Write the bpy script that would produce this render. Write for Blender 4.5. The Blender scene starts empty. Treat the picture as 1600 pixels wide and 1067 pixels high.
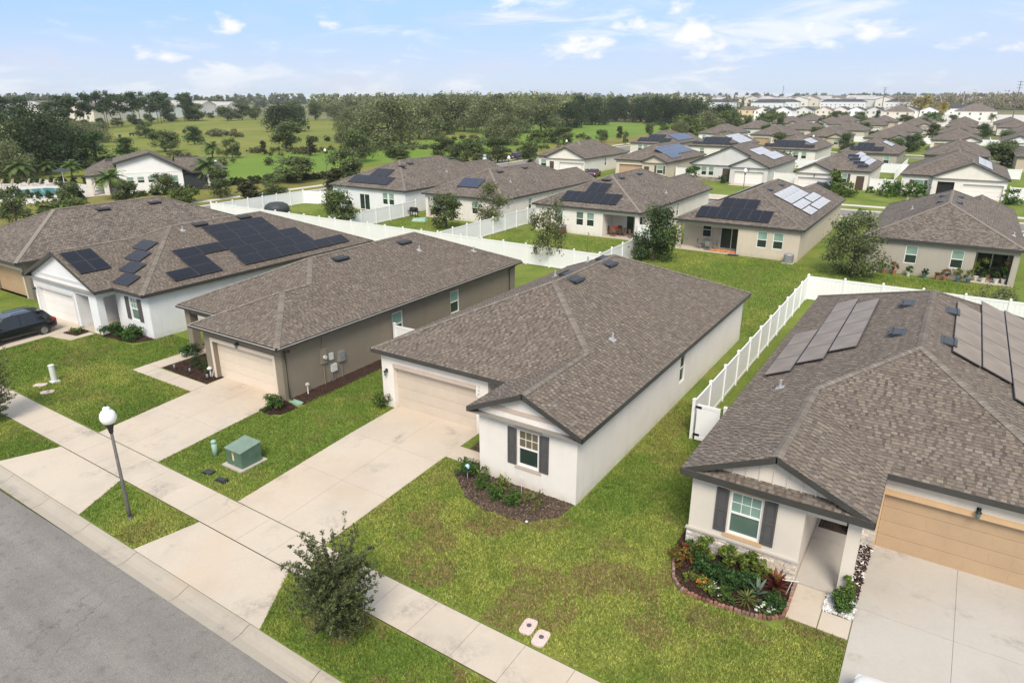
import bpy, math, random
import numpy as np
from mathutils import Vector, Matrix

random.seed(7)
RNG = np.random.default_rng(7)
S = bpy.context.scene
C = S.collection
PI = math.pi

# ------------------------------------------------------------------ camera
CAM_H = 14.7
cam_d = bpy.data.cameras.new('camera')
cam_d.sensor_width = 36.0
cam_d.lens = 36.0 * 1067.0 / 1600.0
cam_d.clip_start = 0.1
cam_d.clip_end = 20000
cam = bpy.data.objects.new('camera', cam_d)
C.objects.link(cam)
cam.location = (0, 0, CAM_H)
cam.rotation_euler = (math.radians(90 - 19.77), 0, math.radians(32.775))
S.camera = cam

# ------------------------------------------------------------------ sky, sun, exposure
SUN_EL, SUN_AZ = math.radians(48), math.radians(150)     # azimuth from +Y, clockwise: behind the camera, to its right
W = bpy.data.worlds.new('World')
S.world = W
W.use_nodes = True
nt = W.node_tree
for n in list(nt.nodes):
    nt.nodes.remove(n)
def wn(t, **k):
    n = nt.nodes.new(t)
    for a, b in k.items():
        setattr(n, a, b)
    return n
out = wn('ShaderNodeOutputWorld')
bg = wn('ShaderNodeBackground')
sky = wn('ShaderNodeTexSky', sky_type='NISHITA', sun_disc=False)
sky.sun_elevation = SUN_EL
sky.sun_rotation = SUN_AZ
sky.altitude = 10
sky.air_density = 1.0
sky.dust_density = 0.8
sky.ozone_density = 1.2
SKY_STRENGTH = 0.125
bg.inputs['Strength'].default_value = SKY_STRENGTH
# pale horizon veil and broken cloud, all as functions of direction
tc = wn('ShaderNodeTexCoord')
sep = wn('ShaderNodeSeparateXYZ')
nt.links.new(tc.outputs['Generated'], sep.inputs[0])
def wmath(op, a, b=None):
    n = wn('ShaderNodeMath', operation=op)
    for i, v in enumerate((a, b)):
        if v is None: continue
        if hasattr(v, 'links'): nt.links.new(v, n.inputs[i])
        else: n.inputs[i].default_value = v
    return n.outputs[0]
def wrange(v, a, b, c=0.0, d=1.0):
    r = wn('ShaderNodeMapRange', interpolation_type='SMOOTHSTEP')
    for k, q in zip(('From Min', 'From Max', 'To Min', 'To Max'), (a, b, c, d)): r.inputs[k].default_value = q
    nt.links.new(v, r.inputs['Value'])
    return r.outputs[0]
def sky_noise(scale, zs, detail, rough, lo, hi, off=(0, 0, 0), dist=0.0):
    mp = wn('ShaderNodeMapping'); mp.inputs['Location'].default_value = off; mp.inputs['Scale'].default_value = (1, 1, zs)
    nt.links.new(tc.outputs['Generated'], mp.inputs[0])
    n = wn('ShaderNodeTexNoise')
    n.inputs['Scale'].default_value = scale; n.inputs['Detail'].default_value = detail
    n.inputs['Roughness'].default_value = rough; n.inputs['Distortion'].default_value = dist
    nt.links.new(mp.outputs[0], n.inputs['Vector'])
    return wrange(n.outputs['Fac'], lo, hi)
def wmix(f, a, b):
    m = wn('ShaderNodeMix', data_type='RGBA')
    nt.links.new(f, m.inputs['Factor'])
    for s_, v in (('A', a), ('B', b)):
        if hasattr(v, 'links'): nt.links.new(v, m.inputs[s_])
        else: m.inputs[s_].default_value = (*v, 1)
    return m.outputs['Result']
z_ = sep.outputs['Z']
BLUE = (1.08, 1.80, 3.65); PALE = (2.65, 3.0, 3.4); CLOUD = (3.75, 3.75, 3.8)
blue = wmix(wrange(z_, 0.0, 0.6, 0.85, 0.25), sky.outputs[0], BLUE)
over = wrange(z_, 0.14, 0.40, 0.0, 0.82)      # unseen thin cloud added overhead to whiten the fill light
veil = sky_noise(3.2, 6.0, 6, 0.6, 0.40, 0.72, (3.1, 1.7, 0), 0.5)
low = wrange(z_, 0.0, 0.11, 0.9, 0.0)
# the sky is milkier towards the right (north-east)
side = wrange(wmath('ADD', wmath('MULTIPLY', sep.outputs['X'], 0.85), wmath('MULTIPLY', sep.outputs['Y'], 0.53)), -0.1, 0.9, 0.0, 0.66)
f1 = wmath('MAXIMUM', wmath('MAXIMUM', low, over), wmath('MINIMUM', wmath('ADD', wmath('MULTIPLY', veil, 0.28), side), 0.92))
c1 = wmix(f1, blue, PALE)
puff = sky_noise(8.0, 2.4, 7, 0.56, 0.535, 0.64, (0.4, 2.9, 0), 0.15)
wisp = sky_noise(4.2, 5.5, 7, 0.62, 0.50, 0.70, (5.4, 0.9, 2.0), 0.8)
f2 = wmath('MAXIMUM', wmath('MULTIPLY', puff, wrange(z_, 0.012, 0.05, 0.45, 0.95)), wmath('MULTIPLY', wisp, 0.7))
lav = sky_noise(6.0, 4.2, 6, 0.58, 0.50, 0.66, (2.2, 7.1, 1.0), 0.3)
c1 = wmix(wmath('MULTIPLY', lav, wrange(z_, 0.0, 0.09, 0.62, 0.25)), c1, (2.75, 2.82, 3.3))
c2 = wmix(f2, c1, CLOUD)
nt.links.new(c2, bg.inputs['Color'])
nt.links.new(bg.outputs[0], out.inputs['Surface'])

sun_d = bpy.data.lights.new('sun', 'SUN')
sun_d.energy = 1.8
sun_d.angle = math.radians(24)
sun_d.color = (1.0, 0.91, 0.78)
sun = bpy.data.objects.new('sun', sun_d)
C.objects.link(sun)
sd = Vector((math.sin(SUN_AZ) * math.cos(SUN_EL), math.cos(SUN_AZ) * math.cos(SUN_EL), math.sin(SUN_EL)))
sun.rotation_euler = sd.to_track_quat('Z', 'Y').to_euler()
sun.location = (0, -30, 60)

S.render.engine = 'CYCLES'
S.view_settings.view_transform = 'Standard'
S.view_settings.look = 'None'
S.view_settings.exposure = 1.14
S.view_settings.gamma = 1.0
S.view_settings.use_curve_mapping = False
S.cycles.max_bounces = 6
S.cycles.diffuse_bounces = 3
S.cycles.glossy_bounces = 3
S.cycles.transmission_bounces = 3
S.cycles.transparent_max_bounces = 6

# ------------------------------------------------------------------ mesh helpers
class MB:
    """collects faces; every face may carry a material slot, a colour and UVs"""
    def __init__(s):
        s.v = []; s.f = []; s.m = []; s.c = []; s.uv = []
    def face(s, pts, m=0, c=None, uv=None):
        b = len(s.v)
        s.v.extend([tuple(p) for p in pts])
        s.f.append(tuple(range(b, b + len(pts))))
        s.m.append(m); s.c.append(c); s.uv.append(uv)
    def hexa(s, p, m=0, c=None, skip=()):
        """p: 8 points, bottom ring 0-3 (ccw from above) and top ring 4-7"""
        b = len(s.v)
        s.v.extend([tuple(q) for q in p])
        for i, f in enumerate(((3, 2, 1, 0), (4, 5, 6, 7), (0, 1, 5, 4), (1, 2, 6, 5), (2, 3, 7, 6), (3, 0, 4, 7))):
            if i in skip: continue
            s.f.append(tuple(b + k for k in f)); s.m.append(m); s.c.append(c); s.uv.append(None)
    def box(s, x0, x1, y0, y1, z0, z1, m=0, c=None, skip=()):
        s.hexa([(x0, y0, z0), (x1, y0, z0), (x1, y1, z0), (x0, y1, z0),
                (x0, y0, z1), (x1, y0, z1), (x1, y1, z1), (x0, y1, z1)], m, c, skip)
    def fbox(s, fr, s0, s1, z0, z1, d0, d1, m=0, c=None):
        """box in a wall frame fr=(origin, t, n): s along the wall, d along the outward normal"""
        o, t, n = fr
        def q(a, d, z): return (o[0] + t[0] * a + n[0] * d, o[1] + t[1] * a + n[1] * d, z)
        if d0 > d1: d0, d1 = d1, d0
        s.hexa([q(s0, d1, z0), q(s1, d1, z0), q(s1, d0, z0), q(s0, d0, z0),
                q(s0, d1, z1), q(s1, d1, z1), q(s1, d0, z1), q(s0, d0, z1)], m, c)
    def fquad(s, fr, s0, s1, z0, z1, d=0.0, m=0, c=None):
        o, t, n = fr
        def q(a, z): return (o[0] + t[0] * a + n[0] * d, o[1] + t[1] * a + n[1] * d, z)
        s.face([q(s0, z0), q(s1, z0), q(s1, z1), q(s0, z1)], m, c)
    def tube(s, path, rad, n=6, m=0, c=None, cap=True):
        rings = []
        for i, p in enumerate(path):
            p = Vector(p)
            a = Vector(path[max(i - 1, 0)]); b = Vector(path[min(i + 1, len(path) - 1)])
            d = (b - a)
            d = d.normalized() if d.length > 1e-9 else Vector((0, 0, 1))
            u = d.cross(Vector((0, 0, 1)))
            if u.length < 0.05: u = d.cross(Vector((1, 0, 0)))
            u.normalize(); w = d.cross(u)
            r = rad[i] if hasattr(rad, '__len__') else rad
            rings.append([p + u * (r * math.cos(2 * PI * k / n)) + w * (r * math.sin(2 * PI * k / n)) for k in range(n)])
        b = len(s.v)
        for R in rings: s.v.extend([tuple(q) for q in R])
        for i in range(len(rings) - 1):
            for k in range(n):
                k2 = (k + 1) % n
                s.f.append((b + i * n + k, b + i * n + k2, b + (i + 1) * n + k2, b + (i + 1) * n + k)[::-1])
                s.m.append(m); s.c.append(c); s.uv.append(None)
        if cap:
            s.f.append(tuple(b + k for k in range(n))); s.m.append(m); s.c.append(c); s.uv.append(None)
            e = b + (len(rings) - 1) * n
            s.f.append(tuple(e + k for k in range(n))[::-1]); s.m.append(m); s.c.append(c); s.uv.append(None)
    def lathe(s, prof, n=16, cen=(0, 0, 0), m=0, c=None):
        """prof: (r, z) from bottom to top"""
        b = len(s.v)
        for r, z in prof:
            for k in range(n):
                a = 2 * PI * k / n
                s.v.append((cen[0] + r * math.cos(a), cen[1] + r * math.sin(a), cen[2] + z))
        for i in range(len(prof) - 1):
            for k in range(n):
                k2 = (k + 1) % n
                s.f.append((b + i * n + k, b + i * n + k2, b + (i + 1) * n + k2, b + (i + 1) * n + k))
                s.m.append(m); s.c.append(c); s.uv.append(None)
        s.f.append(tuple(b + k for k in range(n))[::-1]); s.m.append(m); s.c.append(c); s.uv.append(None)
        e = b + (len(prof) - 1) * n
        s.f.append(tuple(e + k for k in range(n))); s.m.append(m); s.c.append(c); s.uv.append(None)
    def prism(s, poly, z0, z1, m=0, c=None, bottom=True):
        n = len(poly)
        if bottom: s.face([(x, y, z0) for x, y in poly][::-1], m, c)
        s.face([(x, y, z1) for x, y in poly], m, c)
        for i in range(n):
            a, b = poly[i], poly[(i + 1) % n]
            s.face([(a[0], a[1], z0), (b[0], b[1], z0), (b[0], b[1], z1), (a[0], a[1], z1)], m, c)

def mesh(mb, name, mats, off=(0, 0, 0), smooth=False):
    me = bpy.data.meshes.new(name)
    v = np.array(mb.v, dtype=float).reshape(-1, 3) - np.array(off, dtype=float)
    me.from_pydata(v.tolist(), [], mb.f)
    for m in (mats if isinstance(mats, (list, tuple)) else [mats]):
        me.materials.append(m)
    if any(mb.m):
        me.polygons.foreach_set('material_index', mb.m)
    if any(c is not None for c in mb.c):
        at = me.attributes.new('Col', 'FLOAT_COLOR', 'FACE')
        a = np.ones((len(mb.f), 4)); 
        for i, c in enumerate(mb.c):
            if c is not None: a[i, :3] = c
        at.data.foreach_set('color', a.ravel())
    if any(u is not None for u in mb.uv):
        ul = me.uv_layers.new(name='UVMap')
        flat = []
        for f, u in zip(mb.f, mb.uv):
            if u is None: flat.extend([0.0, 0.0] * len(f))
            else:
                for q in u: flat.extend(q)
        ul.data.foreach_set('uv', flat)
    if smooth:
        me.polygons.foreach_set('use_smooth', [True] * len(me.polygons))
    me.update()
    return me

def link(name, me, parent=None, loc=None, rot=None, scale=None):
    o = bpy.data.objects.new(name, me)
    C.objects.link(o)
    if parent is not None: o.parent = parent
    if loc is not None: o.location = loc
    if rot is not None: o.rotation_euler = rot
    if scale is not None: o.scale = scale
    return o

def obj(name, mb, mats, parent=None, off=(0, 0, 0), smooth=False, **k):
    return link(name, mesh(mb, name, mats, off, smooth), parent, **k)

def thing(name, label, cat, loc=(0, 0, 0), rz=0.0, group=None):
    o = bpy.data.objects.new(name, None)
    o.empty_display_size = 0.3
    C.objects.link(o)
    o.location = loc; o.rotation_euler = (0, 0, rz)
    tag(o, label, cat, group)
    return o

def tag(o, label, cat, group=None):
    o['label'] = label; o['category'] = cat
    if group: o['group'] = group
    return o

def struct(o, kind='structure'):
    o['kind'] = kind
    return o

def copy_tree(o, parent=None):
    c = o.copy(); C.objects.link(c); c.parent = parent
    for ch in list(KIDS.get(o.name, ())) or list(o.children):
        copy_tree(ch, c)
    return c
KIDS = {}

def place_copy(proto, loc, rz, label, group=None, scale=1.0):
    c = copy_tree(proto)
    c.location = loc; c.rotation_euler = (0, 0, rz)
    c.scale = scale if hasattr(scale, '__len__') else (scale,) * 3
    c['label'] = label
    if group: c['group'] = group
    return c

def np_mesh(name, verts, faces, mat, col=None, fsize=4):
    """verts (n,3), faces (m,fsize) numpy, optional per-face colour (m,3)"""
    me = bpy.data.meshes.new(name)
    n, m = len(verts), len(faces)
    me.vertices.add(n)
    me.vertices.foreach_set('co', np.ascontiguousarray(verts, dtype=np.float32).ravel())
    me.loops.add(m * fsize)
    me.loops.foreach_set('vertex_index', np.ascontiguousarray(faces, dtype=np.int32).ravel())
    me.polygons.add(m)
    me.polygons.foreach_set('loop_start', np.arange(0, m * fsize, fsize, dtype=np.int32))
    me.update(calc_edges=True)
    me.materials.append(mat)
    if col is not None:
        at = me.attributes.new('Col', 'FLOAT_COLOR', 'FACE')
        a = np.ones((m, 4), dtype=np.float32); a[:, :3] = col
        at.data.foreach_set('color', a.ravel())
    me.update()
    return me

# ------------------------------------------------------------------ materials
MATS = {}
def nmat(name):
    m = bpy.data.materials.new(name); m.use_nodes = True
    t = m.node_tree
    b = t.nodes['Principled BSDF']
    MATS[name] = m
    return m, t, b
def nd(t, typ, **k):
    n = t.nodes.new(typ)
    for a, b in k.items(): setattr(n, a, b)
    return n
def noise(t, scale, detail=4, rough=0.6, vec=None, coord='Object', dist=0.0):
    n = nd(t, 'ShaderNodeTexNoise')
    n.inputs['Scale'].default_value = scale; n.inputs['Detail'].default_value = detail
    n.inputs['Roughness'].default_value = rough; n.inputs['Distortion'].default_value = dist
    if vec is None:
        c = nd(t, 'ShaderNodeTexCoord') if coord != 'World' else nd(t, 'ShaderNodeNewGeometry')
        vec = c.outputs[coord] if coord != 'World' else c.outputs['Position']
    t.links.new(vec, n.inputs['Vector'])
    return n.outputs['Fac']
def ramp(t, fac, stops):
    r = nd(t, 'ShaderNodeValToRGB')
    el = r.color_ramp.elements
    while len(el) < len(stops): el.new(0.5)
    for e, (p, c) in zip(el, stops):
        e.position = p; e.color = (c[0], c[1], c[2], 1)
    t.links.new(fac, r.inputs[0])
    return r.outputs[0]
def mixc(t, fac, a, b, mode='MIX'):
    m = nd(t, 'ShaderNodeMix', data_type='RGBA', blend_type=mode)
    for s, v in (('Factor', fac), ('A', a), ('B', b)):
        if hasattr(v, 'links'): t.links.new(v, m.inputs[s])
        elif isinstance(v, (int, float)): m.inputs[s].default_value = v
        else: m.inputs[s].default_value = (v[0], v[1], v[2], 1)
    return m.outputs['Result']
def bump(t, b, h, strength=0.3, dist=0.02):
    n = nd(t, 'ShaderNodeBump')
    n.inputs['Strength'].default_value = strength; n.inputs['Distance'].default_value = dist
    t.links.new(h, n.inputs['Height']); t.links.new(n.outputs[0], b.inputs['Normal'])
def attr(t, name='Col'):
    return nd(t, 'ShaderNodeAttribute', attribute_name=name).outputs['Color']
def maprange(t, v, a, b, c=0.0, d=1.0):
    r = nd(t, 'ShaderNodeMapRange')
    r.inputs['From Min'].default_value = a; r.inputs['From Max'].default_value = b
    r.inputs['To Min'].default_value = c; r.inputs['To Max'].default_value = d
    t.links.new(v, r.inputs['Value'])
    return r.outputs[0]

def plain(name, col, rough=0.6, metal=0.0, var=0.12, scale=3.0, bumpy=0.0, spec=0.5, coat=0.0):
    m, t, b = nmat(name)
    n = noise(t, scale, 5, 0.65)
    lo = [max(0, c * (1 - var)) for c in col]; hi = [min(1, c * (1 + var)) for c in col]
    t.links.new(ramp(t, n, [(0.3, lo), (0.7, hi)]), b.inputs['Base Color'])
    b.inputs['Roughness'].default_value = rough; b.inputs['Metallic'].default_value = metal
    b.inputs['Specular IOR Level'].default_value = spec
    b.inputs['Coat Weight'].default_value = coat
    if bumpy: bump(t, b, noise(t, scale * 20, 3), bumpy, 0.01)
    return m

def stucco(name, col):
    m, t, b = nmat(name)
    big = noise(t, 0.55, 5, 0.6, coord='World')
    fine = noise(t, 22, 3, 0.6, coord='World')
    c = ramp(t, big, [(0.3, [x * 0.93 for x in col]), (0.7, [min(1, x * 1.04) for x in col])])
    # streaks running down the wall and splash dirt near the ground
    g = nd(t, 'ShaderNodeNewGeometry'); mp = nd(t, 'ShaderNodeMapping')
    mp.inputs['Scale'].default_value = (2.2, 2.2, 0.12)
    t.links.new(g.outputs['Position'], mp.inputs[0])
    st = noise(t, 1.0, 5, 0.7, vec=mp.outputs[0])
    c = mixc(t, maprange(t, st, 0.52, 0.75, 0.0, 0.20), c, [x * 0.55 for x in col])
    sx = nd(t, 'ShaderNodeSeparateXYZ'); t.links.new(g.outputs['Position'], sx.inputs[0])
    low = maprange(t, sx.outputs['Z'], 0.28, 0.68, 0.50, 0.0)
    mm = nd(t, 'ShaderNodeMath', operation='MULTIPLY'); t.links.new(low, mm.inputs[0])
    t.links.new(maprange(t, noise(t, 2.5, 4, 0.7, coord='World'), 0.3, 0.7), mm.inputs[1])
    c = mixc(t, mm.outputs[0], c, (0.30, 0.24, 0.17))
    t.links.new(c, b.inputs['Base Color'])
    b.inputs['Roughness'].default_value = 0.9
    b.inputs['Specular IOR Level'].default_value = 0.2
    bump(t, b, fine, 0.25, 0.012)
    return m

def vcol(name, rough=0.9, spec=0.2, gain=1.0, nscale=0, bumpy=0.0, trans=0.0):
    """colour from the per-piece attribute, with fine grain on top"""
    m, t, b = nmat(name)
    c = attr(t)
    if nscale:
        n = noise(t, nscale, 3, 0.7, coord='World')
        c = mixc(t, 1.0, c, ramp(t, n, [(0.25, (0.72,) * 3), (0.75, (1.28,) * 3)]), 'MULTIPLY')
        if bumpy: bump(t, b, n, bumpy, 0.01)
    t.links.new(c, b.inputs['Base Color'])
    b.inputs['Roughness'].default_value = rough
    b.inputs['Specular IOR Level'].default_value = spec
    if trans:
        b.inputs['Transmission Weight'].default_value = 0
        tr = nd(t, 'ShaderNodeBsdfTranslucent'); t.links.new(c, tr.inputs['Color'])
        ms = nd(t, 'ShaderNodeMixShader'); ms.inputs[0].default_value = trans
        o = t.nodes['Material Output']
        t.links.new(b.outputs[0], ms.inputs[1]); t.links.new(tr.outputs[0], ms.inputs[2])
        t.links.new(ms.outputs[0], o.inputs['Surface'])
    return m

M = {}
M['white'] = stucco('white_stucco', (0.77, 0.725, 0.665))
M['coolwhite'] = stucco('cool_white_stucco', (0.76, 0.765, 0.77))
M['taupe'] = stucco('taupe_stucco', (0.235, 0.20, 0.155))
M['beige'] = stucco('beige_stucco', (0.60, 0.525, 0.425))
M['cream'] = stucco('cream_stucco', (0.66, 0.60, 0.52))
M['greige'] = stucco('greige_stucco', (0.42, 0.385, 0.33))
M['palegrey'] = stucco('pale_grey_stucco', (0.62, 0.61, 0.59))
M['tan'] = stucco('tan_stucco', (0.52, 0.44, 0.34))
M['yellow'] = stucco('yellow_stucco', (0.62, 0.50, 0.30))
M['band'] = plain('beige_trim_paint', (0.52, 0.43, 0.36), 0.8, var=0.06)
M['bandorange'] = plain('tan_trim_paint', (0.58, 0.39, 0.22), 0.8, var=0.06)
M['doorbeige'] = plain('beige_door_paint', (0.55, 0.47, 0.385), 0.55, var=0.05, scale=0.8)
M['doorcream'] = plain('cream_door_paint', (0.66, 0.57, 0.465), 0.55, var=0.04, scale=0.8)
M['doororange'] = plain('tan_door_paint', (0.45, 0.315, 0.195), 0.55, var=0.06, scale=0.8)
M['doorwhite'] = plain('white_door_paint', (0.78, 0.75, 0.71), 0.5, var=0.04, scale=0.8)
M['trimwhite'] = plain('white_vinyl_frame', (0.8, 0.79, 0.77), 0.4, var=0.03)
M['shutter'] = plain('grey_shutter_paint', (0.085, 0.083, 0.083), 0.6, var=0.12)
M['fascia'] = plain('dark_bronze_fascia', (0.052, 0.050, 0.046), 0.45, var=0.15)
M['gutterwhite'] = plain('pale_gutter_lip', (0.6, 0.58, 0.55), 0.4, var=0.1)
M['soffit'] = plain('soffit_vinyl', (0.25, 0.23, 0.20), 0.7, var=0.08)
M['brownmetal'] = plain('brown_downspout', (0.05, 0.042, 0.034), 0.5)
M['black'] = plain('black_plastic', (0.012, 0.012, 0.013), 0.35, var=0.3)
M['dark'] = plain('dark_interior', (0.012, 0.012, 0.012), 0.8)
M['vent'] = plain('black_roof_vent', (0.02, 0.021, 0.021), 0.38, var=0.2)
M['lead'] = plain('grey_pipe_flashing', (0.42, 0.43, 0.44), 0.45, metal=0.3)
M['metal'] = plain('grey_metal', (0.38, 0.39, 0.39), 0.4, metal=0.6)
M['meter'] = plain('pale_meter_box', (0.55, 0.56, 0.55), 0.5)
M['door'] = plain('brown_entry_door', (0.085, 0.055, 0.04), 0.5)
M['vinyl'] = plain('white_vinyl_fence', (0.82, 0.82, 0.82), 0.42, var=0.03, scale=0.7)
M['stone_dim'] = vcol('ledge_stone', 0.85, 0.3, nscale=18, bumpy=0.5)
M['shingle'] = vcol('asphalt_shingle', 0.92, 0.15, nscale=34, bumpy=0.4)
M['leaf'] = vcol('leaf', 0.62, 0.25, trans=0.35)
M['blade'] = vcol('grass_blade', 0.7, 0.2, trans=0.25)
M['frond'] = vcol('palm_leaf', 0.5, 0.35, trans=0.15)
M['bark'] = plain('bark', (0.12, 0.095, 0.075), 0.9, var=0.35, scale=6, bumpy=0.5)
M['palmbark'] = plain('palm_bark', (0.22, 0.19, 0.155), 0.9, var=0.3, scale=8, bumpy=0.5)
M['mulch'] = plain('dark_brown_mulch', (0.045, 0.022, 0.016), 0.95, var=0.5, scale=18, bumpy=0.8)
M['mulchgrey'] = plain('dry_mulch', (0.10, 0.07, 0.05), 0.95, var=0.55, scale=16, bumpy=0.8)
M['chip'] = vcol('bark_chip', 0.95, 0.1)
M['brick'] = vcol('edging_brick', 0.9, 0.2, nscale=30, bumpy=0.4)
M['pebble'] = vcol('pebble', 0.6, 0.4)
M['pinklid'] = plain('pink_plastic_lid', (0.62, 0.49, 0.45), 0.7, var=0.08)
M['greenbox'] = plain('utility_green_paint', (0.085, 0.145, 0.105), 0.5, var=0.22, scale=2.2)
M['greenplastic'] = plain('pale_green_plastic', (0.27, 0.42, 0.33), 0.5, var=0.08)
M['offwhite'] = plain('off_white_plastic', (0.62, 0.64, 0.60), 0.45, var=0.05)
M['lampglobe'] = plain('white_lamp_globe', (0.85, 0.85, 0.83), 0.25, var=0.02)
M['lamppole'] = plain('weathered_lamp_pole', (0.11, 0.10, 0.095), 0.6, var=0.25, scale=5)
M['lampblack'] = plain('black_lamp_metal', (0.02, 0.02, 0.02), 0.45)
M['tan_wood'] = plain('brown_wood', (0.17, 0.09, 0.05), 0.7, var=0.3)
M['ac'] = plain('grey_ac_housing', (0.22, 0.225, 0.225), 0.6, var=0.15)
M['orange'] = plain('orange_fabric', (0.62, 0.20, 0.07), 0.8)
M['red'] = plain('red_fabric', (0.55, 0.03, 0.03), 0.7)
M['tarp'] = plain('dark_tarp', (0.035, 0.04, 0.045), 0.6, var=0.3)

def glassmat(name, col, rough=0.06, spec=0.7):
    m, t, b = nmat(name)
    n = noise(t, 0.9, 2, 0.5)
    t.links.new(ramp(t, n, [(0.3, [c * 0.8 for c in col]), (0.7, [c * 1.15 for c in col])]), b.inputs['Base Color'])
    b.inputs['Roughness'].default_value = rough
    b.inputs['Specular IOR Level'].default_value = spec
    return m
M['glass_blind'] = glassmat('glass_over_blind', (0.24, 0.36, 0.30))
M['glass_dark'] = glassmat('dark_glass', (0.028, 0.045, 0.038))
M['glass_mid'] = glassmat('mid_glass', (0.11, 0.17, 0.135))
M['glass_curtain'] = glassmat('glass_over_curtain', (0.16, 0.13, 0.085))
M['solar'] = glassmat('solar_cell', (0.006, 0.007, 0.014), 0.2, 0.28)
M['solarframe'] = plain('solar_frame', (0.055, 0.055, 0.06), 0.4)
M['solarsilver'] = plain('solar_silver_frame', (0.45, 0.46, 0.50), 0.35, metal=0.5)
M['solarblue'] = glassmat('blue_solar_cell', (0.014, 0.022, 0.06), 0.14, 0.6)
M['solartanreflect'] = glassmat('tan_reflection_solar_cell', (0.235, 0.185, 0.14), 0.34, 0.15)  # dark cells with a tan sky reflection painted into the base colour
M['solarpalereflect'] = glassmat('pale_reflection_solar_cell', (0.48, 0.46, 0.44), 0.2, 0.6)  # near-white sky glare on dark cells, painted in as base colour

def concrete(name, col, stain=0.35):
    m, t, b = nmat(name)
    a = noise(t, 0.35, 6, 0.62, coord='World'); f = noise(t, 9, 4, 0.7, coord='World')
    c = ramp(t, a, [(0.25, [x * 0.86 for x in col]), (0.5, col), (0.8, [min(1, x * 1.06) for x in col])])
    c = mixc(t, maprange(t, f, 0.35, 0.75, 0, 0.25), c, [x * 0.75 for x in col])
    d = noise(t, 0.8, 6, 0.75, coord='World', dist=0.8)
    blot = noise(t, 0.55, 3, 0.55, coord='World', dist=0.3)
    bm = nd(t, 'ShaderNodeMath', operation='MULTIPLY'); t.links.new(maprange(t, blot, 0.56, 0.70), bm.inputs[0]); t.links.new(maprange(t, noise(t, 5, 5, 0.75, coord='World', dist=0.6), 0.40, 0.62), bm.inputs[1])
    c = mixc(t, maprange(t, bm.outputs[0], 0.0, 1.0, 0, min(1.0, stain * 1.6)), c, (0.17, 0.155, 0.14))
    c = mixc(t, maprange(t, d, 0.58, 0.72, 0, stain * 0.6), c, (0.2, 0.18, 0.155))
    r = noise(t, 0.22, 4, 0.6, coord='World', dist=0.5)
    c = mixc(t, maprange(t, r, 0.5, 0.72, 0, 0.30), c, (col[0] * 1.0, col[1] * 0.80, col[2] * 0.60))
    t.links.new(c, b.inputs['Base Color'])
    b.inputs['Roughness'].default_value = 0.9; b.inputs['Specular IOR Level'].default_value = 0.2
    bump(t, b, f, 0.15, 0.01)
    return m
M['concrete'] = concrete('concrete', (0.54, 0.465, 0.38))
M['concrete_grey'] = concrete('grey_concrete', (0.47, 0.435, 0.39), 0.45)
M['kerb'] = concrete('kerb_concrete', (0.40, 0.355, 0.295), 0.5)
M['pale_concrete'] = concrete('pale_concrete', (0.58, 0.545, 0.50), 0.2)

m, t, b = nmat('asphalt')
a = noise(t, 0.30, 6, 0.65, coord='World'); f = noise(t, 42, 2, 0.8, coord='World'); mid = noise(t, 3, 5, 0.7, coord='World')
c = ramp(t, a, [(0.3, (0.185, 0.17, 0.155)), (0.7, (0.25, 0.232, 0.212))])
c = mixc(t, 1.0, c, ramp(t, f, [(0.3, (0.62,) * 3), (0.7, (1.4,) * 3)]), 'MULTIPLY')
c = mixc(t, maprange(t, mid, 0.53, 0.72, 0, 0.5), c, (0.09, 0.085, 0.08))
g = nd(t, 'ShaderNodeNewGeometry'); mp = nd(t, 'ShaderNodeMapping'); mp.inputs['Scale'].default_value = (0.05, 0.75, 1)
t.links.new(g.outputs['Position'], mp.inputs[0])
c = mixc(t, 1.0, c, ramp(t, noise(t, 1.0, 4, 0.6, vec=mp.outputs[0]), [(0.3, (0.84,) * 3), (0.7, (1.13,) * 3)]), 'MULTIPLY')
vo = nd(t, 'ShaderNodeTexVoronoi', feature='DISTANCE_TO_EDGE'); vo.inputs['Scale'].default_value = 0.16
wv = nd(t, 'ShaderNodeTexNoise'); wv.inputs['Scale'].default_value = 1.3; wv.inputs['Detail'].default_value = 5
t.links.new(g.outputs['Position'], wv.inputs['Vector'])
ad = nd(t, 'ShaderNodeVectorMath', operation='ADD'); t.links.new(g.outputs['Position'], ad.inputs[0]); t.links.new(wv.outputs['Color'], ad.inputs[1]); t.links.new(ad.outputs[0], vo.inputs['Vector'])
cm_ = nd(t, 'ShaderNodeMath', operation='MULTIPLY'); t.links.new(maprange(t, vo.outputs['Distance'], 0.0, 0.004, 0.55, 0.0), cm_.inputs[0]); t.links.new(maprange(t, noise(t, 0.25, 3, 0.5, coord='World'), 0.5, 0.62), cm_.inputs[1])
c = mixc(t, cm_.outputs[0], c, (0.07, 0.065, 0.06))
t.links.new(c, b.inputs['Base Color']); b.inputs['Roughness'].default_value = 0.9; b.inputs['Specular IOR Level'].default_value = 0.25
bump(t, b, f, 0.4, 0.01)
M['asphalt'] = m

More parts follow.
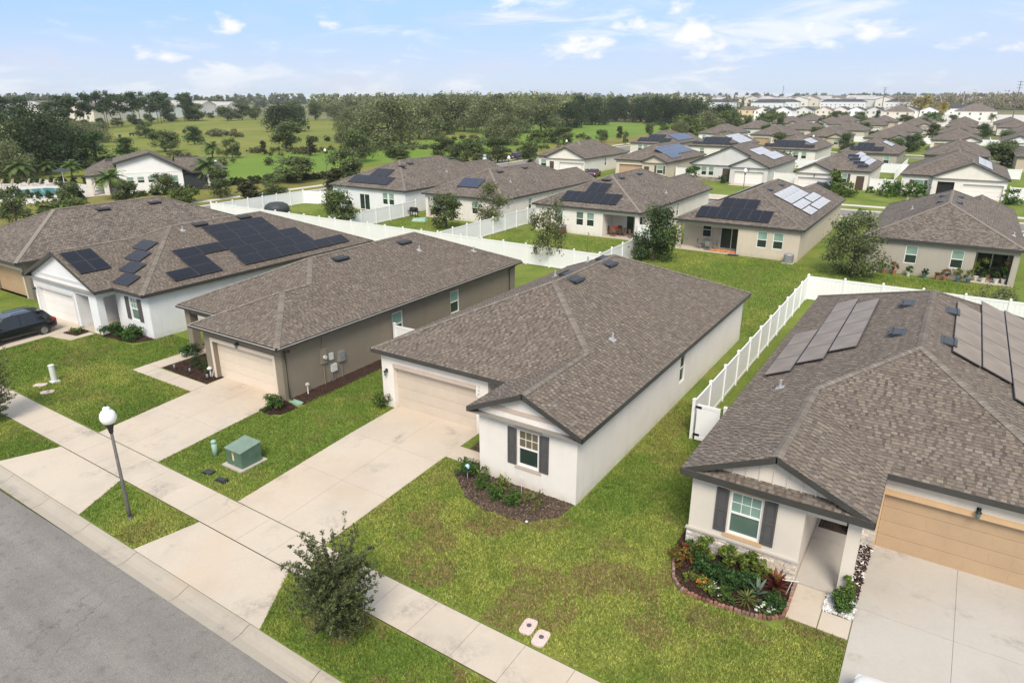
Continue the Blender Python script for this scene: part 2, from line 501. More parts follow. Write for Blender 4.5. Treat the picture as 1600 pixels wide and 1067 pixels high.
# shingle courses as texture, for roofs too far away to tell the tabs apart
m, t, b = nmat('shingle_far')
uvn = nd(t, 'ShaderNodeTexCoord')
br = nd(t, 'ShaderNodeTexBrick')
t.links.new(uvn.outputs['UV'], br.inputs['Vector'])
br.inputs['Scale'].default_value = 1.0
br.inputs['Brick Width'].default_value = 0.22; br.inputs['Row Height'].default_value = 0.15
br.inputs['Mortar Size'].default_value = 0.012; br.inputs['Bias'].default_value = 0.0
br.inputs['Color1'].default_value = (0.235, 0.200, 0.170, 1); br.inputs['Color2'].default_value = (0.108, 0.091, 0.079, 1)
br.inputs['Mortar'].default_value = (0.055, 0.046, 0.040, 1)
big = noise(t, 0.5, 5, 0.6, coord='World'); fine = noise(t, 5, 3, 0.8, vec=uvn.outputs['UV'])
c = mixc(t, 1.0, br.outputs['Color'], ramp(t, big, [(0.3, (0.85, 0.85, 0.86)), (0.7, (1.12, 1.1, 1.07))]), 'MULTIPLY')
c = mixc(t, 1.0, c, ramp(t, fine, [(0.3, (0.72,) * 3), (0.7, (1.3,) * 3)]), 'MULTIPLY')
t.links.new(c, b.inputs['Base Color']); b.inputs['Roughness'].default_value = 0.92; b.inputs['Specular IOR Level'].default_value = 0.15
M['shingle_far'] = m
M['cap_far'] = plain('ridge_cap_far', (0.20, 0.172, 0.148), 0.92, var=0.2, scale=2)

def grassmat(name, cols, brown, scale=0.25, mow=0.0):
    m, t, b = nmat(name)
    a = noise(t, scale, 6, 0.65, coord='World', dist=0.4)
    f = noise(t, 7, 5, 0.75, coord='World')
    p = noise(t, scale * 3.1, 6, 0.7, coord='World', dist=0.7)
    c = ramp(t, a, [(0.28, cols[0]), (0.5, cols[1]), (0.72, cols[2])])
    c = mixc(t, 1.0, c, ramp(t, f, [(0.3, (0.6,) * 3), (0.72, (1.35,) * 3)]), 'MULTIPLY')
    c = mixc(t, maprange(t, p, 0.55, 0.72, 0, brown), c, (0.20, 0.15, 0.065))
    t.links.new(c, b.inputs['Base Color']); b.inputs['Roughness'].default_value = 0.9; b.inputs['Specular IOR Level'].default_value = 0.15
    bump(t, b, f, 0.6, 0.03)
    return m
M['lawn'] = grassmat('lawn', [(0.09, 0.145, 0.024), (0.15, 0.20, 0.034), (0.225, 0.24, 0.055)], 0.6)
M['pasture'] = grassmat('pasture', [(0.11, 0.145, 0.026), (0.185, 0.205, 0.038), (0.25, 0.235, 0.065)], 0.65, 0.03)
M['greenfield'] = grassmat('mown_field', [(0.11, 0.19, 0.028), (0.14, 0.225, 0.03), (0.18, 0.245, 0.04)], 0.12, 0.04)
M['farland'] = grassmat('far_land', [(0.10, 0.12, 0.04), (0.16, 0.16, 0.07), (0.24, 0.22, 0.13)], 0.5, 0.006)
M['roughgrass'] = grassmat('rough_grass', [(0.13, 0.14, 0.03), (0.20, 0.19, 0.045), (0.24, 0.22, 0.07)], 0.5, 0.08)
m, t, b = nmat('pool_water')
b.inputs['Base Color'].default_value = (0.12, 0.36, 0.42, 1); b.inputs['Roughness'].default_value = 0.05
bump(t, b, noise(t, 3, 2, 0.5), 0.1, 0.03)
M['pool'] = m

# ------------------------------------------------------------------ terrain
PAD = 0.28
ZK = [(-1e4, 0.10), (9.42, 0.10), (11.6, 0.13), (13.2, 0.14), (19.5, PAD), (93.0, PAD), (96.6, 0.12), (1e4, 0.12)]
def zg(y):
    for (a, za_), (b, zb) in zip(ZK, ZK[1:]):
        if y <= b: return za_ + (zb - za_) * (y - a) / (b - a)
    return PAD
def SK(x, y):
    """the street is not quite parallel to the houses"""
    w = min(1.0, max(0.0, (19.5 - y) / 6.1))
    return y - 0.014 * (x + 22) * w
def sheet(name, x0, x1, y0, y1, z, mat):
    mb = MB(); mb.face([(x0, y0, z), (x1, y0, z), (x1, y1, z), (x0, y1, z)])
    return struct(obj(name, mb, mat))

sheet('ground', -2500, 1500, -250, 3000, -0.06, M['farland'])
sheet('road', -200, 90, 0.9, 8.74, 0.006, M['asphalt'])
def block(name, x0, x1, ys):
    mb = MB()
    for (ya, z0), (yb, z1) in zip(ys, ys[1:]):
        mb.face([(x0, SK(x0, ya), z0), (x1, SK(x1, ya), z0), (x1, SK(x1, yb), z1), (x0, SK(x0, yb), z1)])
    for x, fl in ((x0, False), (x1, True)):
        for (ya, z0), (yb, z1) in zip(ys, ys[1:]):
            q = [(x, SK(x, ya), -0.05), (x, SK(x, yb), -0.05), (x, SK(x, yb), z1), (x, SK(x, ya), z0)]
            mb.face(q if fl else q[::-1])
    for k, fl in ((0, True), (-1, False)):
        y, z = ys[k]
        q = [(x0, SK(x0, y), -0.05), (x1, SK(x1, y), -0.05), (x1, SK(x1, y), z), (x0, SK(x0, y), z)]
        mb.face(q if fl else q[::-1])
    return struct(obj(name, mb, M['lawn']))
block('lawn', -80.5, 80, [(y, z) for y, z in ZK[1:-1]])
block('lawn', -80.5, 95, [(104.0, 0.12), (108.5, 0.2), (115, PAD), (193, PAD), (199.6, 0.12)])
block('lawn', -80.5, 110, [(207.4, 0.12), (215, PAD), (290, PAD), (299, 0.12)])
# cross roads
sheet('road', -89.0, -81.1, 8.74, 420, 0.004, M['asphalt'])
sheet('road', -81.1, 95, 97.2, 103.4, 0.006, M['asphalt'])
sheet('road', -81.1, 110, 200.2, 206.8, 0.006, M['asphalt'])
sheet('verge', -112, -89.6, 14, 330, 0.05, M['roughgrass'])
sheet('field', -158, -112, 78, 300, 0.02, M['greenfield'])
sheet('pasture', -520, -112, -60, 330, 0.0, M['pasture'])
sheet('field', -230, -84, 255, 385, 0.04, M['greenfield'])

def slab_obj(name, quad, parent, mat, top=0.02, thick=0.07, gap=0.006):
    """quad: four xy points on the lawn; the slab lies on the ground there, with an open joint round it"""
    cx = sum(p[0] for p in quad) / len(quad); cy = sum(p[1] for p in quad) / len(quad)
    q = []
    for x, y in quad:
        d = math.hypot(x - cx, y - cy)
        k = 1 - gap * 1.4 / d
        xx, yy = cx + (x - cx) * k, cy + (y - cy) * k
        q.append((xx, SK(xx, yy), zg(yy) + top))
    mb = MB()
    n = len(q)
    mb.face(q)
    for i in range(n):
        a, b = q[i], q[(i + 1) % n]
        mb.face([(a[0], a[1], a[2] - thick), (b[0], b[1], b[2] - thick), b, a])
    return obj(name, mb, mat, parent)
def filler(parent, quads, mat='asphalt', strip=None):
    mb = MB()
    if strip: quads = [strip]
    for quad in quads:
        mb.face([(x, SK(x, y), zg(y) + 0.006) for x, y in quad])
    o = obj('joint_filler', mb, M[mat], parent)
    return o
def paving(name, quads, slab_mat, **kw):
    e = bpy.data.objects.new(name, None); C.objects.link(e); struct(e)
    filler(e, quads, **kw)
    for q in quads: slab_obj('slab', q, e, slab_mat)
    return e
# sidewalk along the front street, one slab after another
quads = []
x = -79.0
while x < 13:
    w = 1.58
    quads.append([(x, 11.67), (x + w, 11.67), (x + w, 13.19), (x, 13.19)])
    x += w
paving('sidewalk', quads, M['concrete'], mat='mulch', strip=[(-79, 11.65), (13, 11.65), (13, 13.21), (-79, 13.21)])
def drive(xl0, xr0, xl1, xr1, ytop, mat, ax0, ax1, joint=0.5, split=(13.225, 16.4, 19.5)):
    """driveway from the sidewalk to the garage, plus its flared apron to the kerb"""
    ys = list(split) + [ytop]
    qs = []
    def X(y, f):
        y = max(y, 13.2)
        k = (y - 13.2) / (ytop - 13.2)
        a = xl0 + (xl1 - xl0) * k; b = xr0 + (xr1 - xr0) * k
        return a + (b - a) * f
    for ya, yb in zip(ys, ys[1:]):
        if yb - ya < 0.3: continue
        for f0, f1 in ((0, joint), (joint, 1)):
            qs.append([(X(ya, f0), ya), (X(ya, f1), ya), (X(yb, f1), yb), (X(yb, f0), yb)])
    qs.append([(ax0, 9.46), (ax1, 9.46), (xr0 + 0.1, 11.635), (xl0 - 0.05, 11.635)])
    return paving('driveway', qs, mat)
drive(-20.95, -16.15, -21.35, -16.3, 22.84, M['concrete'], -21.5, -14.75)
drive(-31.2, -26.35, -31.75, -26.75, 20.47, M['concrete'], -32.2, -25.2)
drive(-53.2, -47.2, -53.4, -47.1, 20.87, M['concrete'], -54, -46.3)
drive(-0.30, 4.85, -0.30, 5.0, 23.22, M['concrete_grey'], -1.2, 5.8, joint=0.475)
drive(-69.5, -64.5, -69.8, -63.2, 20.46, M['concrete'], -70.3, -63.8)
paving('path', [[(-36.0, 18.25), (-33.9, 18.25), (-33.9, 19.25), (-36.0, 19.25)], [(-33.88, 18.25), (-31.62, 18.25), (-31.66, 19.25), (-33.88, 19.25)],
                [(-37.1, 19.27), (-36.0, 19.27), (-36.0, 22.2), (-37.1, 22.2)], [(-37.1, 18.25), (-36.02, 18.25), (-36.02, 19.25), (-37.1, 19.25)]], M['concrete'])
paving('path', [[(-16.28, 20.05), (-14.3, 20.05), (-14.3, 21.1), (-16.28, 21.1)]], M['concrete'])
paving('path', [[(-2.0, 18.05), (-1.15, 18.05), (-1.15, 19.68), (-2.0, 19.68)], [(-1.13, 18.05), (-0.32, 18.05), (-0.32, 18.85), (-1.13, 18.85)]], M['concrete'])
paving('path', [[(-47.1, 18.5), (-45.1, 18.9), (-45.1, 20.4), (-47.1, 20.4)]], M['concrete'])
# kerb and gutter: cast in 3 m lengths
e = bpy.data.objects.new('kerb', None); C.objects.link(e); struct(e)
x = -79.0
prof = [(8.72, 0.012), (9.0, 0.0), (9.14, 0.03), (9.3, 0.095), (9.44, 0.118)]
while x < 13:
    mb = MB(); a, b = x + 0.006, x + 3.03
    for (y0, z0), (y1, z1) in zip(prof, prof[1:]):
        mb.face([(a, SK(a, y0), z0), (b, SK(b, y0), z0), (b, SK(b, y1), z1), (a, SK(a, y1), z1)])
    mb.face([(a, SK(a, 9.44), 0.118), (b, SK(b, 9.44), 0.118), (b, SK(b, 9.45), 0.06), (a, SK(a, 9.45), 0.06)])
    o = obj('kerb_segment', mb, M['kerb'], e, smooth=True)
    x += 3.04
# walks, kerbs and drives of the streets behind, too far off to show their joints
def flatwalk(name, x0, x1, y0, y1, z, mat):
    mb = MB(); mb.box(x0, x1, y0, y1, z - 0.12, z, skip=(0,))
    return struct(obj(name, mb, mat))
flatwalk('sidewalk', -80, 90, 106.7, 108.2, 0.215, M['pale_concrete'])
flatwalk('sidewalk', -80, 80, 92.4, 93.9, 0.30, M['pale_concrete'])
flatwalk('sidewalk', -94.1, -92.5, 16, 300, 0.08, M['pale_concrete'])
flatwalk('kerb', -80.5, 95, 103.4, 104.0, 0.13, M['pale_concrete'])
flatwalk('kerb', -80.5, 80, 96.6, 97.2, 0.13, M['pale_concrete'])
flatwalk('kerb', -89.6, -89.0, 14, 300, 0.12, M['pale_concrete'])
flatwalk('kerb', -81.1, -80.5, 14, 96, 0.12, M['pale_concrete'])
flatwalk('sidewalk', -80, 95, 209, 210.5, 0.26, M['pale_concrete'])

# ------------------------------------------------------------------ houses
PITCH = 0.44
KP = math.sqrt(1 + PITCH ** 2)
ZE = 3.02            # roof edge above the pad
OH = 0.32
SHG = [(0.168, 0.140, 0.117), (0.140, 0.114, 0.095), (0.205, 0.174, 0.148), (0.108, 0.089, 0.077), (0.150, 0.130, 0.117), (0.182, 0.146, 0.118), (0.125, 0.104, 0.092)]
CAPC = [(0.205, 0.178, 0.152), (0.18, 0.156, 0.132), (0.222, 0.193, 0.166)]
SHG = [tuple(c * k for c, k in zip(q, (1.08, 1.05, 1.01))) for q in SHG]
SHG = [tuple(.65 * c + .35 * k for c, k in zip(q, (.170, .146, .124))) for q in SHG]

def roof_planes(s):
    """hipped main roof with one projecting front wing flush with one side; returns planes, ridges, fascia edges, outline"""
    xl, xr, yp, yb, xg, yg = (s[k] for k in ('xl', 'xr', 'yp', 'yb', 'xg', 'yg'))
    mir = s.get('side', 'R') == 'L'
    if mir: xg = xl + xr - xg
    ze = s.get('ze', ZE); p = s.get('pitch', PITCH)
    r = (xr - xl) / 2; xm = (xl + xr) / 2; q = (xr - xg) / 2; xq = (xr + xg) / 2
    Z = lambda d: ze + p * d
    hip = s.get('front', 'gable') == 'hip'
    mg = s.get('mainfront', 'hip') == 'gable'
    yF = yg + q if hip else yg
    yrf = yp if mg else yp + r
    bg = s.get('back', 'hip') == 'gable'
    yrb = yb if bg else yb - r
    A = (xl, yp, ze); B = (xm, yrf, Z(r)); Cc = (xm, yrb, Z(r)); D = (xl, yb, ze); E_ = (xr, yb, ze)
    Q = (xq, yp if mg else yp + q, Z(q)); F = (xq, yF, Z(q)); G = (xr, yg, ze); J = (xg, yg, ze); K = (xg, yp, ze)
    pl = [[A, B, Cc, D]]
    if not bg: pl.append([D, Cc, E_])
    pl.append([E_, Cc, B, Q, F, G])
    if not mg: pl.append([A, K, Q, B])
    pl.append([K, J, F, Q])
    if hip: pl.append([J, G, F])
    ridges = [(B, Cc), (F, Q)]
    if not mg: ridges += [(A, B), (Q, B)]
    if not bg: ridges += [(D, Cc), (E_, Cc)]
    if hip: ridges += [(J, F), (G, F)]
    fas = [(D, A), (E_, D), (G, E_), (K, J)]
    if not mg: fas.append((A, K))
    else: fas += [(A, B), (B, Q)] 
    if hip: fas.append((J, G))
    else: fas += [(J, F), (F, G)]
    outl = [A[:2], K[:2], J[:2], G[:2], E_[:2], D[:2]]
    gables = []
    if not hip: gables.append((J, G, F))
    if mg: gables.append((A, (xr, yp, ze), B))
    def fl(P): return (xl + xr - P[0],) + tuple(P[1:])
    if mir:
        pl = [[fl(P) for P in q_][::-1] for q_ in pl]
        ridges = [(fl(a), fl(b)) for a, b in ridges]
        fas = [(fl(b), fl(a)) for a, b in fas]
        outl = [fl(P) for P in outl][::-1]
        gables = [(fl(b), fl(a), fl(c)) for a, b, c in gables]
    return pl, ridges, fas, outl, gables

def plane_frame(poly):
    n = Vector((0, 0, 0))
    for i in range(len(poly)):
        a, b = Vector(poly[i]), Vector(poly[(i + 1) % len(poly)])
        n += a.cross(b)
    n.normalize()
    if n.z < 0: n = -n
    u = Vector((0, 0, 1)).cross(n); u.normalize()
    v = n.cross(u)
    o = min((Vector(p) for p in poly), key=lambda p: p.z)
    return o, u, v, n

def shingles(mb, poly, rnd, tab=(0.16, 0.36), expo=0.142):
    o, u, v, n = plane_frame(poly)
    P = [((Vector(p) - o).dot(u), (Vector(p) - o).dot(v)) for p in poly]
    vmax = max(p[1] for p in P)
    rows = int(math.ceil(vmax / expo))
    for r in range(rows):
        v0, v1 = r * expo, min((r + 1) * expo, vmax)
        vm = (v0 + v1) / 2
        cr = []
        for i in range(len(P)):
            a, b = P[i], P[(i + 1) % len(P)]
            if (a[1] <= vm) != (b[1] <= vm):
                k = (b[0] - a[0]) / (b[1] - a[1])
                cr.append((a[0] + k * (vm - a[1]), k))
        cr.sort()
        for (ua, ka), (ub, kb) in zip(cr[::2], cr[1::2]):
            L = lambda vv: ua + ka * (vv - vm)
            Rr = lambda vv: ub + kb * (vv - vm)
            uu = min(L(v0), L(v1)) - rnd.uniform(0, 0.2)
            end = max(Rr(v0), Rr(v1))
            tooth = rnd.random() < .5
            while uu < end:
                tooth = not tooth
                w = rnd.uniform(.11, .22) if tooth else rnd.uniform(.06, .13)
                a0, b0 = max(uu, L(v0)), min(uu + w, Rr(v0))
                a1, b1 = max(uu, L(v1)), min(uu + w, Rr(v1))
                uu += w
                if b0 - a0 < 0.003 and b1 - a1 < 0.003: continue
                b0 = max(a0, b0); b1 = max(a1, b1)
                lift = rnd.uniform(.020, .026) if tooth else .011
                col = rnd.choice(SHG); g = rnd.uniform(.98, 1.22) if tooth else rnd.uniform(.62, .92)
                col = (col[0] * g, col[1] * g, col[2] * g)
                bs = len(mb.v)
                l0 = o + u * a0 + v * v0; l1 = o + u * b0 + v * v0
                mb.v.extend([tuple(l0 + n * lift), tuple(l1 + n * lift), tuple(o + u * b1 + v * v1 + n * 0.006), tuple(o + u * a1 + v * v1 + n * 0.006), tuple(l0), tuple(l1)])
                mb.f.append((bs, bs + 1, bs + 2, bs + 3)); mb.f.append((bs + 4, bs + 5, bs + 1, bs))
                mb.m.extend((0, 0)); mb.c.extend((col, tuple(k * 0.6 for k in col))); mb.uv.extend((None, None))

def ridge_caps(mb, a, b, rnd, w=0.15, step=0.145, fine=True):
    a, b = Vector(a), Vector(b)
    d = b - a; L = d.length; d.normalize()
    sd = Vector((-d.y, d.x, 0)).normalized()
    drop = PITCH * (1.0 if abs(d.z) < 1e-4 else 0.707)
    n = int(L / step) if fine else 1
    for i in range(n):
        t0, t1 = L * i / n, L * (i + 1) / n
        l0, l1 = 0.038, 0.026
        if not fine: l0 = l1 = 0.03
        p0, p1 = a + d * t0, a + d * min(t1 + 0.01, L)
        c = rnd.choice(CAPC); g = rnd.uniform(0.85, 1.12); c = tuple(k * g for k in c)
        zz = Vector((0, 0, 1))
        def e(p, s, l): return p + sd * (w * s) + zz * (l - drop * w + 0.012)
        m0, m1 = p0 + zz * (l0 + 0.012), p1 + zz * (l1 + 0.012)
        mb.face([e(p0, -1, l0), m0, m1, e(p1, -1, l1)][::-1], 0, c)
        mb.face([m0, e(p0, 1, l0), e(p1, 1, l1), m1][::-1], 0, c)
        if fine: mb.face([e(p0, -1, l0), e(p0, -1, l0 - 0.015), p0, e(p0, 1, l0 - 0.015), e(p0, 1, l0), m0][::-1], 0, tuple(k * 0.55 for k in c))

def frame_of(a, b):
    t = Vector((b[0] - a[0], b[1] - a[1])); L = t.length; t /= L
    return (a, (t.x, t.y), (t.y, -t.x)), L

def wall_run(mb, a, b, z0, z1, ops, rev=0.11, m=0):
    fr, L = frame_of(a, b)
    ss = sorted({0.0, L, *[o['s0'] for o in ops], *[o['s1'] for o in ops]})
    zs = sorted({z0, z1, *[o['z0'] for o in ops], *[o['z1'] for o in ops]})
    for i in range(len(ss) - 1):
        for j in range(len(zs) - 1):
            cs, cz = (ss[i] + ss[i + 1]) / 2, (zs[j] + zs[j + 1]) / 2
            if any(o['s0'] < cs < o['s1'] and o['z0'] < cz < o['z1'] for o in ops): continue
            mb.fquad(fr, ss[i], ss[i + 1], zs[j], zs[j + 1], 0, m)
    o_, t, n = fr
    def q(s, d, z): return (o_[0] + t[0] * s + n[0] * d, o_[1] + t[1] * s + n[1] * d, z)
    for o in ops:
        d = -o.get('rev', rev)
        a0, a1, b0, b1 = o['s0'], o['s1'], o['z0'], o['z1']
        mb.face([q(a0, 0, b0), q(a0, d, b0), q(a0, d, b1), q(a0, 0, b1)], m)
        mb.face([q(a1, 0, b1), q(a1, d, b1), q(a1, d, b0), q(a1, 0, b0)], m)
        mb.face([q(a0, 0, b1), q(a0, d, b1), q(a1, d, b1), q(a1, 0, b1)], m)
        mb.face([q(a0, d, b0), q(a0, 0, b0), q(a1, 0, b0), q(a1, d, b0)], m)
    return fr

def window(root, fr, o, off, lod=0):
    s0, s1, z0, z1 = o['s0'], o['s1'], o['z0'], o['z1']
    up, lo = o.get('up', 'glass_blind'), o.get('lo', 'glass_dark')
    zm = (z0 + z1) / 2; f = 0.055; d = -0.06
    mb = MB()
    if lod >= 2:
        mb.fbox(fr, s0, s1, z0, z1, -0.10, -0.04, 0)
        mb.fbox(fr, s0 + f, s1 - f, zm + 0.03, z1 - f, -0.09, -0.034, 1)
        mb.fbox(fr, s0 + f, s1 - f, z0 + f, zm - 0.03, -0.09, -0.034, 2)
        return obj('window', mb, [M['trimwhite'], M[up], M[lo]], root, off)
    mb.fbox(fr, s0, s0 + f, z0, z1, -0.105, -0.03); mb.fbox(fr, s1 - f, s1, z0, z1, -0.105, -0.03)
    mb.fbox(fr, s0 + f, s1 - f, z1 - f, z1, -0.105, -0.03); mb.fbox(fr, s0 + f, s1 - f, z0, z0 + f, -0.105, -0.022)
    mb.fbox(fr, s0 + f, s1 - f, zm - 0.03, zm + 0.03, -0.10, -0.026)
    w = obj('window', mb, M['trimwhite'], root, off)
    for nm, za_, zb, mt, dd in (('upper', zm + 0.03, z1 - f, up, -0.062), ('lower', z0 + f, zm - 0.03, lo, -0.075)):
        mb = MB(); mb.fbox(fr, s0 + f, s1 - f, za_, zb, dd - 0.015, dd)
        obj('pane', mb, M[mt], w, off)
    if o.get('grid'):
        mb = MB(); nc, nr = o['grid']
        for k in range(1, nc):
            s = s0 + f + (s1 - s0 - 2 * f) * k / nc
            mb.fbox(fr, s - 0.011, s + 0.011, zm + 0.03, z1 - f, -0.060, -0.048)
        for k in range(1, nr):
            z = zm + 0.03 + (z1 - f - zm - 0.03) * k / nr
            mb.fbox(fr, s0 + f, s1 - f, z - 0.011, z + 0.011, -0.0602, -0.0475)
        obj('muntin', mb, M['trimwhite'], w, off)
    if o.get('curtain'):
        pass
    if o.get('trim'):
        for nm, zz in (('lintel', (z1 + 0.02, z1 + 0.16)), ('sill', (z0 - 0.16, z0 - 0.02))):
            mb = MB(); mb.fbox(fr, s0 - 0.13, s1 + 0.13, zz[0], zz[1], -0.01, 0.035)
            obj(nm, mb, M[o['trim']], w, off)
    if o.get('shutters'):
        for a in (s0 - 0.05 - 0.40, s1 + 0.05):
            mb = MB(); b = a + 0.40
            za_, zb = z0 - 0.02, z1 + 0.02
            mb.fbox(fr, a, b, za_, zb, 0.0, 0.022)
            for sa, sb in ((a, a + 0.06), (b - 0.06, b)): mb.fbox(fr, sa, sb, za_, zb, 0.02, 0.042)
            for z_ in (za_, (za_ + zb) / 2 - 0.04, zb - 0.08): mb.fbox(fr, a + 0.06, b - 0.06, z_, z_ + 0.08, 0.02, 0.0405)
            for z_ in (za_ + 0.13, (za_ + zb) / 2 + 0.09):
                mb.fbox(fr, a + 0.095, b - 0.095, z_, z_ + (zb - za_) / 2 - 0.22, 0.02, 0.034)
            obj('shutter', mb, M['shutter'], root, off)
    return w

def garage(root, fr, o, off, lod=0):
    s0, s1, z0, z1 = o['s0'], o['s1'], o['z0'], o['z1']
    mt = M[o.get('mat', 'doorbeige')]; d = -o.get('rev', 0.3)
    H_ = z1 - z0; n = 4
    if lod < 2:
        mb = MB(); mb.fbox(fr, s0 + 0.01, s1 - 0.01, z0 + 0.01, z1 - 0.01, d, d + 0.006)
        g = obj('garage_door', mb, M['dark'], root, off)
        for k in range(n):
            za_, zb = z0 + H_ * k / n + 0.006, z0 + H_ * (k + 1) / n - 0.006
            mb = MB(); mb.fbox(fr, s0 + 0.01, s1 - 0.01, za_, zb, d + 0.007, d + 0.045)
            npan = 8
            for j in range(npan):
                w_ = (s1 - s0 - 0.1) / npan
                a = s0 + 0.05 + j * w_ + 0.05
                mb.fbox(fr, a, a + w_ - 0.1, za_ + 0.1, zb - 0.1, d + 0.04, d + 0.051)
            obj('door_section', mb, mt, g, off)
    else:
        mb = MB()
        for k in range(n):
            za_, zb = z0 + H_ * k / n + 0.012, z0 + H_ * (k + 1) / n - 0.012
            mb.fbox(fr, s0 + 0.01, s1 - 0.01, za_, zb, d + 0.007, d + 0.045, 0)
        mb.fbox(fr, s0 + 0.01, s1 - 0.01, z0, z1, d, d + 0.006, 1)
        g = obj('garage_door', mb, [mt, M['dark']], root, off)
    tw = o.get('trimw', 0.16)
    if o.get('trim'):
        mb = MB()
        mb.fbox(fr, s0 - tw * o.get('jamb', 1), s1 + tw * o.get('jamb', 1), z1 + 0.002, z1 + 0.2, -0.01, 0.035)
        if o.get('jamb', 1):
            mb.fbox(fr, s0 - tw, s0 - 0.002, z0, z1, -0.01, 0.033); mb.fbox(fr, s1 + 0.002, s1 + tw, z0, z1, -0.01, 0.033)
        obj('door_trim', mb, M[o['trim']], root, off)
    return g

def slider(root, fr, o, off, lod=0):
    s0, s1, z0, z1 = o['s0'], o['s1'], o['z0'], o['z1']; sm = (s0 + s1) / 2; f = 0.06
    mb = MB()
    for a, b in ((s0, s0 + f), (sm - 0.04, sm + 0.04), (s1 - f, s1)): mb.fbox(fr, a, b, z0, z1, -0.1, -0.02)
    mb.fbox(fr, s0 + f, s1 - f, z1 - f, z1, -0.1, -0.022); mb.fbox(fr, s0 + f, s1 - f, z0, z0 + 0.05, -0.1, -0.022)
    w = obj('sliding_door', mb, M['trimwhite'], root, off)
    for a, b, d in ((s0 + f, sm - 0.04, -0.07), (sm + 0.04, s1 - f, -0.055)):
        mb = MB(); mb.fbox(fr, a, b, z0 + 0.05, z1 - f, d - 0.015, d); obj('pane', mb, M[o.get('lo', 'glass_dark')], w, off)
    return w

def entry(root, fr, o, off, lod=0):
    s0, s1, z0, z1 = o['s0'], o['s1'], o['z0'], o['z1']
    mb = MB(); mb.fbox(fr, s0 + 0.02, s1 - 0.02, z0, z1 - 0.02, -0.11, -0.06)
    for za_, zb in ((0.25, 0.95), (1.1, 1.9)):
        for k in (0, 1):
            a = s0 + 0.14 + k * (s1 - s0 - 0.2) / 2
            mb.fbox(fr, a, a + (s1 - s0) / 2 - 0.2, z0 + za_, z0 + zb, -0.07, -0.052)
    d = obj('front_door', mb, M[o.get('mat', 'door')], root, off)
    if lod < 2:
        mb = MB(); mb.fbox(fr, s1 - 0.12, s1 - 0.07, z0 + 0.95, z0 + 1.08, -0.06, -0.01)
        obj('handle', mb, M['metal'], d, off)
    return d

def porch_light(root, fr, s, z, off):
    o, t, n = fr
    c = (o[0] + t[0] * s + n[0] * 0.14, o[1] + t[1] * s + n[1] * 0.14)
    mb = MB()
    mb.fbox(fr, s - 0.06, s + 0.06, z + 0.05, z + 0.22, 0.0, 0.03)
    mb.fbox(fr, s - 0.015, s + 0.015, z + 0.2, z + 0.23, 0.02, 0.14)
    mb.lathe([(0.02, 0.18), (0.085, 0.13), (0.09, 0.11)], 10, (c[0], c[1], z))
    l = obj('porch_light', mb, M['lampblack'], root, off)
    mb = MB(); mb.lathe([(0.035, -0.10), (0.06, -0.06), (0.07, 0.04), (0.05, 0.12)], 10, (c[0], c[1], z))
    obj('lamp_glass', mb, M['glass_mid'], l, off, smooth=True)

def vent(roof, poly, u, v, off, pipe=False, size=(1.0, 0.42)):
    """low slant-back roof vent or plumbing stack standing on a roof plane; u is a world coordinate along the eave"""
    o, uu, vv, n = plane_frame(poly)
    ax = 0 if abs(uu.x) > 0.5 else 1
    du = (u - o[ax]) / uu[ax]
    c = o + uu * du + vv * v
    mb = MB()
    def q(a, b, h): return tuple(c + uu * a + vv * b + n * h)
    if pipe:
        mb.hexa([q(-.16, -.16, .02), q(.16, -.16, .02), q(.16, .16, .02), q(-.16, .16, .02), q(-.15, -.15, .04), q(.15, -.15, .04), q(.15, .15, .04), q(-.15, .15, .04)])
        p0 = c + n * 0.02; mb.tube([p0, p0 + Vector((0, 0, .14)), p0 + Vector((0, 0, .32))], [0.085, 0.055, 0.05], 8)
        return obj('vent_pipe', mb, M['lead'], roof, off, smooth=False)
    w, h = size[0] / 2, size[1] / 2
    mb.hexa([q(-w - .06, -h - .02, .022), q(w + .06, -h - .02, .022), q(w + .06, h + .1, .022), q(-w - .06, h + .1, .022),
             q(-w - .05, -h, .035), q(w + .05, -h, .035), q(w + .05, h + .09, .032), q(-w - .05, h + .09, .032)])
    mb.hexa([q(-w, -h, .03), q(w, -h, .03), q(w, h, .03), q(-w, h, .03),
             q(-w + .02, -h, .17), q(w - .02, -h, .17), q(w - .06, h - .02, .06), q(-w + .06, h - .02, .06)])
    mb.hexa([q(-w - .02, -h - .06, .13), q(w + .02, -h - .06, .13), q(w + .02, -h + .08, .16), q(-w - .02, -h + .08, .16),
             q(-w - .02, -h - .06, .165), q(w + .02, -h - .06, .165), q(w + .02, -h + .08, .195), q(-w - .02, -h + .08, .195)])
    return obj('roof_vent', mb, M['vent'], roof, off)

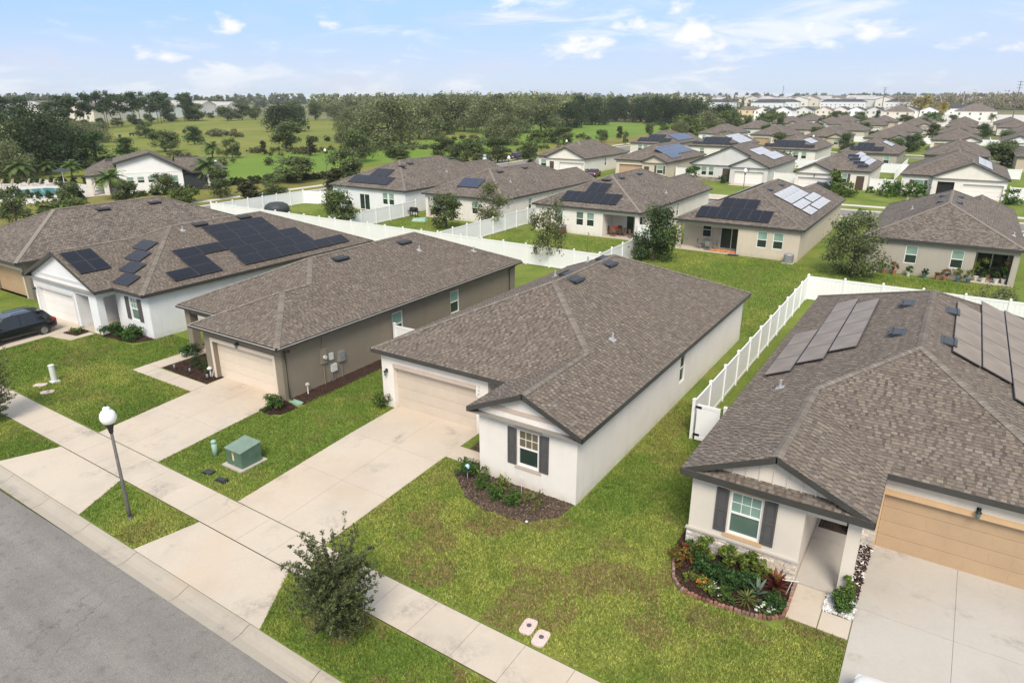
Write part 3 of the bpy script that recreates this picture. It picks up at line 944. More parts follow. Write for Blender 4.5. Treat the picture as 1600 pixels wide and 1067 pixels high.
def house(name, label, s, loc, off=(0, 0, 0), rz=0.0, group=None, lod=0, cat='house'):
    """s is in design coordinates, z measured from the pad; off is subtracted to make everything local to the house"""
    root = thing(name, label, cat, loc, rz, group)
    rnd = random.Random(sum(map(ord, label)))
    pl, ridges, fas, outl, gables = roof_planes(s)
    ze = s.get('ze', ZE); zs = ze - 0.20; zw = ze - 0.17
    wm = M[s.get('wall', 'white')]
    # --- walls with their openings
    mb = MB()
    fp = s.get('foot')
    if fp is None:
        n = len(outl); cx = [(p[0]) for p in outl]
        fp = []
        for i in range(n):
            p0, p1, p2 = outl[i - 1], outl[i], outl[(i + 1) % n]
            d1 = Vector((p1[0] - p0[0], p1[1] - p0[1])).normalized(); d2 = Vector((p2[0] - p1[0], p2[1] - p1[1])).normalized()
            n1 = Vector((-d1.y, d1.x)); n2 = Vector((-d2.y, d2.x))
            fp.append((p1[0] + (n1.x + n2.x) * OH, p1[1] + (n1.y + n2.y) * OH))
    root_parts = []
    wall_ops = s.get('ops', {})
    frames = {}
    for i in range(len(fp)):
        a, b = fp[i], fp[(i + 1) % len(fp)]
        ops = []
        L = math.hypot(b[0] - a[0], b[1] - a[1])
        for o in wall_ops.get(i, []):
            o = dict(o)
            if 'c' in o: o['s0'], o['s1'] = o['c'] - o['w'] / 2, o['c'] + o['w'] / 2
            if o['kind'] == 'garage': o.setdefault('rev', 0.3)
            ops.append(o)
        frames[i] = wall_run(mb, a, b, 0.0, zw, [o for o in ops if o['kind'] != 'light'])
        root_parts.append((frames[i], ops))
    for J, G, F in gables:        # triangular wall above the eave line
        sg = 1 if G[0] > J[0] else -1
        y = J[1] + s.get('gable_in', OH * 0.98)
        k = PITCH * OH
        mb.face([(J[0] + sg * OH, y, zw), (G[0] - sg * OH, y, zw), (G[0] - sg * OH, y, ze + k - 0.08), (F[0], y, F[2] - 0.08), (J[0] + sg * OH, y, ze + k - 0.08)])
        if 'boards' in s:
            pass
    mats = [wm]
    wl = obj('wall', mb, mats, root, off)
    # --- roof: deck, soffit, fascia, shingles, caps
    mb = MB()
    for q in pl:
        o, u, v, n = plane_frame(q)
        uv = [((Vector(p) - o).dot(u), (Vector(p) - o).dot(v)) for p in q]
        mb.face(q, 0, None, uv)
    roof = obj('roof', mb, M['shingle_far'], root, off)
    mb = MB(); mb.face([(x, y, zs) for x, y in outl][::-1])
    obj('soffit', mb, M['soffit'], root, off)
    mb = MB()
    for a, b in fas:
        fr, L = frame_of(a, b)
        o, t, n = fr
        h = 0.21
        e_ = 0.02
        def q(s_, d, z): return (o[0] + t[0] * s_ + n[0] * d, o[1] + t[1] * s_ + n[1] * d, z)
        za_, zb = a[2] + 0.012, b[2] + 0.012
        mb.hexa([q(-e_, e_, za_ - h), q(L + e_, e_, zb - h), q(L + e_, 0.0, zb - h), q(-e_, 0.0, za_ - h),
                 q(-e_, e_, za_), q(L + e_, e_, zb), q(L + e_, 0.0, zb), q(-e_, 0.0, za_)])
        if abs(za_ - zb) > 0.05:   # rake: underside of the overhang
            mb.face([q(0, 0, za_ - h + .01), q(L, 0, zb - h + .01), q(L, -OH, zb - h + .01), q(0, -OH, za_ - h + .01)][::-1])
    obj('fascia', mb, M[s.get('fascia', 'fascia')], root, off)
    if lod == 0:
        mb = MB()
        for q in pl: shingles(mb, q, rnd)
        struct(obj('shingle', mb, M['shingle'], roof, off), 'stuff')
    mb = MB()
    for a, b in ridges: ridge_caps(mb, a, b, rnd, fine=(lod == 0))
    o = obj('ridge_cap', mb, M['shingle'] if lod < 3 else M['cap_far'], roof, off)
    if lod == 0: struct(o, 'stuff')
    for vv in s.get('vents', []):
        vent(roof, pl[vv[0]], vv[1], vv[2], off, pipe=len(vv) > 3)
    # --- openings
    for fr, ops in root_parts:
        for o in ops:
            k = o['kind']
            if k == 'window': window(root, fr, o, off, lod)
            elif k == 'garage': garage(root, fr, o, off, lod)
            elif k == 'slider': slider(root, fr, o, off, lod)
            elif k == 'entry': entry(root, fr, o, off, lod)
            elif k == 'light': porch_light(root, fr, o['s'], o['z'], off)
            elif k == 'void':
                mb = MB(); mb.fquad(fr, o['s0'], o['s1'], o['z0'], o['z1'], -0.35); obj('recess', mb, M['dark'], root, off)
    root['_frames'] = 0
    del root['_frames']
    return root, frames, pl, roof
def W_(c, w=0.9, z0=0.85, h=1.35, **k):
    return dict(kind='window', c=c, w=w, z0=z0, z1=z0 + h, **k)

# ------------------------------------------------------------------ solar arrays, standing on roofs
_panel_cache = {}
def panel_mesh(w, h, cell, frame):
    k = (round(w, 3), round(h, 3), cell, frame)
    if k in _panel_cache: return _panel_cache[k]
    mb = MB()
    mb.box(0.008, w - 0.008, 0.008, h - 0.008, 0.09, 0.13, 1)
    f = 0.028
    mb.face([(f, f, 0.1325), (w - f, f, 0.1325), (w - f, h - f, 0.1325), (f, h - f, 0.1325)], 0)
    for x in (w * 0.25, w * 0.75): mb.box(x - 0.02, x + 0.02, 0.05, h - 0.05, 0.0, 0.09, 1)
    _panel_cache[k] = mesh(mb, 'solar_panel', [M[cell], M[frame]])
    return _panel_cache[k]
def solar(label, poly, cells, base, cell='solar', frame='solarframe', group='rooftop solar arrays', off=(0, 0, 0), xf=None):
    """cells: (u, v, w, h): u world coordinate along the eave, v up the slope"""
    o, uu, vv, n = plane_frame(poly)
    ax = 0 if abs(uu.x) > 0.5 else 1
    R3 = Matrix((uu, vv, n)).transposed().to_4x4()
    mats = []
    for (u, v, w, h) in cells:
        du = (u - o[ax]) / uu[ax]
        if uu[ax] < 0: du = (u + w - o[ax]) / uu[ax]
        p = o + uu * du + vv * v - Vector(off)
        m = Matrix.Translation(p) @ R3
        if xf is not None: m = xf @ m
        else: m = Matrix.Translation(base) @ m
        mats.append((m, w, h))
    c = sum((m.translation for m, w, h in mats), Vector()) / len(mats)
    root = thing('solar_array', label, 'solar panels', c, 0, group)
    for m, w, h in mats:
        o_ = link('solar_panel', panel_mesh(w, h, cell, frame), root)
        o_.matrix_basis = Matrix.Translation(-c) @ m
    return root
def grid(u0, v0, nu, nv, w, h): return [(u0 + i * w, v0 + j * h, w, h) for j in range(nv) for i in range(nu)]

def part(name, root, mat, off, fn, smooth=False):
    mb = MB(); fn(mb)
    return obj(name, mb, mat, root, off, smooth=smooth)

# ------------------------------------------------------------------ the white house in the middle
off = (-15.96, 22.0, 0)
spec = dict(xl=-22.35, xr=-9.57, yp=22.2, yb=42.0, xg=-14.6, yg=19.42, side='R', front='gable', wall='white',
    foot=[(-22.03, 22.52), (-15.75, 22.52), (-15.75, 24.8), (-14.25, 24.8), (-14.25, 19.74), (-9.89, 19.74), (-9.89, 41.68), (-22.03, 41.68)],
    ops={0: [dict(kind='garage', s0=0.74, s1=5.62, z0=0.0, z1=2.16, mat='doorbeige', trim='band', jamb=0), dict(kind='light', s=0.33, z=1.78)],
         2: [dict(kind='entry', c=0.8, w=0.95, z0=0.0, z1=2.1)],
         4: [W_(2.27, 0.92, 0.98, 1.52, grid=(3, 2), up='glass_curtain', lo='glass_dark', shutters=True, trim='band')],
         5: [W_(11.25, 0.72, 0.98, 1.55, up='glass_dark', lo='glass_dark')],
         6: [W_(2.0, 1.0, 0.95, 1.5), dict(kind='slider', c=7.0, w=2.4, z0=0.0, z1=2.1)]},
    vents=[(2, 30.03, 6.45), (2, 34.06, 6.45), (2, 26.89, 2.56, 1), (0, 30.9, 6.45), (0, 35.2, 6.45), (0, 33.0, 4.4, 1), (0, 38.0, 3.9, 1)])
h_main, fr_main, pl_main, rf_main = house('house', 'white stucco house in the middle with beige garage door and one shuttered front window', spec, (off[0], off[1], PAD), off)
part('gable_band', h_main, M['band'], off, lambda mb: mb.box(-13.75, -10.45, 19.70, 19.738, 3.10, 3.27))
# scattered vine stems at the inside corner of the garage, house numbers
def vine(mb):
    r = random.Random(4)
    for k in range(9):
        x = -16.25 + r.uniform(-.12, .25); z = r.uniform(1.0, 2.3)
        for j in range(5):
            xx, zz = x + r.uniform(-.08, .08), z + r.uniform(-.12, .12)
            mb.face([(xx, 22.49, zz), (xx + .03, 22.47, zz + .01), (xx + .035, 22.49, zz + .04), (xx + .01, 22.48, zz + .035)], 0)
part('dead_vine', h_main, M['tan_wood'], off, vine)

# ------------------------------------------------------------------ the taupe house to its left
off = (-31.56, 21.0, 0)
spec = dict(xl=-37.02, xr=-26.1, yp=21.5, yb=41.8, xg=-33.03, yg=19.68, side='R', front='hip', wall='taupe',
    foot=[(-36.68, 24.7), (-32.71, 24.7), (-32.71, 20.15), (-26.45, 20.15), (-26.45, 41.48), (-36.68, 41.48)],
    ops={0: [dict(kind='entry', c=1.2, w=0.95, z0=0, z1=2.1), W_(2.9, 0.9, 0.9, 1.4)],
         2: [dict(kind='garage', s0=0.72, s1=5.6, z0=0.0, z1=2.13, mat='doorcream', trim='doorcream'), dict(kind='light', s=2.95, z=2.3)],
         3: [W_(8.45, 0.92, 0.98, 1.5), W_(14.0, 0.92, 0.98, 1.5)],
         4: [W_(2.0, 1.0, 0.95, 1.5), dict(kind='slider', c=7.0, w=2.4, z0=0.0, z1=2.1)]},
    vents=[(2, 28.6, 5.15), (2, 34.4, 5.15), (2, 34.7, 4.0, 1), (2, 38.9, 2.4, 1)])
h_taupe, fr_t, pl_t, rf_t = house('house', 'taupe stucco house with cream garage door and gutters, left of the white middle house', spec, (off[0], off[1], PAD), off)
part('porch_column', h_taupe, M['taupe'], off, lambda mb: mb.box(-36.98, -36.5, 21.85, 22.33, 0, 2.84))
part('porch_beam', h_taupe, M['taupe'], off, lambda mb: (mb.box(-36.5, -32.73, 21.9, 22.25, 2.45, 2.835), mb.box(-36.95, -36.55, 22.33, 24.7, 2.45, 2.835)))
part('porch_floor', h_taupe, M['concrete'], off, lambda mb: mb.box(-37.1, -32.73, 22.2, 24.69, 0.0, 0.06))
def gutter(mb):
    for a, b in (((-33.05, 19.68), (-26.08, 19.68)), ((-26.1, 19.66), (-26.1, 41.8)), ((-37.02, 21.5), (-33.1, 21.5))):
        fr, L = frame_of(a, b)
        mb.fbox(fr, 0, L, 2.86, 2.99, 0.022, 0.12, 0)
        mb.fbox(fr, 0, L, 2.99, 3.005, 0.095, 0.125, 1)
mb = MB(); gutter(mb); obj('gutter', mb, [M['brownmetal'], M['gutterwhite']], h_taupe, off)
def spout(mb, y0, y1):
    mb.tube([(-26.03, y0, 2.86), (-26.36, y1, 2.6), (-26.36, y1, 0.12), (-26.15, y1, 0.04)], 0.045, 6)
part('downspout', h_taupe, M['brownmetal'], off, lambda mb: spout(mb, 20.0, 20.32))
part('downspout', h_taupe, M['brownmetal'], off, lambda mb: spout(mb, 41.0, 40.6))
X_ = -26.45
part('meter_box', h_taupe, M['taupe'], off, lambda mb: mb.box(X_, X_ + .12, 22.55, 22.95, 1.2, 2.0))
part('meter_conduit', h_taupe, M['taupe'], off, lambda mb: mb.tube([(X_ + .06, 22.75, 2.0), (X_ + .06, 22.75, 2.84)], .03, 6))
part('meter_conduit', h_taupe, M['taupe'], off, lambda mb: mb.tube([(X_ + .06, 22.7, 0.0), (X_ + .06, 22.7, 1.2)], .03, 6))
part('electric_meter', h_taupe, M['meter'], off, lambda mb: mb.tube([(X_ + .12, 22.75, 1.55), (X_ + .24, 22.75, 1.55)], .1, 12))
part('utility_box', h_taupe, M['meter'], off, lambda mb: mb.box(X_, X_ + .12, 23.12, 23.38, 1.25, 1.6))
part('utility_box', h_taupe, M['ac'], off, lambda mb: mb.box(X_, X_ + .16, 23.75, 24.15, 0.95, 1.5))
part('utility_box', h_taupe, M['meter'], off, lambda mb: mb.box(X_, X_ + .14, 23.2, 23.55, 0.55, 0.95))
for py_, pz_ in ((23.25, 1.25), (23.95, .95), (23.4, .55)):
    part('utility_pipe', h_taupe, M['metal'], off, lambda mb: mb.tube([(X_ + .06, py_, 0), (X_ + .06, py_, pz_)], .022, 6))
part('hose_bib', h_taupe, M['offwhite'], off, lambda mb: (mb.tube([(X_ + .25, 21.35, 0), (X_ + .25, 21.35, .5)], .035, 8), mb.box(X_ + .18, X_ + .32, 21.28, 21.42, .5, .6)))
part('flood_light', h_taupe, M['brownmetal'], off, lambda mb: (mb.tube([(X_, 20.35, 2.6), (X_ + .22, 20.3, 2.62)], .05, 8), mb.lathe([(.05, -.05), (.075, 0), (.06, .07)], 8, (X_ + .24, 20.45, 2.6))))
part('splash_block', h_taupe, M['greenplastic'], off, lambda mb: (mb.box(-26.2, -25.5, 20.1, 20.42, -.02, .05), mb.box(-26.2, -25.5, 20.1, 20.14, .05, .09), mb.box(-26.2, -25.5, 20.38, 20.42, .05, .09)))

# ------------------------------------------------------------------ the white house with the large black array
off = (-46.65, 21.0, 0)
spec = dict(xl=-52.8, xr=-40.5, yp=21.4, yb=41.4, xg=-43.72, yg=20.24, side='L', front='gable', wall='coolwhite',
    foot=[(-40.82, 41.1), (-52.48, 41.1), (-52.48, 20.55), (-46.9, 20.55), (-46.9, 23.8), (-44.6, 23.8), (-44.6, 21.88), (-40.82, 21.88)],
    ops={0: [W_(3.0, 1.0, .95, 1.5)], 2: [dict(kind='garage', s0=0.45, s1=5.2, z0=0.0, z1=2.13, mat='doorwhite', trim='palegrey', trimw=.15), dict(kind='light', s=0.12, z=1.8)],
         4: [dict(kind='entry', c=1.1, w=0.95, z0=0, z1=2.1)],
         6: [W_(2.05, 0.9, 0.98, 1.45, grid=(3, 2), up='glass_blind', lo='glass_mid', shutters=True)]},
    vents=[(0, 29.6, 6.25), (0, 33.4, 6.25), (0, 28.0, 5.9, 1), (2, 31.5, 6.0, 1)])
h_solar, fr_s, pl_s, rf_s = house('house', 'white house with front gable and black solar panels over its right roof slope', spec, (off[0], off[1], PAD), off)
part('porch_column', h_solar, M['coolwhite'], off, lambda mb: mb.box(-45.3, -44.35, 20.56, 21.0, 0, 2.84))
part('porch_beam', h_solar, M['coolwhite'], off, lambda mb: (mb.box(-46.88, -45.3, 20.56, 20.8, 2.42, 2.845), mb.box(-44.6, -44.36, 21.0, 21.86, 2.42, 2.845)))
part('porch_floor', h_solar, M['concrete'], off, lambda mb: mb.box(-46.88, -44.3, 20.5, 23.79, 0, .05))
part('gable_band', h_solar, M['palegrey'], off, lambda mb: mb.box(-51.4, -45.2, 20.51, 20.552, 3.12, 3.27))
rp, gp = pl_s[0], pl_s[2]
cells = [(23.9 + i * 1.75, .5, 1.75, 1.06) for i in range(2)] + [(29.2 + i * 1.66, .5, 1.66, 1.06) for i in range(6)]
cells += [(25.65, 1.57, 1.75, 1.06)] + [(29.35 + i * 1.75, 1.57, 1.75, 1.06) for i in range(4)]
cells += [(25.7 + i * 1.75, 2.64, 1.75, 1.06) for i in range(6)]
cells += [(29.4 + i * 1.75, 3.71, 1.75, 1.06) for i in range(3)] + [(29.4 + i * 1.75, 4.78, 1.75, 1.06) for i in range(3)]
solar('large stepped black solar array on the right slope of the white gabled house', rp, cells, (0, 0, PAD))
solar('four black solar panels stepping down the front hip of the white gabled house', pl_s[3], [(-47.0, 3.72, 1.75, 1.06), (-46.25, 2.6, 1.75, 1.06), (-45.25, 1.48, 1.75, 1.06), (-44.25, .36, 1.75, 1.06)], (0, 0, PAD))
solar('square block of four black solar panels beside the front gable of the white house', pl_s[4], grid(20.5, 1.95, 2, 2, 0.98, 1.25), (0, 0, PAD))

# ------------------------------------------------------------------ the cream house at the right
off = (-0.12, 21.5, 0)
spec = dict(gable_in=.34, xl=-5.94, xr=5.7, yp=22.66, yb=43.6, xg=-0.25, yg=19.42, side='L', front='gable', wall='cream',
    foot=[(5.38, 43.28), (-5.62, 43.28), (-5.62, 19.75), (-2.1, 19.75), (-2.1, 24.0), (-0.9, 24.0), (-0.9, 22.98), (5.38, 22.98)],
    ops={2: [W_(1.77, 1.0, 0.98, 1.55, grid=(3, 2), up='glass_blind', lo='glass_mid', shutters=True, trim='bandorange')],
         4: [dict(kind='entry', c=0.6, w=0.95, z0=0.05, z1=2.15)],
         6: [dict(kind='garage', s0=0.7, s1=5.6, z0=0.0, z1=2.13, mat='doororange', trim='bandorange', jamb=.35, rev=.22), dict(kind='light', s=3.23, z=2.28)]},
    vents=[(2, 36.0, 5.35), (2, 31.1, 5.35), (2, 26.3, 1.62, 1), (0, 35.6, 5.4), (0, 30.8, 5.4)])
h_right, fr_r, pl_r, rf_r = house('house', 'cream house at the right edge with tan garage door, ledge stone skirt and grey shutters', spec, (off[0], off[1], PAD), off)
rnd = random.Random(11)
pent = [(-5.90, 19.40, ZE + .002), (-0.29, 19.40, ZE + .002), (-0.64, 19.76, ZE + .155), (-5.55, 19.76, ZE + .155)]
mb = MB(); mb.face(pent, 0, None, [(p[0], p[1]) for p in pent]); pr = obj('pent_roof', mb, M['shingle_far'], h_right, off)
mb = MB(); shingles(mb, pent, rnd); struct(obj('shingle', mb, M['shingle'], pr, off), 'stuff')
part('pent_fascia', h_right, M['fascia'], off, lambda mb: mb.box(-5.94, -0.25, 19.36, 19.40, ZE - .2, ZE + .012))
for k in range(12):
    x = -5.2 + k * 0.41
    hmax = ZE + PITCH * min(x + 5.94, -0.25 - x) - .12
    if hmax > ZE + .3: part('batten', h_right, M['cream'], off, lambda mb: mb.box(x - .02, x + .02, 19.72, 19.765, ZE + .1, hmax))
part('porch_floor', h_right, M['concrete_grey'], off, lambda mb: mb.box(-2.09, -0.62, 19.7, 23.99, 0.0, 0.06))
part('porch_column', h_right, M['cream'], off, lambda mb: (mb.box(-0.92, -0.56, 19.8, 20.25, 0.06, 2.6), mb.box(-0.97, -0.51, 19.76, 20.3, 2.6, 2.835)))
part('porch_beam', h_right, M['cream'], off, lambda mb: (mb.box(-2.1, -0.97, 19.8, 20.2, 2.45, 2.83), mb.box(-0.93, -0.55, 20.3, 22.97, 2.5, 2.83)))
part('ledge_cap', h_right, M['concrete_grey'], off, lambda mb: mb.box(-5.70, -2.06, 19.66, 19.80, .69, .75))
part('ledge_cap', h_right, M['concrete_grey'], off, lambda mb: mb.box(-.94, -.24, 22.88, 22.99, .69, .75))
# dry-stacked ledge stones, one mesh each
SC = [(0.60, 0.55, 0.48), (0.68, 0.62, 0.55), (0.52, 0.46, 0.39), (0.62, 0.52, 0.42), (0.48, 0.46, 0.44), (0.72, 0.68, 0.62)]
def stones(x0, x1, yw, rows):
    z = 0.0
    for r_ in range(rows):
        h = 0.69 / rows
        x = x0 - rnd.uniform(0, .2)
        while x < x1:
            w = rnd.uniform(.16, .42); a, b = max(x, x0), min(x + w, x1)
            x += w
            if b - a < .04: continue
            mb = MB(); d = rnd.uniform(.03, .075)
            y0 = yw - d
            g = rnd.uniform(.85, 1.12); c = tuple(k * g for k in rnd.choice(SC))
            j = [rnd.uniform(-.008, .008) for _ in range(4)]
            mb.hexa([(a + .004, y0, z + .005), (b - .004, y0 + j[0], z + .005), (b - .004, yw, z + .003), (a + .004, yw, z + .003),
                     (a + .006, y0 + j[1], z + h - .006), (b - .006, y0 + j[2], z + h - .006), (b - .004, yw, z + h - .002), (a + .004, yw, z + h - .002)], 0, c)
            obj('stone', mb, M['stone_dim'], h_right, off)
        z += h
stones(-5.66, -2.1, 19.75, 8)
stones(-0.9, -0.24, 22.98, 7)
lp, rp = pl_r[2], pl_r[0]
cells = [(28.1 + i * 2.1, .55, 2.1, 1.12) for i in range(3)] + [(29.0 + i * 2.1, 1.7, 2.1, 1.12) for i in range(5)] + [(29.9 + i * 2.1, 2.85, 2.1, 1.12) for i in range(4)]
solar('stepped array of pale reflecting solar panels on the left slope of the cream house', lp, cells, (0, 0, PAD), 'solartanreflect', 'solarframe')
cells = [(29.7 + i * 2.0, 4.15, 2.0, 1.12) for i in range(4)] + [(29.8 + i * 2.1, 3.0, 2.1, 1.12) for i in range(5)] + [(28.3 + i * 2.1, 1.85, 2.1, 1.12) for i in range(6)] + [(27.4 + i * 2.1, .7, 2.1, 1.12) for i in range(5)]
solar('large array of pale reflecting solar panels cut by the right edge of the photo', rp, cells, (0, 0, PAD), 'solartanreflect', 'solarframe')

# ------------------------------------------------------------------ leftmost house of the row, only its roof and garage corner in view
off = (-62.4, 21.5, 0)
spec = dict(xl=-68.3, xr=-56.4, yp=21.2, yb=42.3, xg=-62.8, yg=19.8, side='L', front='hip', wall='taupe',
    foot=[(-56.72, 41.9), (-67.98, 41.9), (-67.98, 20.12), (-63.1, 20.12), (-63.1, 22.0), (-56.72, 22.0)],
    ops={4: [dict(kind='garage', s0=0.5, s1=5.4, z0=0, z1=2.13, mat='doororange', trim='doorcream', jamb=.8), dict(kind='light', s=5.8, z=1.9)]},
    vents=[(0, 30.6, 5.5), (0, 35.2, 5.5)])
h_left, _, pl_l, _ = house('house', 'brown roofed house farthest left in the row with a tan garage door', spec, (off[0], off[1], PAD), off, lod=1)

# ------------------------------------------------------------------ second row: rears towards the camera
def rear_house(name_label, xw0, xw1, yrear, depth, wall, rear_ops, vents, xg, foot_notch=None, side='L', right_ops=(), front='gable', yg=2.2, lod=1):
    """design faces -y and is turned round, so design x runs opposite to world x"""
    w = xw1 - xw0; xc = (xw0 + xw1) / 2
    hb = depth / 2
    yp = -hb + yg
    spec = dict(xl=-w / 2, xr=w / 2, yp=yp, yb=hb, xg=xg, yg=-hb, side=side, front=front, wall=wall, vents=vents)
    a, b = -w / 2 + OH, w / 2 - OH
    # rear edge in design runs from +x to -x, which is world left to right
    if foot_notch:
        n0, n1, nd_ = foot_notch      # world x range of the covered terrace and its depth
        d0, d1 = xc - n0, xc - n1     # design x (d0 > d1)
        yb_ = hb - OH
        back = [(b, yb_), (min(d0, b), yb_), (min(d0, b), yb_ - nd_), (d1, yb_ - nd_), (d1, yb_), (a, yb_)]
        if n0 <= xw0 + OH + .35: back = [(b, yb_ - nd_), (d1, yb_ - nd_), (d1, yb_), (a, yb_)]
        elif n1 >= xw1 - OH - .35: back = [(b, yb_), (d0, yb_), (d0, yb_ - nd_), (a, yb_ - nd_)]
    else:
        back = [(b, hb - OH), (a, hb - OH)]
    g0 = xg
    if side == 'R': foot = [(a, yp + OH), (g0 + OH, yp + OH), (g0 + OH, -hb + OH), (b, -hb + OH)] + back
    else: foot = [(a, -hb + OH), (g0 - OH, -hb + OH), (g0 - OH, yp + OH), (b, yp + OH)] + back
    spec['foot'] = foot
    nb = 4
    ops = {}
    # rear_ops / right_ops: world x or world y positions; work out the wall edge they fall on
    for edge_k in range(len(foot)):
        p, q = foot[edge_k], foot[(edge_k + 1) % len(foot)]
        wp = (xc - p[0], yrear + hb - p[1]); wq = (xc - q[0], yrear + hb - q[1])
        lst = []
        for o in rear_ops:
            wx, wy = o['at']
            if wy is None: continue
            if abs(wp[1] - wq[1]) < 1e-6 and abs(wp[1] - (yrear + wy)) < .25 and wp[0] < wx < wq[0]:
                o2 = dict(o); o2['c'] = wx - wp[0]; lst.append(o2)
        for o in right_ops:
            if abs(wp[0] - wq[0]) < 1e-6 and wp[0] > xw1 - 1 and min(wp[1], wq[1]) < o['aty'] < max(wp[1], wq[1]):
                o2 = dict(o); o2['c'] = abs(o['aty'] - wp[1]); lst.append(o2)
        if lst: ops[edge_k] = lst
    spec['ops'] = ops
    loc = (xc, yrear + hb, PAD)
    r = house('house', name_label, spec, loc, rz=PI, lod=lod)
    xf = Matrix.Translation(loc) @ Matrix.Rotation(PI, 4, 'Z')
    return r[0], r[2], xf, xc, yrear + hb
def RW(x, y=OH, **k): return dict(W_(0, k.pop('w', .92), k.pop('z0', .98), k.pop('h', 1.5), **k), at=(x, y))
def RS(x, y=OH, w=1.85, **k): return dict(kind='slider', w=w, z0=.02, z1=2.1, at=(x, y), c=0, **k)

A_ = rear_house('white house with a T shaped black solar array, nearest the field', -72.9, -59.2, 66.8, 25, 'coolwhite',
    [RW(-63.0), RW(-61.9), RS(-66.7), RW(-71.3, w=.8)], [], 2.0)
B_ = rear_house('white house with one small blue solar array on its rear slope', -56.6, -44.3, 66.9, 25, 'white',
    [RW(-52.0), RW(-48.6)], [], 1.0, foot_notch=(-56.4, -53.6, 2.6), right_ops=[dict(W_(0, .7, .98, 1.5), aty=73.5)])
C_ = rear_house('white house with a furnished covered terrace behind the white fence', -40.4, -27.2, 66.9, 24, 'white',
    [RW(-37.0), RW(-34.45, up='glass_mid'), RW(-33.15), RS(-29.1, OH + 2.6, w=1.9)], [], 1.0, foot_notch=(-31.65, -27.5, 2.6), right_ops=[dict(W_(0, .7, .98, 1.5), aty=79.0), dict(W_(0, .7, .98, 1.5), aty=74.5)])
D_ = rear_house('beige house with a covered terrace and grey air conditioner at its rear corner', -23.3, -11.0, 65.7, 24, 'beige',
    [RW(-20.6, OH + 2.3, up='glass_dark'), RS(-18.1, OH + 2.3, w=2.2), RW(-14.65), RW(-13.2)], [], 1.0, foot_notch=(-23.0, -16.9, 2.3))
E_h = rear_house('greige house with potted plants filling its rear corner terrace', -6.3, 5.4, 66.0, 24, 'greige',
    [RW(-2.4), RW(0.93), RS(3.4, OH + 2.4, w=2.2)], [], 0.5, foot_notch=(2.15, 4.72, 2.4), side='L')
def rear_vents(H_, items):
    r, pl, xf, xc, yc = H_
    roof = [c for c in r.children if c.name.startswith('roof') and 'vent' not in c.name][0]
    for k, u, v, *p in items:
        poly = pl[k]
        uu = (xc - u) if k == 1 else (yc - u)
        vent(roof, poly, uu, v, (0, 0, 0), pipe=bool(p))
rear_vents(A_, [(2, 74.5, 6.2), (2, 84, 6.3), (2, 79, 3.0, 1), (1, -64.2, 5.9)])
rear_vents(B_, [(2, 74.0, 5.7), (2, 80, 5.7), (2, 73, 3.2, 1)])
rear_vents(C_, [(2, 74.3, 6.2), (2, 79.5, 6.2), (2, 78, 1.7, 1), (1, -33.8, 5.9)])
rear_vents(D_, [(2, 74.2, 5.75), (2, 79, 5.75)])
rear_vents(E_h, [(2, 74.5, 5.6), (2, 79, 5.6), (0, 74.5, 5.6), (0, 79, 5.6), (0, 75.2, 3.2, 1), (2, 70.5, .9, 1), (0, 86, 2.0, 1)])
# posts and beams of the covered terraces
def terrace(H_, x0, x1, yr, depth, wall, posts, beam=True):
    r, pl, xf, xc, yc = H_
    def q(x0_, x1_, y0_, y1_, z0_, z1_, name, mt):
        mb = MB(); mb.box(xc - x1_, xc - x0_, yc - y1_, yc - y0_, z0_, z1_); obj(name, mb, M[mt], r)
    for x in posts: q(x - .2, x + .2, yr + .33, yr + .72, 0, 2.5, 'terrace_post', wall)
    q(x0, x1, yr + .33, yr + .55, 2.5, 2.835, 'terrace_beam', wall)
    q(x0, x1, yr + .2, yr + depth + .3, 0.0, .05, 'terrace_floor', 'concrete')
terrace(B_, -56.27, -53.61, 66.9, 2.6, 'white', [-56.05])
terrace(C_, -31.64, -27.55, 66.9, 2.6, 'white', [-27.75])
terrace(D_, -22.97, -16.92, 65.7, 2.3, 'beige', [-22.75])
terrace(E_h, 2.16, 5.07, 66.0, 2.4, 'greige', [4.86])
def rear_solar(H_, label, k, cells, cell='solar', frame='solarframe'):
    r, pl, xf, xc, yc = H_
    c2 = [((xc if k == 1 else yc) - u - w, v, w, h) for u, v, w, h in cells]
    return solar(label, pl[k], c2, (0, 0, 0), cell, frame, xf=xf)
rear_solar(A_, 'black T shaped solar array on the rear slope of the white house nearest the field', 1, grid(-70.1, .85, 7, 1, 1.02, 1.95) + grid(-67.7, 2.82, 3, 1, 1.02, 1.95))
rear_solar(B_, 'single block of blue solar panels on the rear slope of the white house', 1, grid(-52.4, 1.95, 3, 1, 1.06, 2.1), 'solarblue')
rear_solar(C_, 'black stepped solar array above the furnished white terrace', 1, grid(-37.3, .9, 7, 1, .98, 2.1) + grid(-35.1, 3.02, 2, 1, 1.2, 2.1))
rear_solar(D_, 'black stepped solar array above the beige covered terrace', 1, grid(-21.25, .55, 7, 1, 1.0, 1.95) + grid(-19.5, 2.52, 3, 1, 1.18, 1.8))
rear_solar(D_, 'pale reflecting solar panels in strips on the right slope of the beige house', 2, grid(72.6, 3.0, 5, 2, 1.75, 1.0) + grid(72.4, 1.9, 3, 1, 1.75, 1.0) + grid(78.2, 1.9, 3, 1, 1.75, 1.0) + grid(72.3, .8, 2, 1, 1.75, 1.0) + grid(76.4, .8, 4, 1, 1.75, 1.0), 'solarpalereflect', 'solarsilver')
rear_solar(D_, 'black solar panels edge on along the left slope of the beige house', 0, grid(72.5, 2.4, 7, 2, 1.75, 1.0))

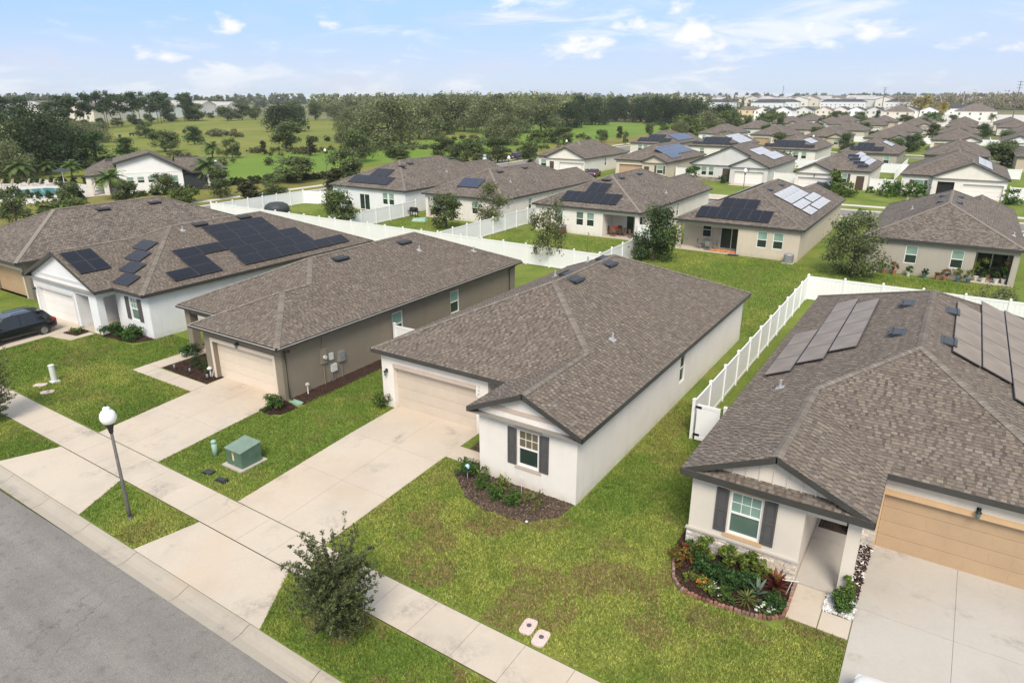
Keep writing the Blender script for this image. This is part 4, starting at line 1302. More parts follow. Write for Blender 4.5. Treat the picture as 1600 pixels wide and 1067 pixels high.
# ------------------------------------------------------------------ third row: fronts towards the camera across the second street
def front_house(label, x0, x1, yfront, depth, wall, spec_extra, ops, lod=1):
    w = x1 - x0; xc = (x0 + x1) / 2
    s = dict(xl=x0, xr=x1, yb=yfront + depth, wall=wall)
    s.update(spec_extra)
    s.setdefault('yg', yfront)
    s['ops'] = ops
    off = (xc, yfront + depth / 2, 0)
    r = house('house', label, s, (off[0], off[1], PAD), off, lod=lod)
    return r[0], r[2], off
def drive_far(x0, x1, y0, y1, mat='concrete'):
    mb = MB(); mb.face([(x0, y0, .29 if y0 > 108 else .16), (x1, y0, .16), (x1, y1, .30), (x0, y1, .30)])
    mb = MB(); mb.hexa([(x0, y0, 0), (x1, y0, 0), (x1, y1, 0), (x0, y1, 0), (x0, y0, .225 if 104 < y0 < 120 else .14), (x1, y0, .225 if 104 < y0 < 120 else .14), (x1, y1, .30), (x0, y1, .30)], skip=(0,))
    return struct(obj('driveway', mb, M[mat]))
a3 = front_house('white gabled house with a green hedge, at the corner of the far street', -73.6, -61.4, 121.4, 21, 'white', dict(yp=123.6, xg=-70.6, side='R', front='gable'),
    {0: [W_(1.2, 1.4, .9, 1.4)], 2: [dict(kind='entry', c=1.3, w=1.0, z0=0, z1=2.2, mat='door'), dict(kind='garage', s0=3.1, s1=8.0, z0=0, z1=2.13, mat='doorwhite', trim='palegrey'), dict(kind='light', s=8.3, z=1.9)], 3: [W_(9.5, .8, 1.0, 1.5)]})
b3 = front_house('beige house with an orange garage door and a blue solar array', -56.8, -45.3, 122.4, 22.5, 'beige', dict(yp=124.4, xg=-50.6, side='R', front='gable'),
    {0: [dict(kind='garage', s0=.7, s1=5.4, z0=0, z1=2.13, mat='doororange', trim='cream')], 2: [dict(kind='entry', c=.9, w=1.0, z0=0, z1=2.1), W_(3.5, 1.2, .95, 1.4, shutters=True)]})
c3 = front_house('pale grey house with two front gables and a stone skirt', -42.0, -27.4, 122.8, 22, 'palegrey', dict(yp=124.6, xg=-34.4, side='R', front='gable', mainfront='gable'),
    {0: [W_(2.4, .95, .95, 1.5), W_(3.7, .95, .95, 1.5), dict(kind='entry', c=6.4, w=1.3, z0=0, z1=2.3)], 2: [dict(kind='garage', s0=.8, s1=5.7, z0=0, z1=2.13, mat='doorwhite', trim='palegrey'), dict(kind='light', s=3.2, z=2.4)]})
d3 = front_house('white house with four stepped dark panels beside its garage gable', -23.0, -12.3, 119.6, 24.5, 'white', dict(yp=125.0, xg=-16.7, side='L', front='gable'),
    {2: [dict(kind='garage', s0=.5, s1=5.4, z0=0, z1=2.13, mat='doorwhite', trim='coolwhite'), dict(kind='light', s=2.9, z=2.35)], 4: [W_(.9, .9, .95, 1.5, shutters=True), dict(kind='entry', c=3.3, w=1.2, z0=0, z1=2.2)]})
e3 = front_house('white house with a wide front gable and open dark entry', -8.1, 6.1, 122.6, 22, 'white', dict(yp=124.2, xg=-3.9, side='R', front='gable'),
    {0: [W_(2.3, 1.5, .95, 1.25, shutters=True)], 2: [dict(kind='void', s0=.7, s1=2.9, z0=0, z1=2.3, rev=.4), dict(kind='garage', s0=4.0, s1=9.0, z0=0, z1=2.13, mat='doorwhite', trim='coolwhite')]})
for hx, k in ((a3, 3), (c3, 1), (d3, 0), (e3, 2)):
    pass
def front_solar(H_, label, k, cells, cell='solarpalereflect', frame='solarsilver'):
    return solar(label, H_[1][k], cells, (0, 0, PAD), cell, frame)
front_solar(b3, 'large blue solar array on the right slope of the orange garage house', 2, grid(127.0, 2.0, 8, 3, 1.75, 1.05) + grid(127.0, .9, 3, 1, 1.75, 1.05), 'solarblue', 'solarsilver')
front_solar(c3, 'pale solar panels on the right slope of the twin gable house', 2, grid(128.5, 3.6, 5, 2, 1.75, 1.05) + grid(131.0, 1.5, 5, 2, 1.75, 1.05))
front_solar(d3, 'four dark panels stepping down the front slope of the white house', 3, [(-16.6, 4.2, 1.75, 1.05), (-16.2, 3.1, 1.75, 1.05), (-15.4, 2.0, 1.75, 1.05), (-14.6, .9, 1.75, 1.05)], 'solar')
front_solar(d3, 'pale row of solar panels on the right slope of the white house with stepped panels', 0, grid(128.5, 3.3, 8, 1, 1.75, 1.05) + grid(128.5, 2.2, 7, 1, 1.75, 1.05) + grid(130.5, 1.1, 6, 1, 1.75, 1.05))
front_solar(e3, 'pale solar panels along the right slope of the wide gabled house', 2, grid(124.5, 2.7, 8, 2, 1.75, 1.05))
mb = MB(); rr = random.Random(3)
for x0, x1, y in ((-41.7, -35.9, 124.92),):
    for i in range(14):
        for j in range(2):
            x = x0 + i * .41; z = .02 + j * .34
            g = rr.uniform(.6, 1.1); mb.box(x, x + .38, y - .06 - rr.uniform(0, .03), y, z, z + .32, 0, (.34 * g, .29 * g, .25 * g))
struct(obj('stone', mb, M['stone_dim'], c3[0], c3[2]), 'stuff')
drive_far(-68.0, -62.4, 103.4, 121.8); drive_far(-56.2, -51.2, 103.4, 124.8); drive_far(-33.6, -28.4, 103.4, 123.2); drive_far(-22.6, -17.6, 103.4, 120.0); drive_far(-.5, 5.2, 103.4, 123.0)
drive_far(-34, -29, 87, 97.2); drive_far(-17.4, -12.2, 86, 97.2); drive_far(-51, -46, 87, 97.2); drive_far(-66, -61, 87, 97.2); drive_far(-1, 4.4, 86, 97.2)

# ------------------------------------------------------------------ fourth row: rears again, and the rows beyond
ROWCOL = ['white', 'coolwhite', 'beige', 'cream', 'tan', 'palegrey', 'greige']
def rear4(label, x0, x1, yr, wall, wins, sol, solr=None, cellr='solarpalereflect', lod=2):
    H_ = rear_house(label, x0, x1, yr, 22, wall, [RW(x, w=1.1) for x in wins], [], 1.5, lod=lod)
    if sol: rear_solar(H_, 'black rear slope solar array on the ' + ' '.join(label.split()[:9]), 1, sol)
    if solr: rear_solar(H_, 'bright right slope solar array on the ' + ' '.join(label.split()[:9]), 2, solr, cellr)
    return H_
rear4('pale house behind the blue array house, beside the field', -74.5, -62.0, 172.0, 'cream', [-71.5, -70, -66], grid(-72.5, .8, 8, 1, 1.1, 1.9) + grid(-70.3, 2.7, 4, 1, 1.1, 1.9), grid(177, 1.2, 7, 3, 1.75, 1.05), 'solarblue')
rear4('white house showing two small rear windows over the twin gable roof', -58.2, -46.2, 170.0, 'white', [-54.5, -49.5], grid(-57.2, .8, 10, 1, 1.1, 1.0) + grid(-55.0, 1.8, 6, 1, 1.1, 2.6), grid(176, 1.0, 7, 4, 1.75, 1.05))
rear4('white house with paired rear windows and a long black array', -40.8, -28.2, 169.5, 'white', [-32.6, -30.9], grid(-40.0, .8, 10, 1, 1.1, 1.4) + grid(-38.0, 2.2, 6, 1, 1.1, 1.8), grid(174, 2.4, 5, 2, 1.75, 1.05))
rear4('house with black rear panels half hidden by a dense round tree', -23.6, -11.8, 167.0, 'greige', [-21, -14], grid(-21.5, .8, 6, 1, 1.1, 1.9) + grid(-20.2, 2.7, 3, 1, 1.1, 1.6), grid(174, 2.4, 4, 2, 1.75, 1.05))
rear4('plain brown roofed house behind the wide gabled house', -7.6, 4.2, 169.0, 'taupe', [-4, 1], None)

proto_specs = [
    (dict(xl=-6.1, xr=6.1, yp=-8.4, yb=11, xg=0.8, yg=-11, side='R', front='gable'), {0: [dict(kind='garage', s0=.9, s1=5.8, z0=0, z1=2.13, mat='doororange', trim='cream')], 2: [W_(2.6, 1.2, .95, 1.4)], 4: [W_(3, 1, .95, 1.4), dict(kind='slider', c=7, w=2.2, z0=0, z1=2.1)]}),
    (dict(xl=-5.8, xr=5.8, yp=-8.8, yb=11, xg=-1.6, yg=-10.8, side='R', front='hip'), {0: [W_(1.8, 1.1, .95, 1.4)], 2: [dict(kind='garage', s0=1.0, s1=5.9, z0=0, z1=2.13, mat='doorwhite', trim='cream')], 4: [W_(3, 1, .95, 1.4), W_(5, 1, .95, 1.4)]}),
    (dict(xl=-6.3, xr=6.3, yp=-9.2, yb=10.5, xg=1.4, yg=-11, side='L', front='gable'), {2: [dict(kind='garage', s0=1.0, s1=5.9, z0=0, z1=2.13, mat='doorbeige', trim='white')], 4: [W_(2.6, 1.1, .95, 1.4)], 0: [W_(3, 1, .95, 1.4), W_(8, 1, .95, 1.4)]}),
]
PROTO = {}
def proto_house(i, wall):
    if (i, wall) not in PROTO:
        s, ops = proto_specs[i]
        s = dict(s, wall=wall, ops=ops)
        PROTO[(i, wall)] = house('house', 'proto', s, (0, 0, PAD), lod=3)[0]
        return PROTO[(i, wall)], True
    return PROTO[(i, wall)], False
WN = dict(white='white', coolwhite='white', beige='beige', cream='cream', tan='tan', palegrey='pale grey', greige='greige')
ORD = ['first', 'second', 'third', 'fourth', 'fifth', 'sixth', 'seventh', 'eighth', 'ninth', 'tenth', 'eleventh', 'twelfth']
def far_house(i, wall, x, y, rz, label, group):
    p, new = proto_house(i, wall)
    if new:
        p.location = (x, y, PAD); p.rotation_euler = (0, 0, rz); p['label'] = label; p['group'] = group
        return p
    return place_copy(p, (x, y, PAD), rz, label, group)
rr = random.Random(21)
for ri, (yc, rz, nm) in enumerate(((237, 0, 'fifth row, fronts this way'), (284, PI, 'sixth row, rears this way'), (340, 0, 'seventh row, fronts this way'), (387, PI, 'eighth row, rears this way'))):
    k = 0
    for x in (-69.5, -53.0, -36.5, -20.0, -3.5, 14.0, 31.0):
        if x > 8 + yc * .055: continue
        wall = rr.choice(ROWCOL)
        far_house(rr.randrange(3), wall, x + rr.uniform(-.6, .6), yc + rr.uniform(-1, 1), rz, '%s brown roofed house, %s from left in the %s' % (WN[wall], ORD[k], nm), 'houses in the rows beyond')
        k += 1
far_house(0, 'tan', 14.5, 184, PI, 'tan house at the right edge beyond the wide gabled house', 'houses in the rows beyond')
far_house(0, 'beige', 18.5, 236, 0, 'beige house with an orange garage door at the right edge of the fifth row', 'houses in the rows beyond')

# ------------------------------------------------------------------ white vinyl privacy fences
def _post():
    mb = MB()
    mb.box(-.065, .065, -.065, .065, 0, 1.9)
    mb.hexa([(-.08, -.08, 1.9), (.08, -.08, 1.9), (.08, .08, 1.9), (-.08, .08, 1.9), (-.08, -.08, 1.93), (.08, -.08, 1.93), (.08, .08, 1.93), (-.08, .08, 1.93)])
    mb.hexa([(-.08, -.08, 1.93), (.08, -.08, 1.93), (.08, .08, 1.93), (-.08, .08, 1.93), (-.01, -.01, 1.99), (.01, -.01, 1.99), (.01, .01, 1.99), (-.01, .01, 1.99)], skip=(0,))
    return mesh(mb, 'post', M['vinyl'])
POST = _post()
_pan = {}
def panel(L):
    k = round(L, 2)
    if k not in _pan:
        mb = MB(); a, b = .065, L - .065
        mb.box(a, b, -.03, .03, .06, .22); mb.box(a, b, -.03, .03, 1.68, 1.82)
        n = 9; w = (b - a) / n
        for i in range(n): mb.box(a + i * w + .003, a + (i + 1) * w - .003, -.012, .012, .22, 1.68)
        _pan[k] = mesh(mb, 'panel', M['vinyl'])
    return _pan[k]
def fence(label, pts, z=PAD, spacing=2.42, cat='fence', group='white vinyl fences', gate=None):
    root = thing('vinyl_fence', label, cat, (pts[0][0], pts[0][1], z), 0, group)
    first = True
    for (x0, y0), (x1, y1) in zip(pts, pts[1:]):
        L = math.hypot(x1 - x0, y1 - y0); n = max(1, round(L / spacing)); st = L / n
        ang = math.atan2(y1 - y0, x1 - x0); dx_, dy_ = math.cos(ang), math.sin(ang)
        for i in range(n + 1):
            if i == 0 and not first: continue
            link('post', POST, root, (x0 - pts[0][0] + dx_ * st * i, y0 - pts[0][1] + dy_ * st * i, 0), (0, 0, ang))
        for i in range(n):
            link('panel', panel(st), root, (x0 - pts[0][0] + dx_ * st * i, y0 - pts[0][1] + dy_ * st * i, 0), (0, 0, ang))
        first = False
    return root
fence('long white vinyl fence running behind the front row of houses', [(-78.5, 52.2), (-24.6, 51.9)])
fence('white vinyl fence from the long back fence up to the furnished terrace house', [(-24.6, 52.05), (-24.9, 66.6), (-27.4, 66.9)])
fence('white vinyl fence along the street side of the leftmost back yard', [(-77.6, 52.4), (-77.9, 66.4), (-72.6, 68.0)])
fence('white vinyl fence between the left and middle back yards', [(-57.6, 52.4), (-58.2, 67.6)])
fence('white vinyl fence left of the furnished terrace yard', [(-42.3, 52.2), (-42.6, 72.0)])
fence('white vinyl fence beside the cream house on the right', [(-8.05, 27.3), (-8.2, 53.4)])
fence('white vinyl fence closing the back of the cream house yard', [(-8.2, 53.55), (24.0, 53.8)])
g = thing('gate', 'white vinyl gate with black hinges at the near end of the side fence', 'gate', (-7.95, 27.15, PAD))
mb = MB(); mb.box(.1, 1.1, -.03, .03, .1, .26); mb.box(.1, 1.1, -.03, .03, 1.66, 1.8); mb.box(.1, .2, -.03, .03, .26, 1.66); mb.box(1.0, 1.1, -.03, .03, .26, 1.66); mb.box(.2, 1.0, -.012, .012, .26, 1.66)
obj('gate_leaf', mb, M['vinyl'], g)
link('post', POST, g, (1.3, 0, 0)); 
for zz in (.3, 1.62):
    mb = MB(); mb.box(.02, .3, -.05, -.03, zz, zz + .1); obj('hinge', mb, M['black'], g)
fence('short white vinyl fence closing the gap beside the taupe house', [(-26.3, 28.15), (-22.15, 28.15)])
fence('white vinyl fence between the twin gable house and the stepped panel house', [(-27.6, 127.5), (-23.1, 127.5)])
fence('white vinyl fence between the stepped panel house and the wide gabled house', [(-12.3, 126.4), (-8.2, 126.6)])
fence('white vinyl fence right of the wide gabled house', [(6.3, 125.0), (8.9, 125.2), (9.1, 143)])
fence('white vinyl fence between the blue array house and the twin gable house', [(-45.2, 127), (-42.2, 127)])
fence('white vinyl fence behind the third row of houses', [(-70, 157), (9, 157.0)], spacing=2.6)
for i, x in enumerate((-43.6, -26.0, -10.2)):
    fence('white vinyl side fence crossing the yards of the third and fourth rows, %s from left' % ORD[i], [(x, 144), (x, 170)], spacing=2.6)
fence('white vinyl fence behind the fifth row of houses', [(-70, 260), (28, 260)], spacing=2.8)
for i, x in enumerate((-44.8, -28.2, -11.8, 5.4)):
    fence('white vinyl side fence crossing the yards of the fifth and sixth rows, %s from left' % ORD[i], [(x, 247), (x, 273)], spacing=2.6)

# ------------------------------------------------------------------ vegetation
def leaf_cloud(seed, lumps, n, leaf, cols, spread=0.55, up=0.35, asp=0.5, lumpvar=0.35, jitter=0.22):
    """lumps: (x, y, z, r). n small leaves set through the lumps' volume, denser near their surface."""
    g = np.random.default_rng(seed)
    L = np.array(lumps, dtype=float)
    wts = L[:, 3] ** 2.2; wts /= wts.sum()
    idx = g.choice(len(L), n, p=wts)
    d = g.normal(size=(n, 3)); d /= np.linalg.norm(d, axis=1)[:, None]
    rad = L[idx, 3] * (g.random(n) ** spread) * (1 + 0.18 * g.normal(size=n))
    c = L[idx, :3] + d * rad[:, None] * np.array([1, 1, 0.85])
    nrm = d * 0.7 + g.normal(size=(n, 3)) * 0.7; nrm[:, 2] += up
    nrm /= np.linalg.norm(nrm, axis=1)[:, None]
    a = np.cross(nrm, g.normal(size=(n, 3))); a /= np.linalg.norm(a, axis=1)[:, None]
    b = np.cross(nrm, a)
    s = leaf * g.uniform(0.6, 1.35, n)[:, None]
    V = np.stack([c - a * s, c - b * s * asp, c + a * s, c + b * s * asp], axis=1).reshape(-1, 3)
    F = np.arange(n * 4).reshape(n, 4)
    lb = 1 + lumpvar * g.uniform(-1, 1, len(L))
    pal = np.array(cols)[g.integers(0, len(cols), n)]
    col = pal * (lb[idx] * (1 + jitter * g.normal(size=n)).clip(0.4, 1.7))[:, None]
    return V, F, col.clip(0, 1)

LIVE = [(.105,.145,.050),(.14,.18,.062),(.085,.118,.044),(.17,.195,.085)]
_L0 = [(0.0961, 0.1209, 0.0465), (0.1209, 0.1488, 0.0558), (0.0775, 0.0992, 0.0434), (0.1473, 0.1674, 0.0775)]
DARK = [(0.048, 0.072, 0.0288), (0.064, 0.0928, 0.0352), (0.0384, 0.0576, 0.0256)]
GREYG = [(0.1512, 0.177, 0.0798), (0.1836, 0.2077, 0.0945), (0.1253, 0.151, 0.0714), (0.216, 0.2242, 0.105)]
BUSH = [(0.12, 0.1575, 0.045), (0.15, 0.1875, 0.0525), (0.0975, 0.1275, 0.039)]
PINE = [(0.0675, 0.1275, 0.042), (0.09, 0.1575, 0.048), (0.0525, 0.0975, 0.033)]
MAGN = [(0.0448, 0.0588, 0.0252), (0.063, 0.077, 0.0308), (0.105, 0.0812, 0.0448)]
BRIGHT = [(0.070, 0.150, 0.025), (0.095, 0.175, 0.030), (0.055, 0.115, 0.022)]
YELL = [(0.30, 0.24, 0.04), (0.36, 0.30, 0.06), (0.22, 0.19, 0.05)]

def crown_lumps(seed, kind, n):
    """unit crown: height 0..1, width 1; returns lumps"""
    r = random.Random(seed); out_ = []
    for i in range(n):
        a = r.uniform(0, 2 * PI); t = r.random()
        if kind == 'round': z = .20 + .68 * t; w = .42 * math.sin(PI * min(1, max(0, (z - .04) / .98))) ** .6
        elif kind == 'oval': z = .20 + .70 * t; w = .36 * (1 - abs((z - .48) / .56) ** 2.4)
        elif kind == 'low': z = .06 + .84 * t; w = .40 * (1 - abs((z - .42) / .62) ** 2.2)
        elif kind == 'cone': z = .12 + .82 * t; w = .42 * (1.02 - z) ** .8
        elif kind == 'wide': z = .10 + .76 * t; w = .42 * max(.05, 1 - ((z - .36) / .60) ** 2) ** .5
        elif kind == 'top': z = .50 + .46 * t; w = .36 * (1 - abs((z - .7) / .42) ** 2)
        elif kind == 'mound': z = .10 + .68 * t; w = .42 * (1 - (z / .98) ** 2) ** .5
        w = max(.04, w) * (r.random() ** .42)
        rad = r.uniform(.115, .20) * (1.15 if kind in ('wide', 'mound') else 1)
        out_.append((w * math.cos(a), w * math.sin(a), min(z, .93), rad))
    return out_

def tree_proto(seed, kind, cols, nl, leaf, lumps=26, h0=5.0, w0=4.5, trunk=.32, tr=.03, limbs=7, spread=.5, lumpvar=.35, asp=.55):
    """builds one tree at its real size h0 x w0 and returns (trunk mesh, crown mesh)"""
    r = random.Random(seed * 7 + 1)
    L = [(x * w0, y * w0, z * h0, q * (w0 * h0) ** .5) for x, y, z, q in crown_lumps(seed, kind, lumps)]
    V, F, col = leaf_cloud(seed, L, nl, leaf, cols, spread=spread, lumpvar=lumpvar, asp=asp)
    for ax_ in (0, 1):
        lo, hi = np.percentile(V[:, ax_], [1.0, 99.0]); V[:, ax_] = (V[:, ax_] - (lo + hi) / 2) * (w0 / (hi - lo))
    zl, zt = np.percentile(V[:, 2], [2.0, 99.4]); zb = max(zl, 0) if kind != 'top' else zl
    V[:, 2] = zb + (V[:, 2] - zl) * ((h0 - zb) / (zt - zl))
    V[:, 2] = np.maximum(V[:, 2], .04)
    cm = np_mesh('crown', V, F, M['leaf'], col)
    mb = MB()
    top = h0 * (trunk + .28)
    bend = [(r.uniform(-.03, .03) * h0, r.uniform(-.03, .03) * h0) for _ in range(4)]
    path = [(0, 0, -.1)] + [(bend[i][0] * (i / 3), bend[i][1] * (i / 3), top * (i + 1) / 4) for i in range(4)]
    R0 = tr * h0
    mb.tube(path, [R0 * 1.25, R0, R0 * .85, R0 * .65, R0 * .35], 7)
    for i in range(limbs):
        lx, ly, lz, lr = L[r.randrange(len(L))]
        s = r.uniform(.45, .95); z0 = top * s
        p0 = (bend[2][0] * .5 * s, bend[2][1] * .5 * s, z0)
        mid = ((p0[0] + lx) / 2 + r.uniform(-.05, .05) * w0, (p0[1] + ly) / 2 + r.uniform(-.05, .05) * w0, (z0 + max(lz, z0)) / 2)
        mb.tube([p0, mid, (lx, ly, max(lz, z0 * 1.02))], [R0 * .45, R0 * .28, R0 * .08], 5, cap=False)
    return mesh(mb, 'trunk', M['bark'], smooth=True), cm
TP = {}
def reg(ty, variants): TP[ty] = variants
def mk(ty, n, **k):
    h0, w0 = k['h0'], k['w0']
    reg(ty, [(tree_proto(100 + sum(map(ord, ty)) + i * 13, **k), h0, w0) for i in range(n)])
mk('live', 4, kind='oval', cols=LIVE, nl=4200, leaf=.125, h0=4.5, w0=4.2, lumps=30)
mk('airy', 2, kind='oval', cols=[(0.13, 0.155, 0.06), (0.165, 0.18, 0.07), (0.11, 0.125, 0.05), (0.2, 0.19, 0.09)], nl=4200, leaf=.09, h0=5.4, w0=4.0, lumps=34, limbs=12, spread=.6, trunk=.45, tr=.018)
mk('dense', 2, kind='low', cols=[(0.075, 0.115, 0.042), (0.095, 0.14, 0.048), (0.06, 0.09, 0.034)], nl=7500, leaf=.10, h0=4.9, w0=4.8, lumps=40)
mk('wild', 1, kind='low', cols=GREYG + LIVE[:2], nl=8000, leaf=.095, h0=5.2, w0=5.2, lumps=44, limbs=14, spread=.65)
mk('round', 1, kind='mound', cols=GREYG, nl=2200, leaf=.07, h0=1.8, w0=3.0, lumps=30, trunk=.2)
mk('bigoak', 3, kind='wide', cols=DARK + [(0.045, 0.06, 0.025)], nl=8000, leaf=.30, h0=12, w0=17, lumps=60, trunk=.25, tr=.035, limbs=9)
mk('grey', 3, kind='wide', cols=GREYG, nl=8000, leaf=.28, h0=12.5, w0=16, lumps=56, trunk=.25, limbs=9, lumpvar=.42)
mk('bush', 3, kind='mound', cols=BUSH, nl=2200, leaf=.18, h0=3.2, w0=5.4, lumps=30, trunk=.15, limbs=3)
mk('pine', 3, kind='cone', cols=PINE, nl=2200, leaf=.22, h0=6, w0=5.5, lumps=26, lumpvar=.45, asp=.35)
mk('tallpine', 3, kind='top', cols=[(0.05, 0.085, 0.032), (0.065, 0.10, 0.038), (0.08, 0.11, 0.05)], nl=1500, leaf=.48, h0=15, w0=9, lumps=13, trunk=.66, tr=.012, limbs=6, lumpvar=.4, asp=.4)
mk('magnolia', 2, kind='cone', cols=MAGN, nl=1500, leaf=.15, h0=3.8, w0=2.8, lumps=22)
mk('yellow', 1, kind='wide', cols=YELL, nl=1500, leaf=.6, h0=11, w0=12, lumps=26, trunk=.4, limbs=12)
mk('hedge', 1, kind='mound', cols=[(0.055, 0.085, 0.028), (0.075, 0.10, 0.034)], nl=700, leaf=.12, h0=1.2, w0=1.6, lumps=14, trunk=.1, limbs=2)

def palm_proto(seed, h, fr, nf=22):
    r = random.Random(seed)
    mb = MB()
    pts = [(0, 0, -.05), (.05, .02, h * .3), (.10, .0, h * .65), (.1, .04, h)]
    mb.tube(pts, [.2, .17, .15, .17], 8)
    tm = mesh(mb, 'trunk', M['palmbark'], smooth=True)
    mb = MB(); n = 9
    prev = None
    for i in range(n + 1):                       # arching midrib with leaflets either side
        t = i / n
        x = fr * (t * .92); z = fr * (.52 * t - .80 * t * t)
        if prev is not None:
            px, pz, pt = prev
            for s in (-1, 1):
                w0 = fr * .20 * math.sin(PI * min(1, pt * .85 + .12)) + .03
                g = r.uniform(.75, 1.2); c = (.11 * g, .165 * g, .045 * g)
                for k in range(2):
                    u0 = k / 2; u1 = u0 + .36
                    ax_, az = px + (x - px) * u0, pz + (z - pz) * u0
                    bx_, bz = px + (x - px) * u1, pz + (z - pz) * u1
                    mb.face([(ax_, 0, az), (bx_, 0, bz), (bx_ + w0 * .75, s * w0, bz - w0 * .42), (ax_ + w0 * .68, s * w0 * .96, az - w0 * .42)], 0, c)
        prev = (x, z, t)
    fm = mesh(mb, 'frond', M['frond'])
    return tm, fm, h, r
def palm(label, x, y, h, w, z0=0.1, seed=0, group='palms'):
    tm, fm, hh, r = palm_proto(seed, h * .62, w * .54)
    t = thing('palm_tree', label, 'palm', (x, y, z0), 0, group)
    link('trunk', tm, t)
    for i in range(24):
        a = i * 2.399963; tilt = -1.15 + 1.75 * (i / 23)
        o = link('frond', fm, t, (.1, .02, h * .61), (0, tilt * .72, a))
    return t

